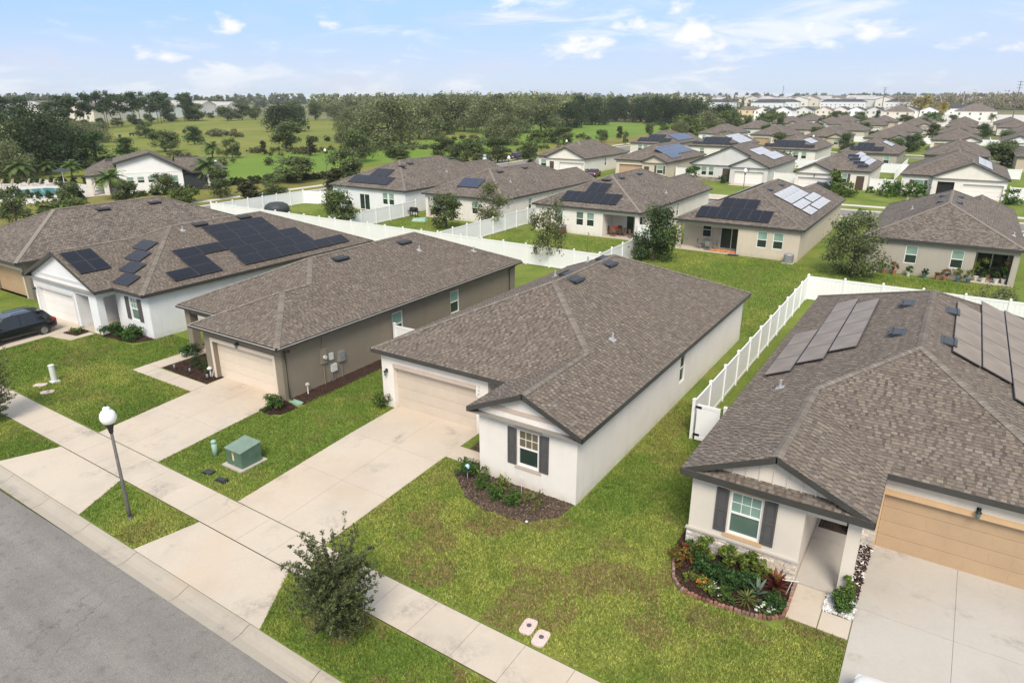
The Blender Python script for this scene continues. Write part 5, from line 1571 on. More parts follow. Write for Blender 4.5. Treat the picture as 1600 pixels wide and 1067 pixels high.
def nth(i):
    n = i + 1
    if n <= 12: return ORD[i]
    return '%d%s' % (n, 'th' if n % 100 in (11, 12, 13) or n % 10 not in (1, 2, 3) else ('st', 'nd', 'rd')[n % 10 - 1])
TREES = [
    ('live', -57.8, 54.3, 4.4, 3.7), ('live', -49.1, 62.2, 3.7, 3.8), ('airy', -43.4, 63.5, 5.1, 4.4), ('airy', -29.7, 52.0, 5.7, 3.6),
    ('dense', -22.7, 59.5, 4.8, 4.5), ('wild', -6.3, 62.7, 5.1, 5.2), ('round', 3.4, 58.0, 1.7, 3.0), ('live', -95.3, 37.1, 4.4, 4.0),
    ('bush', -97.0, 43.3, 2.4, 5.4), ('live', -111.9, 51.2, 2.6, 3.8), ('live', -97.0, 51.7, 3.6, 4.1), ('live', -105.0, 62.0, 3.2, 4.0),
    ('bush', -93.6, 58.3, 2.4, 4.0), ('live', -94.0, 64.3, 4.4, 3.9), ('magnolia', -81.0, 60.0, 3.6, 3.0), ('live', -85.9, 67.9, 3.7, 4.2),
    ('palm', -106.2, 70.8, 6.1, 5.4), ('palm', -106.8, 54.9, 5.1, 4.9), ('palm', -142.4, 57.8, 4.5, 5.0), ('palm', -151.2, 66.2, 3.0, 4.0),
    ('palm', -143.6, 67.0, 3.3, 4.4), ('live', -100.3, 83.8, 4.4, 6.1), ('magnolia', -82.7, 76.8, 3.9, 3.0), ('live', -91.4, 87.9, 5.9, 5.6),
    ('live', -258.5, 149.2, 5.7, 6.2), ('live', -188.1, 113.5, 5.6, 7.5), ('pine', -208.1, 135.9, 5.5, 5.7), ('palm', -158.3, 107.6, 4.3, 5.4),
    ('live', -154.1, 110.3, 4.6, 4.1), ('magnolia', -157.4, 122.5, 3.4, 2.4), ('bigoak', -249.7, 206.6, 11.3, 17.7), ('live', -163.5, 135.1, 7.7, 7.6),
    ('magnolia', -143.7, 126.4, 4.2, 3.3), ('grey', -173.8, 169.5, 10.5, 8.9), ('live', -120.0, 119.6, 7.5, 6.9), ('grey', -146.3, 158.5, 14.1, 19.1),
    ('grey', -168.4, 199.2, 12.3, 16.2), ('live', -111.1, 140.3, 5.1, 5.5), ('live', -107.8, 119.8, 4.3, 5.5), ('grey', -208.2, 240.1, 12.0, 16.9),
    ('grey', -196.4, 247.7, 14.6, 16.9), ('grey', -188.1, 253.0, 15.1, 16.9), ('grey', -170.3, 244.8, 13.9, 17.1), ('grey', -161.3, 250.6, 13.9, 17.1),
    ('grey', -156.7, 266.4, 13.3, 18.2), ('bigoak', -165.4, 305.7, 11.7, 17.3), ('bigoak', -172.5, 347.6, 13.6, 17.2), ('bigoak', -182.4, 399.4, 13.5, 15.5),
    ('grey', -125.4, 189.1, 9.1, 12.6), ('bush', -179.8, 226.7, 4.9, 10.3), ('live', -93.4, 129.0, 5.8, 4.9), ('live', -91.6, 121.5, 5.2, 4.3),
    ('live', -91.8, 136.4, 5.7, 5.3), ('live', -79.6, 130.4, 5.1, 3.6), ('bush', -119.1, 204.7, 4.5, 10.6), ('live', -109.1, 199.7, 5.3, 6.1),
    ('bigoak', -165.1, 397.7, 13.9, 18.9), ('bigoak', -142.1, 367.2, 14.3, 15.1), ('bigoak', -144.7, 398.7, 13.6, 20.6), ('bigoak', -121.9, 370.1, 12.7, 20.2),
    ('bigoak', -107.2, 360.6, 11.0, 14.8), ('bush', -92.9, 271.4, 7.6, 12.5), ('grey', -92.7, 294.8, 8.6, 12.3), ('bush', -95.0, 334.9, 8.5, 10.1),
    ('grey', -92.5, 261.1, 6.0, 6.3), ('live', -103.0, 215.1, 4.1, 3.8), ('magnolia', -107.1, 238.6, 4.2, 2.3), ('live', -102.3, 254.8, 4.9, 3.1),
    ('live', -112.0, 295.2, 3.7, 3.9), ('live', -92.8, 211.4, 3.9, 1.8), ('bigoak', -156.2, 61.5, 11.7, 12.8), ('bigoak', -163.7, 71.5, 12.3, 15.5),
    ('bigoak', -182.1, 83.7, 9.5, 10.2), ('grey', -146.1, 58.3, 6.9, 6.9), ('grey', -223.4, 108.8, 7.7, 11.5), ('grey', -244.6, 123.9, 6.5, 9.3),
    ('pine', -161.9, 81.3, 7.3, 7.9), ('pine', -177.9, 97.2, 4.8, 5.5), ('pine', -158.1, 72.3, 4.9, 4.0), ('bush', -169.3, 86.0, 1.3, 5.8),
    ('dense', -14.3, 187.6, 4.9, 4.5), ('dense', -68.0, 310.7, 5.9, 4.3), ('dense', -34.9, 298.2, 5.1, 5.8), ('live', -11.7, 224.8, 4.8, 3.3),
    ('live', -16.7, 217.5, 3.8, 3.9), ('dense', -13.3, 219.4, 4.4, 3.8), ('palm', -17.2, 408.1, 8.2, 8.0), ('live', -8.6, 298.8, 2.2, 4.9),
    ('live', 6.9, 189.4, 4.7, 6.5), ('bush', 10.3, 219.5, 2.0, 2.4), ('palm', 8.7, 502.4, 4.8, 6.2), ('live', -10.2, 497.7, 3.9, 4.9),
    ('live', -75.4, 410.1, 4.3, 4.8), ('live', -86.1, 413.8, 4.0, 4.9), ('live', -73.3, 444.7, 3.9, 5.2), ('live', -52, 432, 4.2, 6.0), ('live', -28, 428, 4.6, 6.2),
    ('dense', -42.5, 421.2, 7.4, 3.4), ('dense', -34.4, 469.7, 4.2, 5.9), ('live', -62.4, 451.7, 5.6, 5.2), ('live', -85.9, 356.9, 6.5, 6.8),
    ('live', -85.3, 326.2, 6.5, 5.2), ('yellow', -21.6, 633.6, 10.1, 8.7), ('yellow', -36.3, 667.8, 14.6, 17.6), ('live', -87.3, 317.9, 5.4, 3.9),
    ('dense', -60.5, 160.5, 4.2, 3.6), ('live', -45.0, 209.8, 4.5, 4.0), ('live', -61.0, 212.0, 4.6, 4.2), ('dense', -28.2, 214.0, 4.8, 4.0), ('live', -44.0, 262.0, 4.5, 4.5), ('dense', -61.0, 259.0, 5.0, 4.0), ('live', -26.0, 258.0, 4.0, 4.0), ('dense', -3.0, 262.0, 4.6, 4.4), ('live', -52.0, 306.0, 4.6, 4.5), ('live', -12.0, 308.0, 4.8, 4.6), ('dense', -60.0, 362.0, 5.0, 4.6), ('live', -40.0, 364.0, 5.0, 5.0), ('live', -18.0, 362.0, 5.5, 5.0), ('dense', 4.0, 312.0, 5.0, 5.0), ('live', 10.0, 262.0, 4.5, 4.5), ('live', 8.5, 206.0, 4.4, 3.6),
    ('bush', -121, 425, 5, 14), ('bush', -100, 440, 5.5, 15), ('live', -106, 455, 7, 9), ('bush', -84, 458, 5, 12), ('live', -70, 462, 6, 8), ('live', -58, 470, 5.5, 7), ('bush', -20, 482, 5, 12),
]
KINDN = dict(live='live oak', airy='thin crowned young tree', dense='dense green oval tree', wild='shaggy olive green tree', round='low round shrub', bigoak='broad dark oak', grey='broad grey green tree',
             bush='wide leafy bush', pine='bushy bright green pine', magnolia='dark upright magnolia', yellow='yellow leaved tree', palm='palm tree')
def where(x, y):
    if y < 70 and x > -80: return 'in the back yards'
    if x < -120 and y < 100: return 'behind the pool'
    if -118 < x <= -88 and y < 100: return 'on the clubhouse verge'
    if x <= -88 and y < 100: return 'on the street verge'
    if x < -230: return 'far out on the pasture'
    if x < -120 and y < 175: return 'beyond the clubhouse'
    if x < -120 and y < 280: return 'in the big pasture grove'
    if x < -100 and y < 215: return 'on the green strip'
    if x < -84 and y < 250: return 'at the field corner'
    if x < -100 and y < 420: return 'behind the bright field'
    if x < -84: return 'at the bright field edge'
    if y < 330: return 'between the far roofs'
    return 'before the distant two storey houses'
YARD = ['young live oak against the white fence below the leftmost back yard', 'young live oak in the yard behind the small blue array house', 'thin crowned tree in the fenced yard in front of the blue array house',
        'thin crowned tree with visible trunk on the lawn behind the white middle house', 'dense green oval tree beside the furnished terrace fence corner', 'shaggy olive green tree on the lawn between beige and greige houses', 'low round grey green shrub behind the back fence at the right edge']
EXTRA = {'live': 'small live oak', 'bigoak': 'broad dark oak'}
_cnt = {}
_rank = {}
tot = {}
for q in TREES: 
    k = (q[0], where(q[1], q[2])); tot.setdefault(k, []).append(q)
for k in tot: tot[k].sort(key=lambda q: math.atan2(q[1], q[2]))
rr = random.Random(5)
seedn = 0
for i, q in enumerate(TREES):
    ty, x, y, h, w = q
    if i < 6: w *= .84; h *= 1.05
    elif ty == 'live' and -113 < x < -80 and y < 75: w *= .82
    k = (ty, where(x, y))
    if i < 7: label = YARD[i]
    else:
        lst = tot[k]
        label = KINDN[ty] + ' ' + k[1]
        if len(lst) > 1: label += ', %s from the left' % nth(lst.index(q))
    grp = KINDN[ty] + 's ' + k[1] if len(tot[k]) > 1 else None
    zz = PAD if (x > -80.5) else .06
    if ty == 'palm':
        palm(label, x, y, h, w, zz, seed=i, group=grp); continue
    var = TP[ty][rr.randrange(len(TP[ty]))]
    if i in (2, 3): var = TP[ty][i - 2]
    (tm, cm), h0, w0 = var
    t = thing('bush' if ty in ('bush', 'round') else ('pine_tree' if ty == 'pine' else 'tree'), label, 'bush' if ty in ('bush', 'round') else 'tree', (x, y, zz), rr.uniform(0, 6.28), grp)
    t.scale = (w / w0, w / w0, h / h0)
    link('trunk', tm, t); link('crown', cm, t)
# line of tall pines along the far side of the pasture
def bare(x0, y0, x1, y1, n, hh, lab0, grp, ty='tallpine', jit=8, ww=7.5):
    for i in range(n):
        lab = lab0 + ', %s from the left' % nth(i)
        t_ = (i + rr.uniform(-.3, .3)) / max(1, n - 1)
        x = x0 + (x1 - x0) * t_ + rr.uniform(-jit, jit); y = y0 + (y1 - y0) * t_ + rr.uniform(-jit, jit)
        (tm, cm), h0, w0 = TP[ty][rr.randrange(len(TP[ty]))]
        h = rr.uniform(*hh); w = ww * rr.uniform(.75, 1.3)
        t = thing('pine_tree' if ty == 'tallpine' else 'tree', lab, 'tree', (x, y, 0), rr.uniform(0, 6.28), grp)
        t.scale = (w / w0, w / w0, h / h0)
        link('trunk', tm, t); link('crown', cm, t)
bare(-310, 128, -420, 268, 20, (12, 17), 'tall bare trunked pine in the far pasture line', 'line of tall pines across the pasture')
bare(-320, 140, -440, 300, 14, (3, 5.5), 'rounded tree under the far line of pines', 'low trees under the line of pines', 'live', 10, 6)
bare(-420, 268, -330, 330, 12, (7, 12), 'rounded tree at the back pasture edge', 'low trees at the back edge of the pasture', 'live', 8, 10)
bare(-330, 330, -215, 300, 12, (8, 13), 'leafy tree behind the dome shaped oak', 'trees behind the dome shaped oak', 'grey', 10, 14)
bare(-250, 330, -190, 420, 5, (13, 16), 'tall pine above the grey green grove', 'tall pines above the grove', 'tallpine', 14, 10)
# clumps of rough growth along the ditch and the pasture
def scrub(name, label, x0, y0, x1, y1, wdt, hgt, n, cols, leaf, seed):
    g = np.random.default_rng(seed)
    lum = []
    for i in range(int(math.hypot(x1 - x0, y1 - y0) / (hgt * .8)) + 4):
        t_ = g.random(); x = x0 + (x1 - x0) * t_ + g.normal() * wdt * .35; y = y0 + (y1 - y0) * t_ + g.normal() * wdt * .35
        lum.append((x, y, hgt * g.uniform(.2, .6), hgt * g.uniform(.3, .6)))
    V, F, col = leaf_cloud(seed, lum, n, leaf, cols)
    V[:, 2] = np.maximum(V[:, 2], .02)
    o = link(name, np_mesh(name, V, F, M['leaf'], col)); o['kind'] = 'stuff'
    return o
RUST = [(0.13, 0.105, 0.06), (0.10, 0.095, 0.04), (0.16, 0.13, 0.075)]
scrub('scrub', '', -172, 104, -150, 150, 4, 1.6, 5000, BUSH + RUST, .22, 31)
scrub('scrub', '', -152, 122, -120, 190, 5, 1.5, 6000, BUSH + RUST, .22, 32)
scrub('scrub', '', -270, 170, -228, 172, 12, 2.6, 5200, RUST + GREYG, .35, 33)
scrub('scrub', '', -190, 165, -176, 182, 4, 2.2, 2600, BUSH + DARK, .3, 34)
scrub('scrub', '', -150, 195, -118, 230, 8, 2.4, 4200, BUSH + RUST, .3, 35)
scrub('scrub', '', -176, 58, -136, 100, 12, 2.2, 6500, BUSH + RUST + GREYG, .26, 36)
scrub('scrub', '', -108, 150, -98, 200, 4, 1.6, 3000, BUSH + RUST, .25, 37)
# clipped hedges, one shrub after another
hp = TP['hedge'][0]
def hedge_row(label, grp, pts, n, h, w, z=.06):
    for i in range(n):
        t_ = i / max(1, n - 1) * (len(pts) - 1); k = min(int(t_), len(pts) - 2); f = t_ - k
        x = pts[k][0] + (pts[k + 1][0] - pts[k][0]) * f + rr.uniform(-.15, .15); y = pts[k][1] + (pts[k + 1][1] - pts[k][1]) * f + rr.uniform(-.15, .15)
        t = thing('shrub', label + ', %s from the left' % nth(i), 'shrub', (x, y, z), rr.uniform(0, 6.28), grp)
        s = rr.uniform(.85, 1.15)
        t.scale = (w / 1.6 * s, w / 1.6 * s, h / 1.2 * s)
        link('stem', hp[0][0], t); link('foliage', hp[0][1], t)
hedge_row('dark shrub in the row beside the clubhouse end wall', 'shrubs beside the clubhouse', [(-106.5, 76), (-103.5, 84), (-100.5, 92)], 14, 1.3, 2.0)
hedge_row('low dark shrub planted under the clubhouse front', 'shrubs under the clubhouse front', [(-106.4, 57), (-106.4, 74)], 9, .9, 1.7)
hedge_row('clipped dark green shrub in the row before the pool', 'shrubs before the pool', [(-121.0, 47.0), (-111.2, 52.6)], 8, 1.25, 1.1)
hedge_row('clipped dark shrub in the row behind the pool loungers', 'shrubs behind the pool', [(-140.5, 54.5), (-129.5, 64.5)], 9, 1.2, 1.2)

# near young oak on the verge: a thin stem, wiry shoots, small leaves
def wiry_tree(label, x, y, h, w, seed, nl):
    r = random.Random(seed); z0 = zg(y)
    t = thing('young_oak_tree', label, 'tree', (x, SK(x, y), z0))
    mb = MB()
    mb.tube([(0, 0, -.05), (.02, .01, h * .3), (-.02, .03, h * .6), (.03, 0, h * .9)], [.05, .042, .03, .012], 7)
    pts = []
    for i in range(230):
        z = h * (.05 + .78 * r.random() ** .9)
        a = r.uniform(0, 2 * PI)
        env = w * .5 * math.sin(PI * min(1, max(.05, (z / h - .02) / 1.0))) ** .55
        L_ = env * r.uniform(.45, 1.12)
        tip = Vector((math.cos(a) * L_, math.sin(a) * L_, min(h * 1.04, z + L_ * r.uniform(-.1, 1.1))))
        b0 = Vector((0, 0, z * .82))
        mid = b0.lerp(tip, .5) + Vector((r.uniform(-.06, .06), r.uniform(-.06, .06), r.uniform(.0, .12)))
        mb.tube([b0, mid, tip], [.011, .008, .003], 4, cap=False)
        for k in range(9):
            f = .3 + .7 * (k + r.random()) / 9
            p = b0.lerp(mid, f * 2) if f < .5 else mid.lerp(tip, f * 2 - 1)
            pts.append(p)
            if r.random() < .5:
                q = p + Vector((r.gauss(0, .1), r.gauss(0, .1), r.gauss(.03, .08)))
                mb.tube([p, q], [.004, .002], 3, cap=False); pts.append(q)
    link('trunk', mesh(mb, 'trunk', [plain('young_bark', (0.20, 0.18, 0.13), .9, var=.3, scale=9)]), t)
    L = [(p.x, p.y, max(.1, p.z), .085) for p in pts]
    V, F, col = leaf_cloud(seed, L, nl, .040, [(0.105, 0.135, 0.045), (0.075, 0.10, 0.036), (0.14, 0.165, 0.06), (0.16, 0.17, 0.075), (0.055, 0.075, 0.028)], spread=.6, asp=.42, lumpvar=.3)
    link('crown', np_mesh('crown', V, F, M['leaf'], col), t)
    return t
wiry_tree('shaggy young oak on the front verge beside the middle driveway apron', -12.5, 10.5, 3.2, 2.5, 5, 40000)
wiry_tree('young oak on the verge cut by the left edge of the photo', -36.35, 11.0, 3.6, 2.7, 8, 20000)

# ------------------------------------------------------------------ street lamps
def lamp_meshes():
    a = MB(); a.tube([(0, 0, -.05), (0, 0, .5), (0, 0, 3.55)], [.075, .065, .05], 10)
    b = MB(); b.lathe([(.055, 3.5), (.075, 3.55), (.08, 3.62), (.13, 3.82), (.15, 3.86), (.12, 3.88)], 14)
    c = MB(); c.lathe([(.12, 3.87), (.2, 3.92), (.262, 4.04), (.27, 4.14), (.245, 4.27), (.18, 4.36), (.115, 4.41), (.12, 4.43), (.115, 4.47), (.05, 4.53)], 18)
    d = MB(); d.lathe([(.05, 4.52), (.025, 4.56), (.03, 4.58), (.012, 4.62), (.006, 4.70)], 8)
    e = MB(); e.lathe([(.115, 0), (.1, .06), (.075, .12)], 10)
    return [('pole', mesh(a, 'pole', M['lamppole'], smooth=True)), ('collar', mesh(b, 'collar', M['lampblack'], smooth=True)),
            ('globe', mesh(c, 'globe', M['lampglobe'], smooth=True)), ('finial', mesh(d, 'finial', M['lampblack'])), ('base', mesh(e, 'base', M['lamppole']))]
LAMP = lamp_meshes()
for label, x, y, z in (('street lamp with white acorn globe on the front verge between the driveways', -23.35, 10.4, .11),
                       ('street lamp with white globe on the green strip beyond the clubhouse street', -110.6, 101.0, .05),
                       ('street lamp with white globe beside the parked cars at the far corner', -99.9, 141.2, .05),
                       ('street lamp with dark slim post in front of the white hedge house', -68.6, 105.5, .14),
                       ('street lamp with white globe by the bright field above the grey roofs', -82.6, 152.9, .14),
                       ('street lamp in front of the twin gable house garage', -27.0, 105.6, .14),
                       ('street lamp over the far roofs near the white array houses', -56.0, 198.3, .14),
                       ('street lamp standing over the brown roofs of the far rows', -36.0, 208.0, .14)):
    t = thing('street_lamp', label, 'street lamp', (x, y, z), 0, 'white globe street lamps')
    for nm, me in LAMP: link(nm, me, t)

# ------------------------------------------------------------------ utilities on the front lawns
def at_lawn(x, y): return (x, SK(x, y), zg(y))
t = thing('transformer', 'green utility transformer box on a concrete pad beside the middle driveway', 'utility box', at_lawn(-23.15, 15.2))
mb = MB(); mb.box(-.62, .62, -.66, .66, -.05, .07); obj('pad', mb, M['concrete_grey'], t)
mb = MB()
P = [(-.5, -.5), (.5, -.5), (.5, .5), (-.5, .5)]
mb.hexa([(-.5, -.5, .07), (.5, -.5, .07), (.5, .5, .07), (-.5, .5, .07), (-.5, -.5, .78), (.5, -.5, .78), (.5, .5, .90), (-.5, .5, .90)])
o = obj('cabinet', mb, M['greenbox'], t); bv = o.modifiers.new('bevel', 'BEVEL'); bv.width = .03; bv.segments = 2
mb = MB(); mb.hexa([(-.53, -.53, .77), (.53, -.53, .77), (.53, .53, .895), (-.53, .53, .895), (-.53, -.53, .82), (.53, -.53, .82), (.53, .53, .94), (-.53, .53, .94)])
o = obj('lid', mb, plain('faded_green_lid', (0.175, 0.245, 0.19), .5, var=.2, scale=2), t); bv = o.modifiers.new('bevel', 'BEVEL'); bv.width = .035; bv.segments = 2
mb = MB(); mb.box(-.06, .04, -.512, -.5, .34, .6); obj('warning_sticker', mb, plain('yellow_sticker', (.62, .56, .25), .6), t)
mb = MB(); mb.box(-.06, .04, -.513, -.5, .605, .7); obj('warning_sticker', mb, plain('orange_sticker', (.55, .27, .07), .6), t)
mb = MB(); mb.box(-.02, .04, -.53, -.5, .14, .2); obj('latch', mb, M['metal'], t)
mb = MB(); mb.tube([(0, 0, -.05), (0, 0, .62)], .115, 14); mb.lathe([(.12, .6), (.12, .68), (.085, .73), (.02, .745)], 14)
tag(obj('utility_pedestal', mb, M['greenplastic'], loc=at_lawn(-24.75, 14.9), smooth=True), 'pale green round utility pedestal beside the transformer box', 'utility post')
def valve(label, x, y, rect):
    t = thing('valve_box', label, 'valve box', at_lawn(x, y))
    t.rotation_euler[2] = .15
    if rect:
        mb = MB(); mb.box(-.24, .24, -.17, .17, -.1, .05); obj('box', mb, M['black'], t)
        mb = MB(); mb.box(-.2, .2, -.13, .13, .05, .07); obj('lid', mb, M['tarp'], t)
    else:
        mb = MB(); mb.hexa([(-.3, -.16, -.1), (.3, -.16, -.1), (.3, .16, -.1), (-.3, .16, -.1), (-.27, -.14, .08), (.27, -.14, .08), (.27, .14, .08), (-.27, .14, .08)]); o = obj('box', mb, M['black'], t)
        bv = o.modifiers.new('bevel', 'BEVEL'); bv.width = .05; bv.segments = 3
        mb = MB(); mb.box(-.2, .2, -.09, .09, .08, .1); obj('lid', mb, M['tarp'], t)
valve('black square valve box sunk in the grass left of the transformer', -23.75, 13.9, True)
valve('black rounded valve box sunk in the grass in front of the transformer', -22.75, 13.8, False)
def meter_lid(label, x, y, rz=.1, dark=True):
    t = thing('meter_box', label, 'meter box', at_lawn(x, y)); t.rotation_euler[2] = rz
    mb = MB()
    n = 20; ring = []
    for k in range(n):
        a = 2 * PI * k / n; ca, sa = math.cos(a), math.sin(a)
        ring.append((.21 * math.copysign(abs(ca) ** .5, ca), .32 * math.copysign(abs(sa) ** .5, sa)))
    mb.prism(ring, -.05, .05, bottom=False); o = obj('lid', mb, M['pinklid'], t)
    bv = o.modifiers.new('bevel', 'BEVEL'); bv.width = .015
    if dark:
        mb = MB(); mb.lathe([(.075, .05), (.075, .056), (.05, .058)], 14, (0, .04, 0)); obj('reader_cap', mb, plain('dark_cap', (.10, .085, .085), .6), t)
    return t
meter_lid('left one of two pink meter box lids on the front lawn', -8.2, 13.8)
meter_lid('right one of two pink meter box lids on the front lawn', -7.67, 13.62)
meter_lid('pink meter lid in the left lawn below the white vent pipe', -38.0, 14.1, -.6, True)
meter_lid('thin pale lid lying flat left of the white vent pipe', -39.3, 14.35, -.9, False)
t = thing('vent_post', 'white capped utility vent pipe standing in the left front lawn', 'utility post', at_lawn(-39.1, 15.0))
mb = MB(); mb.tube([(0, 0, 0), (0, 0, .98)], .14, 16); mb.lathe([(.155, .94), (.155, .99), (.13, 1.0)], 16); obj('pipe', mb, M['offwhite'], t, smooth=False)
mb = MB(); mb.box(-.2, .2, -.2, .2, -.02, .09); obj('base', mb, M['offwhite'], t)
mb = MB(); mb.lathe([(.05, 0), (.06, .02), (.03, .05)], 10); tag(obj('ball', mb, M['offwhite'], loc=(-10.9, 17.9, .27)), 'small white ball at the edge of the mulch bed', 'ball')

# ------------------------------------------------------------------ beds and small plants
def bed(name, pts, mat, z=.03, n_chip=0, cols=None, seed=0, chip=.05, kind='structure'):
    if mat is M['mulchgrey']:
        rj = random.Random(seed); q = []
        for (xa, ya), (xb, yb) in zip(pts, pts[1:] + pts[:1]):
            n = max(1, int(math.hypot(xb - xa, yb - ya) / .22)); wall = abs(ya - yb) < 1e-6 and ya > 19.7
            for k in range(n):
                a = 0 if wall or k == 0 else rj.gauss(0, .05)
                q.append((xa + (xb - xa) * k / n + a, ya + (yb - ya) * k / n + (0 if wall else rj.gauss(0, .05))))
        pts = q
    mb = MB(); mb.face([(x, SK(x, y), zg(y) + z) for x, y in pts]); 
    o = struct(obj(name, mb, mat), kind)
    if n_chip:
        g = np.random.default_rng(seed); xs = [p[0] for p in pts]; ys = [p[1] for p in pts]
        P = np.array(pts); out_ = []
        def inside(x, y):
            c = False; n = len(P); j = n - 1
            for i in range(n):
                if (P[i, 1] > y) != (P[j, 1] > y) and x < (P[j, 0] - P[i, 0]) * (y - P[i, 1]) / (P[j, 1] - P[i, 1]) + P[i, 0]: c = not c
                j = i
            return c
        while len(out_) < n_chip:
            x, y = g.uniform(min(xs), max(xs)), g.uniform(min(ys), max(ys))
            if inside(x, y): out_.append((x, SK(x, y), zg(y) + z + .02))
        c = np.array(out_); n = len(c)
        d = g.normal(size=(n, 3)); d[:, 2] = d[:, 2] * .35; d /= np.linalg.norm(d, axis=1)[:, None]
        e = np.cross(d, np.array([0, 0, 1.0])) + g.normal(size=(n, 3)) * .2; e /= np.linalg.norm(e, axis=1)[:, None]
        s = chip * g.uniform(.5, 1.4, n)[:, None]
        V = np.stack([c - d * s, c - e * s * .5, c + d * s, c + e * s * .5], 1).reshape(-1, 3); F = np.arange(4 * n).reshape(n, 4)
        col = np.array(cols)[g.integers(0, len(cols), n)] * g.uniform(.6, 1.35, n)[:, None]
        oo = link('mulch_chips' if chip < .06 else 'pebbles', np_mesh('chips', V, F, M['chip'], col)); oo['kind'] = 'stuff'
    return o
MU = [(0.055, 0.026, 0.018), (0.035, 0.018, 0.013), (0.08, 0.045, 0.03)]
MG = [(0.13, 0.09, 0.065), (0.08, 0.055, 0.04), (0.19, 0.145, 0.11), (0.05, 0.035, 0.028)]
bed('mulch_bed', [(-14.27, 21.0), (-15.1, 20.0), (-15.0, 19.0), (-13.65, 18.0), (-12.66, 17.7), (-11.76, 17.78), (-10.85, 17.98), (-10.1, 18.7), (-9.95, 19.76), (-14.27, 19.76)], M['mulchgrey'], n_chip=3800, cols=MG, seed=1, chip=.045)
bed('mulch_bed', [(-15.85, 22.5), (-15.8, 21.15), (-14.3, 21.15), (-14.3, 22.5)], M['mulchgrey'], n_chip=500, cols=MG, seed=7, chip=.045)
bed('mulch_bed', [(-35.9, 19.35), (-33.9, 19.3), (-31.75, 19.3), (-31.8, 20.15), (-32.75, 20.2), (-32.75, 22.2), (-35.9, 22.0)], M['mulch'], n_chip=2600, cols=MU, seed=2, chip=.04)
bed('mulch_bed', [(-26.75, 18.7), (-26.0, 18.6), (-25.4, 19.0), (-25.3, 19.9), (-26.4, 20.15), (-26.75, 20.1)], M['mulch'], n_chip=900, cols=MU, seed=3, chip=.04)
bed('mulch_bed', [(-26.45, 20.4), (-25.35, 20.3), (-25.5, 41.4), (-26.45, 41.4)], M['mulch'], z=.024, n_chip=2500, cols=MU, seed=4, chip=.05)
bed('mulch_bed', [(-44.3, 20.3), (-41.3, 20.7), (-40.7, 21.87), (-44.6, 21.87)], M['mulch'], n_chip=500, cols=MU, seed=5)
bed('mulch_bed', [(-46.9, 19.3), (-45.6, 19.5), (-45.7, 20.4), (-46.9, 20.4)], M['mulch'], z=.06, n_chip=200, cols=MU, seed=6)
RB = [(-5.66, 18.64), (-5.36, 17.87), (-5.08, 17.57), (-4.69, 17.46), (-4.06, 17.44), (-3.42, 17.5), (-2.81, 17.58), (-2.4, 17.7), (-2.05, 17.98), (-2.03, 18.4), (-2.06, 19.66)]
bed('mulch_bed', RB + [(-5.66, 19.72), (-5.95, 21.5), (-6.15, 21.5), (-5.95, 19.7)][:1], M['mulch'], n_chip=3600, cols=MU, seed=8, chip=.04)
bed('mulch_bed', [(-5.64, 22.5), (-5.95, 22.5), (-5.9, 19.5), (-5.64, 18.7)], M['mulch'], n_chip=400, cols=MU, seed=18, chip=.04)
PB = [(0.75, 0.74, 0.72), (0.66, 0.65, 0.64), (0.55, 0.54, 0.53), (0.8, 0.8, 0.78)]
bed('pebble_bed', [(-1.12, 18.87), (-.33, 18.87), (-.33, 19.6), (-.52, 19.66), (-1.12, 19.66)], M['pale_concrete'], n_chip=1500, cols=PB, seed=9, chip=.065)
bed('pebble_bed', [(-.6, 19.68), (-.33, 19.6), (-.25, 22.9), (-.6, 22.95)], M['mulch'], n_chip=900, cols=PB + MU * 4, seed=10, chip=.065)
# brick edging round the flower bed: every brick stands by itself
root = thing('brick_edging', 'curved edging of upright red bricks round the flower bed of the cream house', 'garden edging', (-4, 17.6, zg(17.6)))
off = (-4, 17.6, zg(17.6))
r = random.Random(2)
pts = [(p[0], SK(*p)) for p in RB]
carry = 0.0
for (x0, y0), (x1, y1) in zip(pts, pts[1:]):
    L = math.hypot(x1 - x0, y1 - y0); d = carry; ang = math.atan2(y1 - y0, x1 - x0)
    while d < L:
        x, y = x0 + (x1 - x0) * d / L, y0 + (y1 - y0) * d / L
        g = r.uniform(.7, 1.2); c = r.choice([(.25, .125, .09), (.30, .17, .13), (.20, .11, .085), (.27, .19, .16)]); c = tuple(k * g for k in c)
        mb = MB(); h = r.uniform(.11, .16)
        mb.box(-.05, .05, -.045, .045, -.08, h - .02, 0, c); mb.hexa([(-.05, -.045, h - .02), (.05, -.045, h - .02), (.05, .045, h - .02), (-.05, .045, h - .02), (-.03, -.035, h), (.03, -.035, h), (.03, .035, h), (-.03, .035, h)], 0, c, skip=(0,))
        o = obj('brick', mb, M['brick'], root); o.location = (x - off[0], y - off[1], zg(y) - off[2]); o.rotation_euler = (r.uniform(-.12, .12), r.uniform(-.1, .1), ang + r.uniform(-.15, .15))
        d += .118
    carry = d - L

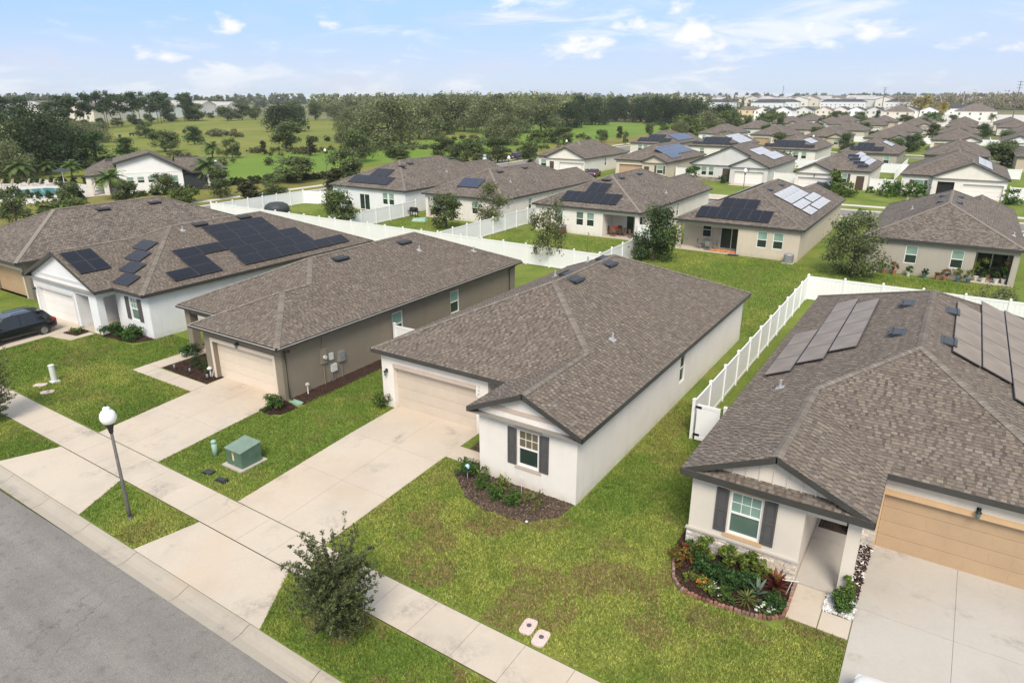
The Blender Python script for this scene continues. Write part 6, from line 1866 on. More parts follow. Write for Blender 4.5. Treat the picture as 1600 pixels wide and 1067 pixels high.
def shrub(label, x, y, h, w, cols, nl, leaf, seed, grp=None, lumps=18, z=None, name='shrub', kind='mound', asp=.5, flowers=None):
    zz = (zg(y) if z is None else z) + .02
    r = random.Random(seed)
    t = thing(name, label, 'plant', (x, SK(x, y), zz), 0, grp)
    L = [(a * w, b * w, c * h, q * (w * h) ** .5) for a, b, c, q in crown_lumps(seed, kind, lumps)]
    V, F, col = leaf_cloud(seed, L, nl, leaf, cols, asp=asp)
    for ax_ in (0, 1):
        lo, hi = np.percentile(V[:, ax_], [1.5, 98.5]); V[:, ax_] = (V[:, ax_] - (lo + hi) / 2) * (w / (hi - lo))
    V[:, 2] *= h / np.percentile(V[:, 2], 99.2)
    V[:, 2] = np.maximum(V[:, 2], .015)
    link('foliage', np_mesh('foliage', V, F, M['leaf'], col), t)
    mb = MB()
    for k in range(5):
        a = r.uniform(0, 6.28); mb.tube([(0, 0, 0), (math.cos(a) * w * .1, math.sin(a) * w * .1, h * .35), (math.cos(a) * w * .2, math.sin(a) * w * .2, h * .62)], [.014, .01, .005], 4, cap=False)
    obj('stem', mb, M['bark'], t)
    if flowers:
        g = np.random.default_rng(seed + 5); n = flowers[1]
        Lf = [(a * w, b * w, c * h + .05, q * w) for a, b, c, q in crown_lumps(seed + 1, 'mound', 10)]
        V, F, col = leaf_cloud(seed + 9, Lf, n, flowers[2], [flowers[0]], lumpvar=.05, jitter=.08, up=2.0, asp=.9)
        V[:, 2] += .03
        link('blossom', np_mesh('blossom', V, F, M['leaf'], col), t)
    return t
GD = [(0.048, 0.104, 0.0288), (0.0672, 0.136, 0.0352), (0.0352, 0.0768, 0.0256)]
GM = [(0.077, 0.147, 0.0308), (0.105, 0.189, 0.0392), (0.063, 0.119, 0.028)]
GY = [(0.1625, 0.2125, 0.0375), (0.2125, 0.25, 0.0438), (0.1125, 0.1625, 0.0312)]
CRO = [(0.20, 0.055, 0.025), (0.26, 0.12, 0.03), (0.09, 0.11, 0.025), (0.16, 0.15, 0.03)]
# cream house flower bed
shrub('red and green croton at the left end of the brick edged bed', -5.45, 18.75, .55, .75, CRO, 420, .06, 1)
shrub('low green plant behind the red croton in the brick edged bed', -5.22, 19.25, .5, .6, GM, 300, .05, 2)
for i, (x, y) in enumerate(((-4.85, 19.2), (-4.1, 19.2), (-3.45, 19.28))):
    shrub('yellow green tipped tall shrub against the ledge stone, %s from the left' % ORD[i], x, y, .85, .55, GY + GM[:1], 800, .05, 10 + i, 'yellow green shrubs by the stone skirt', kind='oval')
for i, (x, y, s) in enumerate(((-4.7, 18.7, .62), (-4.28, 18.5, .62), (-3.9, 18.4, .64), (-3.55, 18.45, .58), (-3.25, 18.6, .55))):
    shrub('dark green leafy shrub in the middle of the brick edged bed, %s from left' % ORD[i], x, y, .58, s, GD, 900, .042, 20 + i, 'dark shrubs in the brick edged bed')
shrub('small yellow plant near the left curve of the brick edging', -4.92, 18.1, .3, .38, GY, 200, .04, 31)
shrub('orange and yellow flowering plant at the front of the brick edged bed', -4.42, 17.95, .38, .5, GY, 240, .04, 32, flowers=((.6, .22, .05), 26, .035))
shrub('white flowering plant behind the front brick edging', -4.02, 17.85, .4, .55, GY + GM, 260, .04, 33, flowers=((.8, .78, .7), 30, .035))
shrub('low green plant right of the white flowers behind the edging', -3.65, 17.85, .3, .5, GM, 220, .04, 34)
shrub('dark green rounded shrub beside the front walk of the cream house', -2.36, 18.25, .48, .58, GD, 850, .036, 35)
shrub('white flowers at the right end of the brick edged bed', -2.72, 17.98, .28, .42, GM, 160, .035, 36, flowers=((.82, .8, .74), 30, .035))
shrub('small white flowering plant at the right corner of the brick edged bed', -2.4, 17.9, .25, .34, GM, 130, .035, 37, flowers=((.82, .8, .74), 22, .03))
shrub('yellow green bushy plant left of the red cordyline', -2.98, 19.25, .7, .5, GY, 380, .05, 38, kind='oval')
def spiky(label, x, y, n, L_, w, cols, name, seed, droop=.5, z=None, up=.9):
    r = random.Random(seed); zz = (zg(y) if z is None else z)
    t = thing(name, label, 'plant', (x, SK(x, y), zz + .02))
    for i in range(n):
        a = i * 2.39996 + r.uniform(-.2, .2); e = up * (1 - .75 * (i / n)) + r.uniform(-.1, .1)
        ln = L_ * r.uniform(.75, 1.15); c = r.choice(cols); g = r.uniform(.75, 1.25); c = tuple(k * g for k in c)
        mb = MB(); prev = None
        for k in range(5):
            f = k / 4; d = ln * f
            px = math.cos(a) * d * math.cos(e); py = math.sin(a) * d * math.cos(e); pz = .12 + d * math.sin(e) - droop * (f ** 2) * ln * .5 + (.18 * (1 - i / n))
            ww = w * (math.sin(PI * min(.98, f * .8 + .18))) * (1 if k < 4 else .05)
            s = (-math.sin(a) * ww, math.cos(a) * ww)
            cur = ((px - s[0], py - s[1], pz), (px, py, pz - ww * .3), (px + s[0], py + s[1], pz))
            if prev:
                mb.face([prev[0], prev[1], cur[1], cur[0]], 0, c); mb.face([prev[1], prev[2], cur[2], cur[1]], 0, c)
            prev = cur
        obj('leaf', mb, M['frond'], t)
    return t
spiky('dark red cordyline with long strap leaves in the brick edged bed', -2.5, 18.95, 46, .62, .05, [(.11, .018, .02), (.075, .015, .018), (.18, .06, .03), (.22, .13, .04)], 'cordyline', 3, up=1.35)
spiky('pale grey green agave between the dark shrubs and the cordyline', -2.9, 18.4, 9, .48, .05, [(.17, .22, .16), (.13, .18, .12)], 'agave', 4, droop=.05, up=1.25)
spiky('yellow green grassy clump at the front of the brick edged bed', -3.1, 17.9, 34, .5, .018, [(.17, .19, .05), (.12, .15, .04)], 'grass_clump', 5, droop=.9, up=1.2)
shrub('green rounded shrub standing on the white pebbles by the porch column', -.66, 19.2, .52, .56, GM, 1300, .035, 41)
shrub('upright yellow green shrub against the porch column of the cream house', -.6, 19.62, .85, .38, GY + GM, 620, .04, 42, kind='oval')
mb = MB(); mb.tube([(0, 0, 0), (.12, 0, .55)], .012, 5); mb.tube([(-.15, 0, .5), (.3, .05, .58)], .02, 5)
tag(obj('sprinkler_riser', mb, M['offwhite'], loc=(-2.2, 18.95, .28)), 'thin white stake behind the red cordyline', 'stake')
# white middle house bed
shrub('dark green shrub holding a pale blue garden ornament', -14.45, 19.2, .8, .9, GD + GM, 900, .045, 51)
for i, (x, y, s) in enumerate(((-13.5, 18.85, .6), (-12.68, 18.6, .62), (-11.95, 18.62, .66))):
    shrub('bright green round shrub in the middle house mulch bed, %s from left' % ORD[i], x, y, .55, s, GM, 700, .04, 52 + i, 'round shrubs in the middle house bed')
shrub('thin yellow green plant under the shuttered window of the middle house', -12.9, 19.3, .55, .6, GY, 170, .04, 56)
shrub('sparse yellow plant right of the window in the middle house bed', -11.3, 18.95, .5, .8, GY, 220, .035, 57)
shrub('sparse leafy plant at the left wall corner of the middle house bed', -13.9, 19.45, .6, .5, GY, 160, .04, 58)
shrub('yellow green shrub at the left corner of the beige garage', -21.95, 22.3, .75, 1.0, GY + GM, 620, .05, 59)
mb = MB(); mb.lathe([(.02, 0), (.09, .04), (.12, .12), (.09, .2), (.02, .24)], 12, (0, 0, .55)); mb.tube([(0, 0, 0), (0, 0, .57)], .012, 5)
tag(obj('gazing_ball', mb, plain('blue_glass_ball', (.45, .6, .78), .12, var=.1), loc=(-14.3, 18.95, .28), smooth=True), 'pale blue garden ball on a stake in the corner shrub', 'garden ornament')
mb = MB(); mb.tube([(0, 0, 0), (0, 0, .75)], .01, 5); mb.lathe([(.03, .72), (.035, .76), (.01, .8)], 8)
tag(obj('garden_stake', mb, M['offwhite'], loc=(-12.0, 19.3, .28)), 'thin white stake in the bed under the right shutter', 'stake')
# taupe house beds
for i, (x, y) in enumerate(((-34.45, 20.6), (-33.75, 20.55), (-33.05, 20.45))):
    shrub('clipped ball shrub before the taupe porch, %s from the left' % ORD[i], x, y, .6, .72, [(0.06, 0.085, 0.03), (0.075, 0.10, 0.035)], 1100, .028, 61 + i, 'clipped ball shrubs at the taupe house', lumps=30)
shrub('upright dark green shrub at the corner of the taupe garage', -33.7, 21.6, 1.05, .9, GD, 900, .05, 65, kind='oval')
shrub('dark green shrub beside the taupe porch column', -36.3, 21.4, .7, 1.0, GD, 700, .05, 66)
shrub('bright green shrub at the right corner of the cream garage door', -26.2, 19.25, .75, .95, [(0.045, 0.10, 0.02), (0.07, 0.14, 0.03), (0.10, 0.17, 0.04)], 900, .05, 67)
def path_light(x, y, label):
    t = thing('path_light', label, 'garden light', at_lawn(x, y), 0, 'small path lights at the taupe house')
    mb = MB(); mb.tube([(0, 0, 0), (0, 0, .2)], .012, 5); obj('stake', mb, M['lampblack'], t)
    mb = MB(); mb.lathe([(.05, .2), (.055, .32), (.07, .33), (.02, .37)], 10); obj('lamp_head', mb, M['metal'], t)
path_light(-33.7, 19.65, 'small path light in the middle of the taupe mulch bed'); path_light(-32.15, 19.65, 'small path light beside the cream garage door'); path_light(-34.9, 19.5, 'small path light at the left tip of the taupe mulch bed'); path_light(-36.4, 20.9, 'small path light by the taupe porch column shrub')
mb = MB(); mb.tube([(0, 0, 0), (0, .05, .45)], .03, 6); mb.lathe([(.12, .45), (.15, .5), (.06, .6)], 10); mb.tube([(.1, 0, 0), (.25, .1, .5)], .02, 5)
tag(obj('garden_statue', mb, M['offwhite'], loc=(-32.45, 20.05, .28)), 'small white heron shaped garden ornament left of the garage door', 'garden ornament')
for i, (x, y, s) in enumerate(((-43.4, 20.95, 1.5), (-42.3, 21.2, 1.6))):
    shrub('bushy green shrub under the white solar house window, %s from left' % ORD[i], x, y, .9, s, GD + GM, 1100, .06, 71 + i, 'shrubs under the solar house window')
shrub('scruffy small plant between the walk and the white garage', -46.3, 19.9, .4, .8, GM + GY, 200, .05, 75)
# doormat with lettering-like border at the cream house porch
t = thing('doormat', 'dark brown patterned doormat deep inside the cream house porch', 'doormat', (-1.5, 23.5, PAD + .062))
mb = MB(); mb.box(-.5, .5, -.33, .33, 0, .012); obj('mat', mb, plain('dark_coir', (.035, .026, .02), .95, var=.4, scale=20), t)
mb = MB()
for a in (((-.44, .44, -.28, -.26)), ((-.44, .44, .26, .28)), ((-.44, -.42, -.26, .26)), ((.42, .44, -.26, .26))): mb.box(a[0], a[1], a[2], a[3], .0125, .0135)
rq = random.Random(9)
for j in range(3):
    for k in range(7):
        x = -.34 + k * .1; y = -.16 + j * .13
        mb.box(x, x + rq.uniform(.03, .075), y, y + .018, .0125, .0135); mb.box(x, x + .015, y, y + rq.uniform(.04, .08), .0126, .0134)
obj('mat_pattern', mb, plain('tan_mat_print', (.16, .115, .08), .9), t)

# ------------------------------------------------------------------ terraces and back yards
def chair(label, x, y, z, rz, mat, grp):
    t = thing('chair', label, 'chair', (x, y, z), rz, grp)
    mb = MB(); mb.box(-.23, .23, -.23, .23, .43, .47); obj('seat', mb, M[mat], t)
    mb = MB(); mb.box(-.23, .23, .2, .235, .5, .95); obj('backrest', mb, M[mat], t)
    for a in (-.2, .2):
        for b in (-.2, .2):
            mb = MB(); mb.box(a - .018, a + .018, b - .018, b + .018, 0, .43); obj('leg', mb, M[mat], t)
    return t
def table(label, x, y, z, w, d, mat, h=.74):
    t = thing('table', label, 'table', (x, y, z))
    mb = MB(); mb.box(-w / 2, w / 2, -d / 2, d / 2, h - .04, h); obj('tabletop', mb, M[mat], t)
    for a in (-1, 1):
        for b in (-1, 1):
            mb = MB(); mb.box(a * (w / 2 - .06) - .025, a * (w / 2 - .06) + .025, b * (d / 2 - .06) - .025, b * (d / 2 - .06) + .025, 0, h - .04); obj('leg', mb, M[mat], t)
    return t
ZT = PAD + .052
table('brown dining table on the furnished white terrace', -30.6, 68.6, ZT, 1.3, .9, 'tan_wood')
for i, (x, y, rz) in enumerate(((-31.35, 68.6, PI / 2), (-29.85, 68.6, -PI / 2), (-30.6, 69.3, 0), (-30.6, 67.9, PI), (-28.6, 68.0, 2.4))):
    chair(['brown chair left of the terrace table', 'brown chair right of the terrace table', 'brown chair behind the terrace table', 'brown chair in front of the terrace table', 'brown chair apart at the right of the white terrace'][i], x, y, ZT, rz, 'tan_wood', 'brown chairs on the white terrace')
mb = MB(); mb.box(-.3, .3, -.03, .03, .76, 1.0); mb.box(-.2, .2, -.2, .2, .76, .82)
tag(obj('cloth', mb, M['red'], loc=(-30.8, 68.6, ZT)), 'red cloth bundle lying on the terrace table', 'cloth')
table('pale metal table on the beige covered terrace', -20.1, 67.0, ZT, 1.2, .8, 'metal')
for i, (x, y, rz) in enumerate(((-20.85, 67.0, PI / 2), (-19.35, 67.0, -PI / 2), (-20.35, 67.6, 0), (-19.8, 66.42, PI))):
    chair('grey metal chair at the beige terrace table, %s side' % ('left', 'right', 'back', 'front')[i], x, y, ZT, rz, 'metal', 'grey chairs on the beige terrace')
t = thing('cushion_row', 'row of orange cushions lying before the beige terrace sliding door', 'cushions', (-18.0, 66.6, ZT))
for k in range(6):
    mb = MB(); mb.box(-.24, .24, -.22, .22, 0, .16); o = obj('cushion', mb, M['orange'], t, loc=(-1.3 + k * .52, rr.uniform(-.06, .06), 0), rot=(0, rr.uniform(-.08, .08), rr.uniform(-.2, .2)))
    bv = o.modifiers.new('bevel', 'BEVEL'); bv.width = .06; bv.segments = 2
mb = MB(); mb.box(-.5, .5, -.3, .3, 0, .015); tag(obj('doormat', mb, M['tarp'], loc=(-17.1, 65.7, PAD + .06)), 'dark mat at the right front of the beige terrace', 'doormat')
t = thing('air_conditioner', 'round grey air conditioner at the right rear corner of the beige house', 'air conditioner', (-11.95, 65.3, PAD))
mb = MB(); mb.box(-.5, .5, -.5, .5, -.02, .07); obj('pad', mb, M['concrete_grey'], t)
mb = MB()
n = 18
ring = [(.42 * math.copysign(abs(math.cos(2 * PI * k / n)) ** .7, math.cos(2 * PI * k / n)), .42 * math.copysign(abs(math.sin(2 * PI * k / n)) ** .7, math.sin(2 * PI * k / n))) for k in range(n)]
mb.prism(ring, .07, .78); obj('housing', mb, M['ac'], t)
mb = MB(); mb.lathe([(.4, .78), (.36, .83), (.1, .85)], 16); obj('fan_guard', mb, M['metal'], t)
def grill(label, x, y):
    t = thing('barbecue_grill', label, 'grill', (x, y, PAD))
    mb = MB(); mb.tube([(-.45, 0, .95), (.45, 0, .95)], .32, 12); obj('hood', mb, M['black'], t, smooth=False)
    for a in (-.4, .4):
        for b in (-.2, .2):
            mb = MB(); mb.box(a - .03, a + .03, b - .03, b + .03, 0, .8); obj('leg', mb, M['black'], t)
    mb = MB(); mb.box(-.85, .85, -.25, .25, .72, .78); obj('shelf', mb, M['black'], t)
grill('black covered grill by the sliding door of the leftmost rear house', -68.6, 65.9)
grill('black grill beside the left corner terrace of the small array house', -57.2, 66.0)
chair('dark chair by the sliding door of the leftmost rear house', -67.9, 65.4, PAD, .4, 'black', None)
def crate_stack():
    t = thing('storage_bin', 'brown bin with grey lid against the furnished terrace house wall', 'bin', (-36.3, 66.3, PAD))
    mb = MB(); mb.box(-.5, .5, -.4, .4, 0, .85); obj('bin', mb, M['tan_wood'], t)
    mb = MB(); mb.hexa([(-.55, -.45, .85), (.55, -.45, .85), (.55, .45, .85), (-.55, .45, .85), (-.5, -.4, 1.0), (.5, -.4, 1.0), (.5, .4, 1.05), (-.5, .4, 1.05)]); obj('lid', mb, M['ac'], t)
crate_stack()
mb = MB(); mb.hexa([(-.9, -.6, 0), (.9, -.6, 0), (.9, .6, 0), (-.9, .6, 0), (-.7, -.4, .35), (.8, -.5, .25), (.7, .4, .4), (-.8, .5, .3)])
tag(obj('tarpaulin', mb, M['greenplastic'], loc=(-54.8, 64.2, PAD), rot=(0, 0, .4)), 'flat green grey tarpaulin heap on the lawn of the small array yard', 'tarpaulin')
t = thing('covered_trampoline', 'low rounded dark covered shape in the corner of the leftmost yard', 'cover', (-75.2, 59.5, PAD))
mb = MB(); mb.lathe([(1.6, 0), (1.6, .6), (1.4, .95), (.95, 1.2), (.3, 1.3)], 20); obj('cover', mb, M['tarp'], t, smooth=True)
mb = MB(); mb.lathe([(1.63, 0.02), (1.65, .2), (1.61, .3)], 20); obj('hem', mb, M['black'], t)
mb = MB(); mb.tube([(0, 0, 0), (.1, 0, 2.4)], .025, 6); mb.tube([(.1, 0, 2.3), (.3, 0, 2.1)], .015, 5)
tag(obj('garden_pole', mb, M['tan_wood'], loc=(-28.6, 57.5, PAD)), 'thin leaning brown pole on the terrace house lawn near the fence', 'pole')
t = thing('wheel', 'dark wheel leaning near the fence corner by the terrace house', 'wheel', (-26.3, 60.5, PAD + .3), 0)
mb = MB()
for k in range(16):
    a0, a1 = 2 * PI * k / 16, 2 * PI * (k + 1) / 16
    mb.tube([(.28 * math.cos(a0), 0, .28 * math.sin(a0)), (.28 * math.cos(a1), 0, .28 * math.sin(a1))], .06, 5, cap=False)
obj('tyre', mb, M['black'], t)
mb = MB(); mb.tube([(0, -.03, 0), (0, .03, 0)], .14, 10); obj('rim', mb, M['metal'], t)
# potted plants along the greige house
POTM = [('white', M['offwhite']), ('terracotta', plain('terracotta', (.35, .15, .09), .8)), ('blue grey', plain('blue_pot', (.10, .16, .20), .5))]
def potted(label, x, y, pot, h, w, cols, seed, ph=.35, kind='mound', zz=PAD):
    t = thing('potted_plant', label, 'potted plant', (x, y, zz), 0, 'potted plants at the greige house')
    mb = MB(); mb.lathe([(.12, 0), (.2, ph), (.22, ph), (.2, ph + .02)], 10); obj('pot', mb, POTM[pot][1], t)
    L = [(a * w, b * w, ph + c * h, q * (w * h) ** .5) for a, b, c, q in crown_lumps(seed, kind, 12)]
    V, F, col = leaf_cloud(seed, L, 260, .07, cols)
    link('foliage', np_mesh('foliage', V, F, M['leaf'], col), t)
for i, (x, lab, pot, h, w, cols) in enumerate(((-4.9, 'small dark plant in a white pot at the left of the greige wall', 0, .4, .5, GD), (-4.2, 'green leafy plant left of the first greige window', 1, .8, .9, GM), (-3.4, 'red and yellow croton left of the first greige window', 1, .9, .9, CRO), (-2.3, 'spiky green plant in a white pot under the first greige window', 0, .7, .7, GM),
        (-1.1, 'small green plant in a pot between the greige windows', 2, .5, .6, GD), (-.2, 'pink potted plant near the second greige window', 1, .3, .4, CRO), (.35, 'orange croton under the second greige window', 1, .8, .9, CRO), (1.3, 'large yellow green plant right of the second greige window', 2, 1.0, 1.2, GY), (2.0, 'yellow plant at the left corner of the greige terrace', 2, .9, 1.0, GY))):
    potted(lab, x, 65.75, pot, h, w, cols, 200 + i)
for i, (x, y, lab, pot, h, w, cols) in enumerate(((2.5, 66.9, 'tall yellow leaved palm like plant at the left of the greige terrace', 0, 1.6, 1.1, GY), (3.0, 66.6, 'green plant in a white pot at the terrace front', 0, .6, .6, GM), (3.9, 66.7, 'green plant in a white pot at the right of the terrace', 0, .6, .7, GM), (4.4, 66.9, 'tall green plant in a large white pot at the terrace right', 0, 1.3, .8, GM), (4.3, 67.6, 'orange flowered plant at the terrace right', 1, 1.7, .6, CRO), (3.3, 67.8, 'dark green plant deep in the greige terrace', 1, .9, .8, GD))):
    potted(lab, x, y, pot, h, w, cols, 220 + i, kind='oval', zz=ZT)
for i, (x, lab) in enumerate(((2.9, 'hanging basket at the left of the greige terrace beam'), (4.4, 'orange hanging basket at the right of the greige terrace beam'))):
    t = thing('hanging_basket', lab, 'hanging basket', (x, 66.7, PAD + 1.75))
    mb = MB(); mb.lathe([(.06, -.1), (.17, .02), (.18, .08)], 10); mb.tube([(0, 0, .05), (0, 0, .75)], .008, 4); obj('basket', mb, M['tan_wood'], t)
    V, F, col = leaf_cloud(240 + i, [(0, 0, .1, .25), (.1, 0, .0, .22), (-.1, .05, .05, .22)], 200, .06, CRO if i else GY); link('foliage', np_mesh('foliage', V, F, M['leaf'], col), t)
# planting in front of the third row
shrub('clipped green hedge before the white corner house', -71.5, 122.6, 1.3, 4.6, BRIGHT, 1200, .13, 301, z=PAD)
shrub('small dark bush at the right corner of the white corner house', -61.0, 121.6, 1.2, 1.2, GM, 300, .1, 302, z=PAD)
shrub('small round bright green tree before the twin gable house windows', -40.2, 121.5, 2.8, 2.6, BRIGHT + GM, 900, .13, 303, z=PAD, kind='oval')
shrub('dark bush by the entry of the twin gable house', -35.2, 122.6, 1.3, 1.4, GD, 400, .1, 304, z=PAD)
shrub('dark round bush right of the white garage with parked car', -17.0, 117.4, 1.5, 1.8, GD, 500, .1, 305, z=PAD)
shrub('tall bright green banana like plant at the white garage corner', -16.4, 119.4, 3.6, 1.7, BRIGHT + GY, 700, .16, 306, z=PAD, kind='oval')
shrub('yellow green bush left of the palm like shrub on the white house lawn', -15.6, 117.8, 1.8, 1.8, GY, 500, .12, 307, z=PAD)
shrub('large feathery green shrub on the lawn before the stepped panel house', -14.3, 115.8, 2.2, 3.0, GM + GY, 900, .14, 308, z=PAD)
shrub('small bush right of the stepped panel house entry', -11.7, 122.6, 1.0, 1.2, GD, 300, .1, 309, z=PAD)
for i, (x, y, s) in enumerate(((-7.4, 120.6, 3.0), (-5.2, 121.2, 2.6), (-9.0, 119.5, 3.0))):
    shrub('leafy green shrub before the wide gabled house, %s' % ('in the middle', 'nearest its entry', 'farthest left')[i], x, y, 2.2, s, BRIGHT + GM, 700, .15, 310 + i, z=PAD)
shrub('round dark green bush at the right corner of the wide gabled house', 6.6, 119.5, 2.2, 2.6, GD + GM, 700, .12, 314, z=PAD)
shrub('bushy green climber on the roof line behind the twin gable house', -33.2, 158.8, 3.2, 7.0, BRIGHT + GM, 1200, .2, 315, z=PAD)
shrub('dark bush by the street corner of the beige house', -9.2, 91.8, 1.6, 2.2, GD, 500, .1, 316, z=PAD)
for i, (x, y) in enumerate(((-2.5, 55.2), (-1.2, 55.0), (5.6, 56.2))):
    spiky('small dark red plant behind the back fence, %s from the left' % ORD[i], x, y, 14, .45, .04, [(.08, .02, .02), (.05, .03, .02)], 'cordyline', 320 + i, z=PAD)

# ------------------------------------------------------------------ vehicles
def paint(name, col):
    m, t, b = nmat(name)
    b.inputs['Base Color'].default_value = (*col, 1); b.inputs['Roughness'].default_value = .28
    b.inputs['Coat Weight'].default_value = .6; b.inputs['Coat Roughness'].default_value = .06
    return m
M['carglass'] = glassmat('car_glass', (.012, .014, .016), .05, .8)
M['headlamp'] = glassmat('headlamp_lens', (.55, .56, .58), .08, .7)
M['taillamp'] = glassmat('tail_lamp_lens', (.35, .02, .02), .15, .6)
M['alloy'] = plain('alloy_rim', (.3, .31, .32), .3, metal=.7)
M['rubber'] = plain('tyre_rubber', (.018, .018, .018), .85)
def rim_mesh():
    mb = MB(); mb.tube([(0, -.10, 0), (0, .095, 0)], .21, 18)
    for k in range(10):
        a = 2 * PI * k / 10; c, s = math.cos(a), math.sin(a)
        p = lambda r_, w, y: (r_ * c - w * s, y, r_ * s + w * c)
        mb.hexa([p(.05, -.022, .10), p(.05, .022, .10), p(.215, .03, .09), p(.215, -.03, .09), p(.05, -.022, .12), p(.05, .022, .12), p(.215, .03, .112), p(.215, -.03, .112)])
    return mesh(mb, 'rim', M['alloy'])
def tyre_mesh():
    mb = MB(); n = 22
    prof = [(.225, -.10), (.30, -.115), (.345, -.10), (.352, 0), (.345, .10), (.30, .115), (.225, .10)]
    for k in range(n):
        a0, a1 = 2 * PI * k / n, 2 * PI * (k + 1) / n
        for (r0, y0), (r1, y1) in zip(prof, prof[1:]):
            mb.face([(r0 * math.cos(a0), y0, r0 * math.sin(a0)), (r0 * math.cos(a1), y0, r0 * math.sin(a1)), (r1 * math.cos(a1), y1, r1 * math.sin(a1)), (r1 * math.cos(a0), y1, r1 * math.sin(a0))])
    return mesh(mb, 'tyre', M['rubber'], smooth=True)
RIM, TYRE = rim_mesh(), tyre_mesh()
def suv(label, x, y, z, rz, col, L=4.65, Wd=1.86, H=1.66, group=None, sedan=False, pname='car_paint'):
    """front towards +x before turning; z up, origin on the ground at the centre"""
    t = thing('parked_car', label, 'car', (x, y, z), rz, group)
    pm = paint(pname, col)
    hl, hw = L / 2, Wd / 2
    # body: stations along x with (bottom z, shoulder z, half width)
    st = [(-hl, .48, .86, .78), (-hl + .06, .34, .98, .86), (-hl + .45, .26, 1.03, .93), (-.9, .22, 1.02, .93), (.3, .22, 1.0, .93), (1.0, .22, .98, .93), (hl - .65, .25, .92, .91), (hl - .18, .30, .80, .83), (hl, .42, .66, .70)]
    mb = MB(); rings = []
    for sx, zb, zs, w in st:
        w = w * hw / .93
        rings.append([(sx, -w * .93, zb), (sx, -w, zb + .16), (sx, -w, zs - .12), (sx, -w * .93, zs), (sx, -w * .5, zs + .03), (sx, w * .5, zs + .03), (sx, w * .93, zs), (sx, w, zs - .12), (sx, w, zb + .16), (sx, w * .93, zb)])
    b = len(mb.v)
    for r_ in rings: mb.v.extend(r_)
    n = 10
    for i in range(len(rings) - 1):
        for k in range(n):
            k2 = (k + 1) % n
            mb.f.append((b + i * n + k, b + (i + 1) * n + k, b + (i + 1) * n + k2, b + i * n + k2)); mb.m.append(0); mb.c.append(None); mb.uv.append(None)
    mb.f.append(tuple(range(b, b + n))); mb.m.append(0); mb.c.append(None); mb.uv.append(None)
    e = b + (len(rings) - 1) * n
    mb.f.append(tuple(range(e, e + n))[::-1]); mb.m.append(0); mb.c.append(None); mb.uv.append(None)
    o = obj('body', mb, pm, t, smooth=True)
    ss = o.modifiers.new('smooth', 'SUBSURF'); ss.levels = 2; ss.render_levels = 2
    # greenhouse: glass band and painted roof
    rb = -hl + .18 if not sedan else -hl + .95
    gst = [(rb, 1.0, .80, 1.0), (rb + .42, H - .12, .66, .9), (rb + 1.1, H - .02, .66, .9), (.1, H - .02, .66, .9), (.55, H - .09, .64, .9), (1.28, 1.0, .76, .95)]
    top = [(gx, gz, gw * hw / .93) for gx, gz, gw, _ in gst]
    mb = MB(); base = .97
    for (x0, z0, w0), (x1, z1, w1) in zip(top, top[1:]):
        for s in (-1, 1):
            wb0, wb1 = .84 * hw / .93, .84 * hw / .93
            mb.face([(x0, s * wb0, base), (x1, s * wb1, base), (x1, s * w1, z1), (x0, s * w0, z0)])
        mb.face([(x0, -w0, z0), (x1, -w1, z1), (x1, w1, z1), (x0, w0, z0)])
    obj('window_glass', mb, M['carglass'], t)
    mb = MB(); q = top[1:5]
    for (x0, z0, w0), (x1, z1, w1) in zip(q, q[1:]):
        mb.hexa([(x0, -w0 - .015, z0 - .05), (x1, -w1 - .015, z1 - .05), (x1, w1 + .015, z1 - .05), (x0, w0 + .015, z0 - .05), (x0, -w0 * .96, z0 + .02), (x1, -w1 * .96, z1 + .02), (x1, w1 * .96, z1 + .02), (x0, w0 * .96, z0 + .02)])
    o = obj('roof', mb, pm, t, smooth=False)
    for s in (-1, 1):
        for px in (rb + .95, -.25, ):
            mb = MB(); mb.hexa([(px - .04, s * .848 * hw / .93, base), (px + .05, s * .848 * hw / .93, base), (px + .05, s * .83 * hw / .93, base), (px - .04, s * .83 * hw / .93, base), (px - .04, s * .672 * hw / .93, H - .06), (px + .05, s * .672 * hw / .93, H - .06), (px + .05, s * .65 * hw / .93, H - .06), (px - .04, s * .65 * hw / .93, H - .06)])
            obj('pillar', mb, pm, t)
        mb = MB(); mb.hexa([(.95, s * hw * .93, .98), (1.1, s * hw * .93, .98), (1.08, s * (hw + .16), 1.0), (.97, s * (hw + .16), 1.0), (.95, s * hw * .93, 1.1), (1.1, s * hw * .93, 1.1), (1.08, s * (hw + .16), 1.13), (.97, s * (hw + .16), 1.13)]); obj('side_mirror', mb, pm, t)
        mb = MB(); mb.hexa([(hl - .32, s * .50, .62), (hl - .05, s * .46, .60), (hl - .14, s * .80 * hw / .93, .64), (hl - .42, s * .86 * hw / .93, .68), (hl - .34, s * .50, .76), (hl - .10, s * .46, .72), (hl - .2, s * .80 * hw / .93, .78), (hl - .44, s * .86 * hw / .93, .80)]); obj('headlight', mb, M['headlamp'], t)
        mb = MB(); mb.hexa([(-hl - .005, s * .45, .82), (-hl + .1, s * .45, .82), (-hl + .38, s * (hw + .005), .84), (-hl + .06, s * .86 * hw / .93, .82), (-hl + .02, s * .45, .98), (-hl + .12, s * .45, .98), (-hl + .40, s * (hw - .01), 1.0), (-hl + .08, s * .84 * hw / .93, .99)]); obj('taillight', mb, M['taillamp'], t)
        if not sedan:
            mb = MB(); mb.tube([(rb + .7, s * .6, H + .0), (rb + .75, s * .6, H + .06), (.0, s * .6, H + .06), (.1, s * .6, H - .0)], .018, 6); obj('roof_rail', mb, M['black'], t)
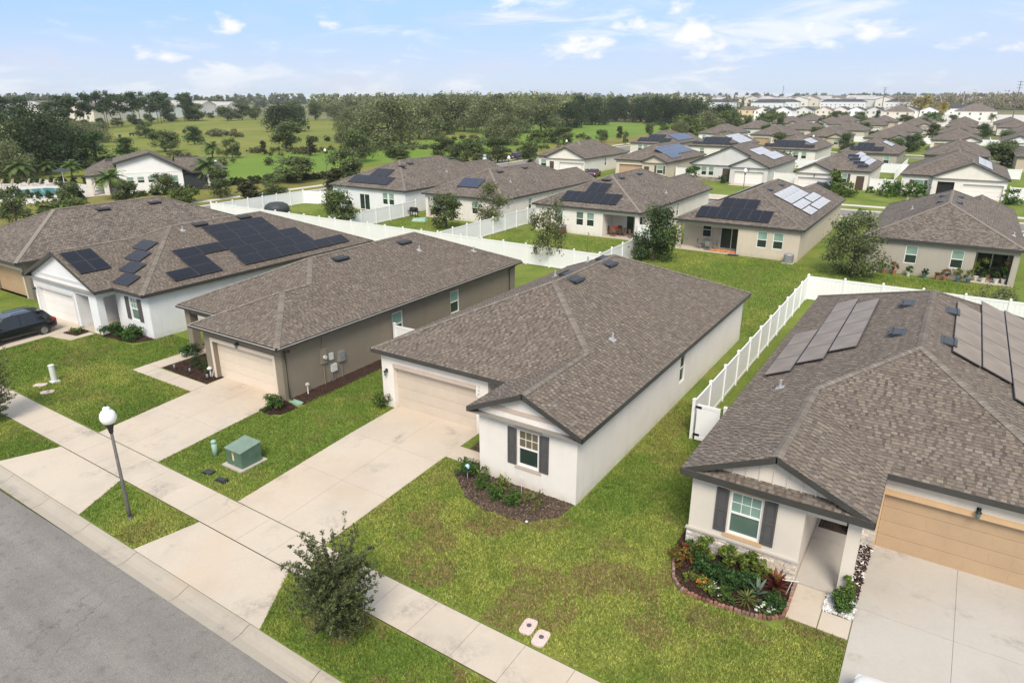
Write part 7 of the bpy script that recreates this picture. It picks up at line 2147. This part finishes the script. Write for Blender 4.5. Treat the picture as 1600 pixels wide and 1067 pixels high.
        for wx in (-hl + .92, hl - .9):
            mb = MB()
            for k in range(12):
                a0, a1 = PI * k / 12, PI * (k + 1) / 12
                mb.face([(wx + .40 * math.cos(a0), s * (hw + .006), .35 + .40 * math.sin(a0)), (wx + .40 * math.cos(a1), s * (hw + .006), .35 + .40 * math.sin(a1)), (wx + .30 * math.cos(a1), s * (hw + .004), .35 + .30 * math.sin(a1)), (wx + .30 * math.cos(a0), s * (hw + .004), .35 + .30 * math.sin(a0))])
            obj('wheel_arch', mb, M['black'], t)
            wh = bpy.data.objects.new('wheel', TYRE); C.objects.link(wh); wh.parent = t; wh.location = (wx, s * (hw - .09), .352); wh.rotation_euler = (0, 0, 0 if s > 0 else PI)
            link('rim', RIM, wh)
    mb = MB(); mb.box(-hl - .02, -hl + .05, -.26, .26, .6, .74); obj('number_plate', mb, M['offwhite'], t)
    mb = MB(); mb.box(hl - .1, hl + .012, -.5, .5, .40, .52); obj('grille', mb, M['black'], t)
    return t
suv('black suv reversed up to the white garage at the left edge', -48.65, 17.25, .20, -PI / 2, (.006, .008, .013), pname='black_paint')
suv('white suv cut by the bottom edge on the cream house driveway', .9, 13.95, .14, PI / 2, (.80, .80, .80), pname='white_paint')
suv('dark blue suv in front of the white garage with stepped panels', -18.3, 117.9, PAD, -PI / 2, (.012, .025, .05), pname='blue_paint')
suv('dark red car half hidden behind the furnished terrace house roof', -58.6, 119.5, PAD, -PI / 2 + .2, (.09, .012, .02), sedan=True, H=1.5, pname='red_paint')
suv('black suv parked beside the field at the far street corner', -92.6, 146.5, .1, PI / 2, (.01, .012, .012), pname='dark_paint')
suv('dark green suv parked behind the black one at the far corner', -92.6, 152.5, .1, PI / 2, (.012, .02, .016), pname='green_paint')
suv('dark navy car parked under the trees by the far corner lamp', -95.5, 136.5, .1, PI / 2, (.01, .012, .03), sedan=True, H=1.5, pname='navy_paint')
# inflatable yard figure: stacked red and white rounds
t = thing('inflatable_figure', 'red and white inflatable yard figure with green top near the far corner lamp', 'inflatable', (-90.9, 129.8, .1))
for z_, r_, mt in ((.45, .6, 'red'), (1.2, .5, 'offwhite'), (1.85, .42, 'greenplastic')):
    mb = MB(); mb.lathe([(r_ * math.sin(PI * k / 8) + .01, z_ - r_ * math.cos(PI * k / 8)) for k in range(9)], 14); obj('round', mb, M[mt], t, smooth=True)

# cows on the pasture
def cow(label, x, y, rz):
    me = bpy.data.meshes.new('cow_body')
    vs = [(-.75, 0, 1.12), (-.25, 0, 1.1), (.3, 0, 1.1), (.75, 0, 1.18), (1.05, 0, 1.2), (1.35, 0, 1.12), (1.62, 0, .92),
          (-.7, .2, .8), (-.62, .22, .42), (-.68, .22, .04), (-.7, -.2, .8), (-.62, -.22, .42), (-.68, -.22, .04),
          (.6, .2, .75), (.6, .2, .4), (.58, .2, .04), (.6, -.2, .75), (.6, -.2, .4), (.58, -.2, .04), (-.95, 0, 1.1), (-1.02, 0, .6), (1.36, .22, 1.2), (1.36, -.22, 1.2)]
    ed = [(0, 1), (1, 2), (2, 3), (3, 4), (4, 5), (5, 6), (0, 7), (7, 8), (8, 9), (0, 10), (10, 11), (11, 12), (3, 13), (13, 14), (14, 15), (3, 16), (16, 17), (17, 18), (0, 19), (19, 20), (5, 21), (5, 22)]
    me.from_pydata(vs, ed, [])
    o = link('cow', me, None, (x, y, .0), (0, 0, rz))
    sk = o.modifiers.new('skin', 'SKIN')
    rad = [.34, .38, .38, .34, .22, .19, .12, .17, .09, .065, .17, .09, .065, .15, .085, .065, .15, .085, .065, .06, .03, .05, .05]
    for i, r_ in enumerate(rad): me.skin_vertices[0].data[i].radius = (r_, r_)
    me.skin_vertices[0].data[1].use_root = True
    ss = o.modifiers.new('smooth', 'SUBSURF'); ss.levels = 1; ss.render_levels = 1
    me.materials.append(M['black'])
    tag(o, label, 'cow', 'black cows on the pasture')
cow('black cow farther back on the left pasture', -270, 150.5, .5)
cow('black cow nearer on the left pasture above the small pine', -262, 141.5, 2.4)
cow('black cow grazing right of the dome shaped dark oak', -257, 226, 1.9)

# ------------------------------------------------------------------ clubhouse and pool across the side street
t = thing('clubhouse', 'white gabled clubhouse with brown roof and dark screened porch beside the pool', 'clubhouse', (-113.11, 55.39, .06), math.radians(61.28))
off = (0, 0, 0)
mb = MB(); ZW = 3.0
wing_ops = [dict(s0=1.1, s1=2.1, z0=1.55, z1=2.5, kind='window'), dict(s0=2.6, s1=3.6, z0=1.55, z1=2.5, kind='window'), dict(s0=4.1, s1=5.1, z0=1.55, z1=2.5, kind='window'), dict(s0=7.4, s1=8.5, z0=.55, z1=2.5, kind='window')]
fr = wall_run(mb, (3.75, 0), (13.0, 0), 0, ZW, wing_ops)
mb.face([(3.75, 0, ZW), (13.0, 0, ZW), (13.0, 0, 3.42), (8.6, 0, 5.95), (3.75, 0, 4.72)])
for a, b in (((13.0, 0), (13.0, 5.0)), ((13.0, 5.0), (17.2, 5.0)), ((17.2, 5.0), (17.2, 3.2)), ((17.2, 3.2), (19.7, 3.2)), ((19.7, 3.2), (19.7, 13.0)), ((19.7, 13.0), (3.75, 13.0)), ((3.75, 13.0), (3.75, 0))): wall_run(mb, a, b, 0, ZW + (.6 if a[0] == 3.75 or b[0] == 3.75 else 0), [])
obj('wall', mb, stucco('bright_white_stucco', (.86, .85, .83)), t)
for o in wing_ops: window(t, fr, o, off, 2)
mb = MB()
def rp_(q):
    o, u, v, n = plane_frame(q); mb.face(q, 0, None, [((Vector(p) - o).dot(u), (Vector(p) - o).dot(v)) for p in q])
rp_([(3.3, -.5, 4.78), (8.6, -.5, 6.2), (8.6, 8.0, 6.2), (3.3, 11.0, 4.78)])
rp_([(-.8, -.5, 3.1), (3.4, -.5, 3.1), (3.4, 3.6, 4.75), (2.2, 3.6, 4.75)]); rp_([(-.8, -.5, 3.1), (2.2, 3.6, 4.75), (2.2, 9.6, 4.75), (-.8, 13.4, 3.1)]); rp_([(2.2, 3.6, 4.75), (3.4, 3.6, 4.75), (3.4, 9.6, 4.75), (2.2, 9.6, 4.75)]); rp_([(-.8, 13.4, 3.1), (2.2, 9.6, 4.75), (3.4, 9.6, 4.75), (3.4, 13.4, 3.1)])
rp_([(8.6, -.5, 6.2), (14.3, -.5, 3.0), (14.3, 13.4, 3.0), (8.6, 8.0, 6.2)])
rp_([(14.3, 13.4, 3.0), (3.3, 13.4, 3.0), (3.3, 11.0, 4.78), (8.6, 8.0, 6.2)])
rp_([(12.4, 2.6, 3.02), (20.2, 2.6, 3.02), (16.3, 6.5, 4.75), (12.4, 6.5, 4.75)]); rp_([(20.2, 2.6, 3.02), (20.2, 13.5, 3.02), (16.3, 9.6, 4.75), (16.3, 6.5, 4.75)]); rp_([(20.2, 13.5, 3.02), (12.4, 13.5, 3.02), (12.4, 9.6, 4.75), (16.3, 9.6, 4.75)]); rp_([(12.4, 6.5, 4.75), (16.3, 6.5, 4.75), (16.3, 9.6, 4.75), (12.4, 9.6, 4.75)])
rp_([(12.9, -.4, 2.95), (17.6, -.4, 2.95), (17.6, 3.3, 3.06), (12.9, 3.3, 3.06)])
obj('roof', mb, M['shingle_far'], t)
mb = MB()
for (xa, za_), (xb, zb) in (((3.3, 4.78), (8.6, 6.2)), ((8.6, 6.2), (14.3, 3.0))):
    mb.hexa([(xa, -.56, za_ - .26), (xb, -.56, zb - .26), (xb, -.5, zb - .26), (xa, -.5, za_ - .26), (xa, -.56, za_ + .02), (xb, -.56, zb + .02), (xb, -.5, zb + .02), (xa, -.5, za_ + .02)])
mb.box(14.3, 17.65, -.46, -.4, 2.72, 2.97); mb.box(17.6, 20.25, 2.52, 2.58, 2.8, 3.05); mb.box(20.2, 20.26, 2.6, 13.5, 2.8, 3.05)
mb.box(-.85, 3.3, -.56, -.5, 2.88, 3.12)
obj('fascia', mb, M['fascia'], t)
mb = MB()
for k in range(16): mb.box(13.1 + k * .2, 13.16 + k * .2, .05, .12, 0, 2.72)
mb.box(13.05, 16.3, .1, .14, 0, 2.75)
obj('screen_slat', mb, M['tarp'], t)['kind'] = 'stuff'
mb = MB(); mb.box(16.6, 16.95, -.2, .15, 0, 2.75); obj('porch_post', mb, M['white'], t)
for x, y in ((-.3, .0), (1.9, 0.0), (-.3, 5), (-.3, 10)):
    mb = MB(); mb.box(x - .35, x + .35, y - .3, y + .3, 0, 2.95); obj('column', mb, M['white'], t)
mb = MB(); mb.box(-.5, 3.73, -.2, .2, 2.6, 2.98); obj('porch_beam', mb, M['white'], t)
mb = MB(); mb.box(4.2, 12.8, -.03, .0, 3.05, 3.17); obj('gable_band', mb, M['coolwhite'], t)
sheet('pool_deck', -143, -112, 44.5, 62, .08, M['pale_concrete'])
mb = MB(); mb.prism([(-130.5, 51.2), (-126, 49.4), (-119.5, 51), (-118.5, 55), (-124, 58.2), (-129.5, 56)], .08, .10, bottom=False); struct(obj('pool_water', mb, M['pool']))
M['lounge'] = plain('beige_sling', (.55, .47, .36), .7)
for i, (x, y) in enumerate(((-138.6, 52.9), (-137.1, 53.9), (-135.6, 55.8), (-134.2, 57.0), (-132.4, 58.4))):
    tt = thing('pool_lounger', 'beige pool lounger on the deck, %s from the left' % ORD[i], 'sun lounger', (x, y, .09), -.8, 'beige loungers by the pool')
    mb = MB(); mb.box(-.33, .33, -1.2, .1, .3, .38); obj('seat', mb, M['lounge'], tt)
    mb = MB(); mb.hexa([(-.33, .1, .32), (.33, .1, .32), (.33, .18, .32), (-.33, .18, .32), (-.33, .45, 1.15), (.33, .45, 1.15), (.33, .53, 1.15), (-.33, .53, 1.15)]); obj('backrest', mb, M['lounge'], tt)
    for a in (-.28, .28):
        for b in (-1.1, .05):
            mb = MB(); mb.box(a - .03, a + .03, b - .03, b + .03, 0, .3); obj('leg', mb, M['trimwhite'], tt)
tt = thing('pool_umbrella', 'dark tilted sunshade on a white post behind the pool', 'parasol', (-131.8, 60.0, .09))
mb = MB(); mb.tube([(0, 0, 0), (0, 0, 2.6)], .06, 6); obj('post', mb, M['trimwhite'], tt)
mb = MB(); mb.lathe([(1.5, 2.3), (1.45, 2.36), (.05, 2.85)], 8); obj('canopy', mb, M['tarp'], tt)

# ------------------------------------------------------------------ far houses, one mesh each
def simple_house(w, d, h, roof_h, wall, roofm, gable=True, wins=3, seed=0):
    mb = MB(); a, b = w / 2, d / 2
    mb.box(-a, a, -b, b, 0, h, 0, skip=(0, 1))
    o = .4
    if gable:
        mb.face([(-a - o, -b - o, h - .15), (0, -b - o, h + roof_h), (0, b + o, h + roof_h), (-a - o, b + o, h - .15)], 1); mb.face([(a + o, -b - o, h - .15), (a + o, b + o, h - .15), (0, b + o, h + roof_h), (0, -b - o, h + roof_h)], 1)
        for s in (-b, b): mb.face([(-a, s, h), (a, s, h), (0, s, h + roof_h - .1)], 0)
    else:
        r_ = min(a, b)
        q = [(-a - o, -b - o, h - .1), (a + o, -b - o, h - .1), (a + o, b + o, h - .1), (-a - o, b + o, h - .1)]
        if a >= b: p0, p1 = (-a + r_, 0, h + roof_h), (a - r_, 0, h + roof_h); F_ = [[q[0], q[1], p1, p0], [q[1], q[2], p1], [q[2], q[3], p0, p1], [q[3], q[0], p0]]
        else: p0, p1 = (0, -b + r_, h + roof_h), (0, b - r_, h + roof_h); F_ = [[q[0], q[1], p0], [q[1], q[2], p1, p0], [q[2], q[3], p1], [q[3], q[0], p0, p1]]
        for f_ in F_: mb.face(f_, 1)
        mb.face(q[::-1], 0)
    fl = int(h // 2.7)
    for lv in range(fl):
        for k in range(wins):
            x = -a + w * (k + .5) / wins
            for s in (-1, 1):
                y = s * (b + .03)
                mb.box(x - .55, x + .55, min(y, s * (b - .05)), max(y, s * (b - .05)), lv * 2.8 + .9, lv * 2.8 + 2.2, 2)
    return mesh(mb, 'house', [M[wall], M[roofm], M['glass_mid']])
M['slate'] = plain('dark_slate_roof', (.05, .054, .062), .9, var=.2, scale=.6)
M['brownroof'] = plain('brown_far_roof', (.15, .125, .105), .92, var=.2, scale=.4)
M['greyroof'] = plain('grey_far_roof', (.42, .40, .385), .92, var=.2, scale=.4)
sheet('built_up_ground', -135, 60, 425, 720, -.03, M['pale_concrete'])
rr = random.Random(77)
FH = [simple_house(10.5, 14, 5.7, 2.3, w_, r_, g_, 3) for w_, r_, g_ in (('white', 'slate', True), ('coolwhite', 'slate', True), ('palegrey', 'slate', True), ('cream', 'brownroof', True))]
def put(me, label, x, y, rz, grp, cat='house', name='house', s=1.0):
    o = link(name, me, None, (x, y, 0), (0, 0, rz)); o.scale = (s, s, s); tag(o, label, cat, grp); return o
for i, (x, y) in enumerate(((-117, 490), (-106, 500), (-95.5, 512), (-85, 520), (-75.5, 528), (-65.5, 522), (-56, 530), (-47.5, 538), (-37, 545), (-26, 555))):
    put(FH[i % 4], 'two storey pale house in the distant row behind the brown roofs, %s from the left' % nth(i), x, y, rr.uniform(-.05, .05), 'distant two storey houses')
put(simple_house(17, 12, 6.0, 2.0, 'yellow', 'brownroof', False, 4), 'yellow two storey house with brown hip roof right of the oak grove', -128, 500, .1, None)
put(simple_house(22, 18, 6.0, 4.2, 'white', 'brownroof', False, 4), 'large white two storey house with brown hip roof near the right edge', 0, 526, 0, None)
put(simple_house(16, 14, 5.8, 3.4, 'cream', 'brownroof', False, 3), 'cream two storey house with dark roof left of the large hip roofed one', -40, 505, 0, None)
for i, (x0, x1, y) in enumerate(((-222, -176, 900), (-163, -112, 960), (-94, -44, 985), (-262, -232, 830), (-30, 12, 700), (-205, -172, 800))):
    put(simple_house(x1 - x0, 13, 8.0 if i != 4 else 5.0, 2.8, 'coolwhite', 'slate', False, int((x1 - x0) / 5)), 'long white slate roofed terrace on the horizon, %s' % ('left of centre', 'in the middle', 'right of the middle', 'behind the yellow house', 'near the right edge with a low wall', 'just left of the first pylon')[i], (x0 + x1) / 2, y, 0, 'long slate roofed terraces', 'terrace')
SH = [simple_house(12, 16, 5.2, 1.9, w_, r_, g_, 2) for w_, r_, g_ in (('white', 'greyroof', True), ('coolwhite', 'greyroof', False), ('cream', 'brownroof', True), ('palegrey', 'greyroof', True))]
k = 0
for row, (xa, ya, xb, yb, n) in enumerate(((-455, 235, -545, 400, 13), (-500, 225, -600, 410, 14), (-560, 215, -690, 440, 16), (-640, 230, -780, 470, 16))):
    for i in range(n):
        f = (i + rr.uniform(-.2, .2)) / n
        put(SH[rr.randrange(4)], 'pale house beyond the pines, %s row, %s from the left' % (('nearest', 'second', 'third', 'farthest')[row], nth(i)), xa + (xb - xa) * f, ya + (yb - ya) * f, rr.choice((0.3, 1.9)), 'pale houses beyond the pines', s=rr.uniform(1.1, 1.6))
for row, (ya, xa, xb, n) in enumerate(((1130, -380, -60, 20), (1350, -480, -40, 24), (1650, -600, 0, 26), (2000, -760, 20, 28))):
    for i in range(n):
        f = (i + rr.uniform(-.3, .3)) / n
        put(SH[rr.randrange(4)], 'pale house in the horizon band, %s row, %s from the left' % (('nearest', 'second', 'third', 'farthest')[row], nth(i)), xa + (xb - xa) * f, ya + rr.uniform(-25, 25), rr.choice((0, 1.57)), 'pale houses in the horizon band', s=rr.uniform(1.5, 2.2))
for i, (x, y, h) in enumerate(((-258, 1180, 29), (-75, 760, 22), (22, 600, 24), (-14, 960, 17))):
    tt = thing('transmission_pole', 'thin dark transmission pole on the horizon, %s from the left' % ('first', 'second', 'last', 'third')[i], 'pole', (x, y, 0), 0, 'transmission poles')
    mb = MB(); mb.tube([(0, 0, 0), (0, 0, h)], [.45, .22], 6); obj('pole', mb, M['lamppole'] if i != 3 else M['offwhite'], tt)
    for z in (.98, .9, .82):
        mb = MB(); mb.box(-1.6, 1.6, -.1, .1, h * z - .12, h * z + .12); obj('cross_arm', mb, M['lamppole'], tt)

# ------------------------------------------------------------------ woods on the horizon: one mass each
def forest(x0, y0, x1, y1, depth, hgt, n, leaf, cols, seed, nl):
    g = np.random.default_rng(seed); lum = []
    for i in range(nl):
        f = g.random(); hh = hgt * g.uniform(.6, 1.12)
        x = x0 + (x1 - x0) * f + g.normal() * depth * .3; y = y0 + (y1 - y0) * f + abs(g.normal()) * depth * .6
        w = hh * g.uniform(.22, .34)
        for z in (.85, .6, .35, .15): lum.append((x + g.normal() * w * .4, y + g.normal() * w * .4, hh * z, w * (.7 + .5 * (1 - z))))
    V, F, col = leaf_cloud(seed, lum, n, leaf, cols, lumpvar=.4)
    V[:, 2] = np.maximum(V[:, 2], 0)
    o = link('forest', np_mesh('forest', V, F, M['leaf'], col)); o['kind'] = 'stuff'
FW = [(0.12, 0.15, 0.07), (0.15, 0.18, 0.085), (0.10, 0.12, 0.065), (0.19, 0.185, 0.11)]
FL = [(0.19, 0.235, 0.08), (0.23, 0.27, 0.09), (0.15, 0.18, 0.07), (0.28, 0.25, 0.13)]
FB = [(0.34, 0.27, 0.19), (0.40, 0.33, 0.24), (0.26, 0.22, 0.15), (0.24, 0.235, 0.11), (0.30, 0.28, 0.16)]
forest(-900, 190, -760, 560, 60, 13.5, 22000, 1.6, FW, 1, 240)
forest(-1300, 380, -900, 1300, 160, 17, 20000, 3.2, FW, 2, 300)
forest(-540, 470, -215, 640, 60, 16, 26000, 1.3, FL, 3, 260)
forest(-310, 400, -230, 430, 40, 16, 12000, 1.0, FL, 13, 110)
forest(-1100, 1500, 160, 2500, 200, 20, 26000, 4.2, FW, 4, 420)
forest(-40, 960, 160, 940, 120, 17.5, 26000, 1.3, FB, 5, 330)
forest(-420, 720, -260, 900, 80, 13, 12000, 1.8, FB + FW, 6, 140)
forest(-160, 560, -60, 600, 40, 6, 7000, .8, FW, 7, 80)

# ------------------------------------------------------------------ thin summer haze over the flat land
mb = MB(); mb.box(-2600, 1600, -350, 3100, -1.2, 36)
hz = obj('haze', mb, bpy.data.materials.new('haze')); hz['kind'] = 'stuff'
hm = hz.data.materials[0]; hm.use_nodes = True; ht = hm.node_tree
for n in list(ht.nodes): ht.nodes.remove(n)
ho = ht.nodes.new('ShaderNodeOutputMaterial'); hv = ht.nodes.new('ShaderNodeVolumePrincipled')
hv.inputs['Color'].default_value = (.86, .91, .96, 1); hv.inputs['Density'].default_value = .00012
ht.links.new(hv.outputs[0], ho.inputs['Volume'])

# ------------------------------------------------------------------ lawn blades near the camera
def vnoise(x, y, s, seed):
    g = np.random.default_rng(seed); T = g.random((64, 64))
    u, v = x / s, y / s; i, j = np.floor(u).astype(int), np.floor(v).astype(int); fu, fv = u - i, v - j
    fu, fv = fu * fu * (3 - 2 * fu), fv * fv * (3 - 2 * fv)
    a, b = T[i % 64, j % 64], T[(i + 1) % 64, j % 64]; c, d = T[i % 64, (j + 1) % 64], T[(i + 1) % 64, (j + 1) % 64]
    return (a * (1 - fu) + b * fu) * (1 - fv) + (c * (1 - fu) + d * fu) * fv
def fbm(x, y, s, seed):
    return (vnoise(x, y, s, seed) + .5 * vnoise(x, y, s / 2.1, seed + 1) + .25 * vnoise(x, y, s / 4.3, seed + 2) + .125 * vnoise(x, y, s / 8.7, seed + 3)) / 1.875
def vzg(y): return np.interp(y, [q[0] for q in ZK[1:-1]], [q[1] for q in ZK[1:-1]])
def tri_x(y, xa, xb, yt): return xa + (xb - xa) * (y - 13.2) / (yt - 13.2)
def grass(regions, per, seed, hscale=1.0):
    g = np.random.default_rng(seed); X = []; Y_ = []
    for x0, x1, y0, y1 in regions:
        n = int((x1 - x0) * (y1 - y0) * per); X.append(g.uniform(x0, x1, n)); Y_.append(g.uniform(y0, y1, n))
    x = np.concatenate(X); y = np.concatenate(Y_)
    k = np.ones(len(x), bool)
    k &= ~((y > 11.58) & (y < 13.28))                                                     # sidewalk
    for xl0, xr0, xl1, xr1, yt, a0, a1 in ((-20.95, -16.15, -21.35, -16.3, 22.7, -21.5, -14.75), (-31.2, -26.35, -31.75, -26.75, 20.2, -32.2, -25.2), (-53.2, -47.2, -53.4, -47.1, 20.5, -54, -46.3), (-.3, 4.85, -.3, 5.0, 22.9, -1.2, 5.8)):
        k &= ~((y >= 13.2) & (y < yt) & (x > tri_x(y, xl0, xl1, yt) - .02) & (x < tri_x(y, xr0, xr1, yt) + .02))
        f = (y - 9.46) / 2.2
        k &= ~((y < 11.7) & (x > a0 + (xl0 - a0) * f - .03) & (x < a1 + (xr0 - a1) * f + .03))
    for a, b, c, d in ((-37.1, -31.6, 18.25, 19.27), (-37.1, -31.7, 19.2, 24), (-16.3, -14.2, 20.0, 24), (-2.05, -.28, 18.03, 24), (-47.1, -45, 18.5, 21), (-14.25, -9.87, 19.7, 42), (-22.05, -9.87, 22.45, 42), (-32.75, -26.4, 20.1, 42), (-36.75, -26.4, 22, 42), (-26.5, -25.45, 20.3, 41.4), (-26.8, -25.3, 18.7, 20.3), (-52.6, -40.8, 20.5, 42), (-44.6, -41, 20.5, 22), (-5.96, 5.4, 19.5, 44), (-15.9, -14.2, 21, 23)):
        k &= ~((x > a) & (x < b) & (y > c) & (y < d))
    k &= ~((x > -15.05) & (x < -9.95) & (y > 19.0 - np.clip((x + 15) * .8, 0, 1.1) + np.clip((x + 11) * .9, 0, 1.2)) & (y < 20))
    k &= ~((x > -5.7) & (x < -1.95) & (y > 18.6 - np.clip((x + 5.7) * 1.25, 0, 1.15)) & (y < 20))
    x, y = x[k], y[k]; n = len(x)
    z = vzg(y); w_ = np.clip((19.5 - y) / 6.1, 0, 1); ys = y - .014 * (x + 22) * w_
    dry = fbm(x, y, 3.2, 3); dry2 = fbm(x, y, .9, 9)
    front = np.clip((x + 16.5) / 4, 0, 1) * np.clip((21 - y) / 4, 0, 1)                    # the lawn of the middle house is drier
    t_ = np.clip((dry - .5) * 2.2 + (dry2 - .5) * 1.2 + (fbm(x, y, .28, 33) - .5) * .8 + .24 + .26 * front, 0, 1)[:, None]
    cg = np.array([.155, .235, .042]); cy = np.array([.335, .355, .085]); cb = np.array([.27, .195, .095])
    col = cg * (1 - t_) + cy * t_
    br = np.clip((fbm(x, y, 1.3, 21) - .585 + .05 * front) * 9, 0, 1)[:, None] * np.where(g.random(n) < .7, 1, .2)[:, None] * (.45 + .55 * front[:, None])
    col = col * (1 - br) + cb * br
    col *= g.uniform(.6, 1.5, n)[:, None] * (.85 + .3 * fbm(x, y, .22, 55))[:, None]
    h = hscale * g.uniform(.03, .085, n); wd = .013 + .015 * g.random(n)
    a = g.uniform(0, 2 * PI, n); ln = g.uniform(.3, 1.2, n) * h; b = g.uniform(0, 2 * PI, n)
    P = np.stack([x, ys, z - .004], 1)
    s = np.stack([np.cos(a) * wd, np.sin(a) * wd, np.zeros(n)], 1)
    tp = P + np.stack([np.cos(b) * ln, np.sin(b) * ln, h], 1)
    V = np.stack([P - s, P + s, tp], 1).reshape(-1, 3); F = np.arange(3 * n).reshape(n, 3)
    o = link('grass', np_mesh('grass', V, F, M['blade'], col, 3)); o['kind'] = 'stuff'
grass([(-16.2, -.2, 9.5, 20), (-9.8, -5.6, 20, 31), (-23, -14.6, 9.5, 11.7)], 1250, 1)
grass([(-24, -8.4, 42.2, 65.2), (-8, 5.2, 54, 65.2)], 170, 3, 1.9)
grass([(-72, -25, 52.5, 66)], 90, 4, 1.9)
grass([(-34, -20, 9.5, 31), (-47, -31, 9.5, 23)], 700, 2, 1.1)
grass([(5.2, 16, 9.5, 36), (-14.6, 5.5, 9.5, 11.7)], 420, 5, 1.2)
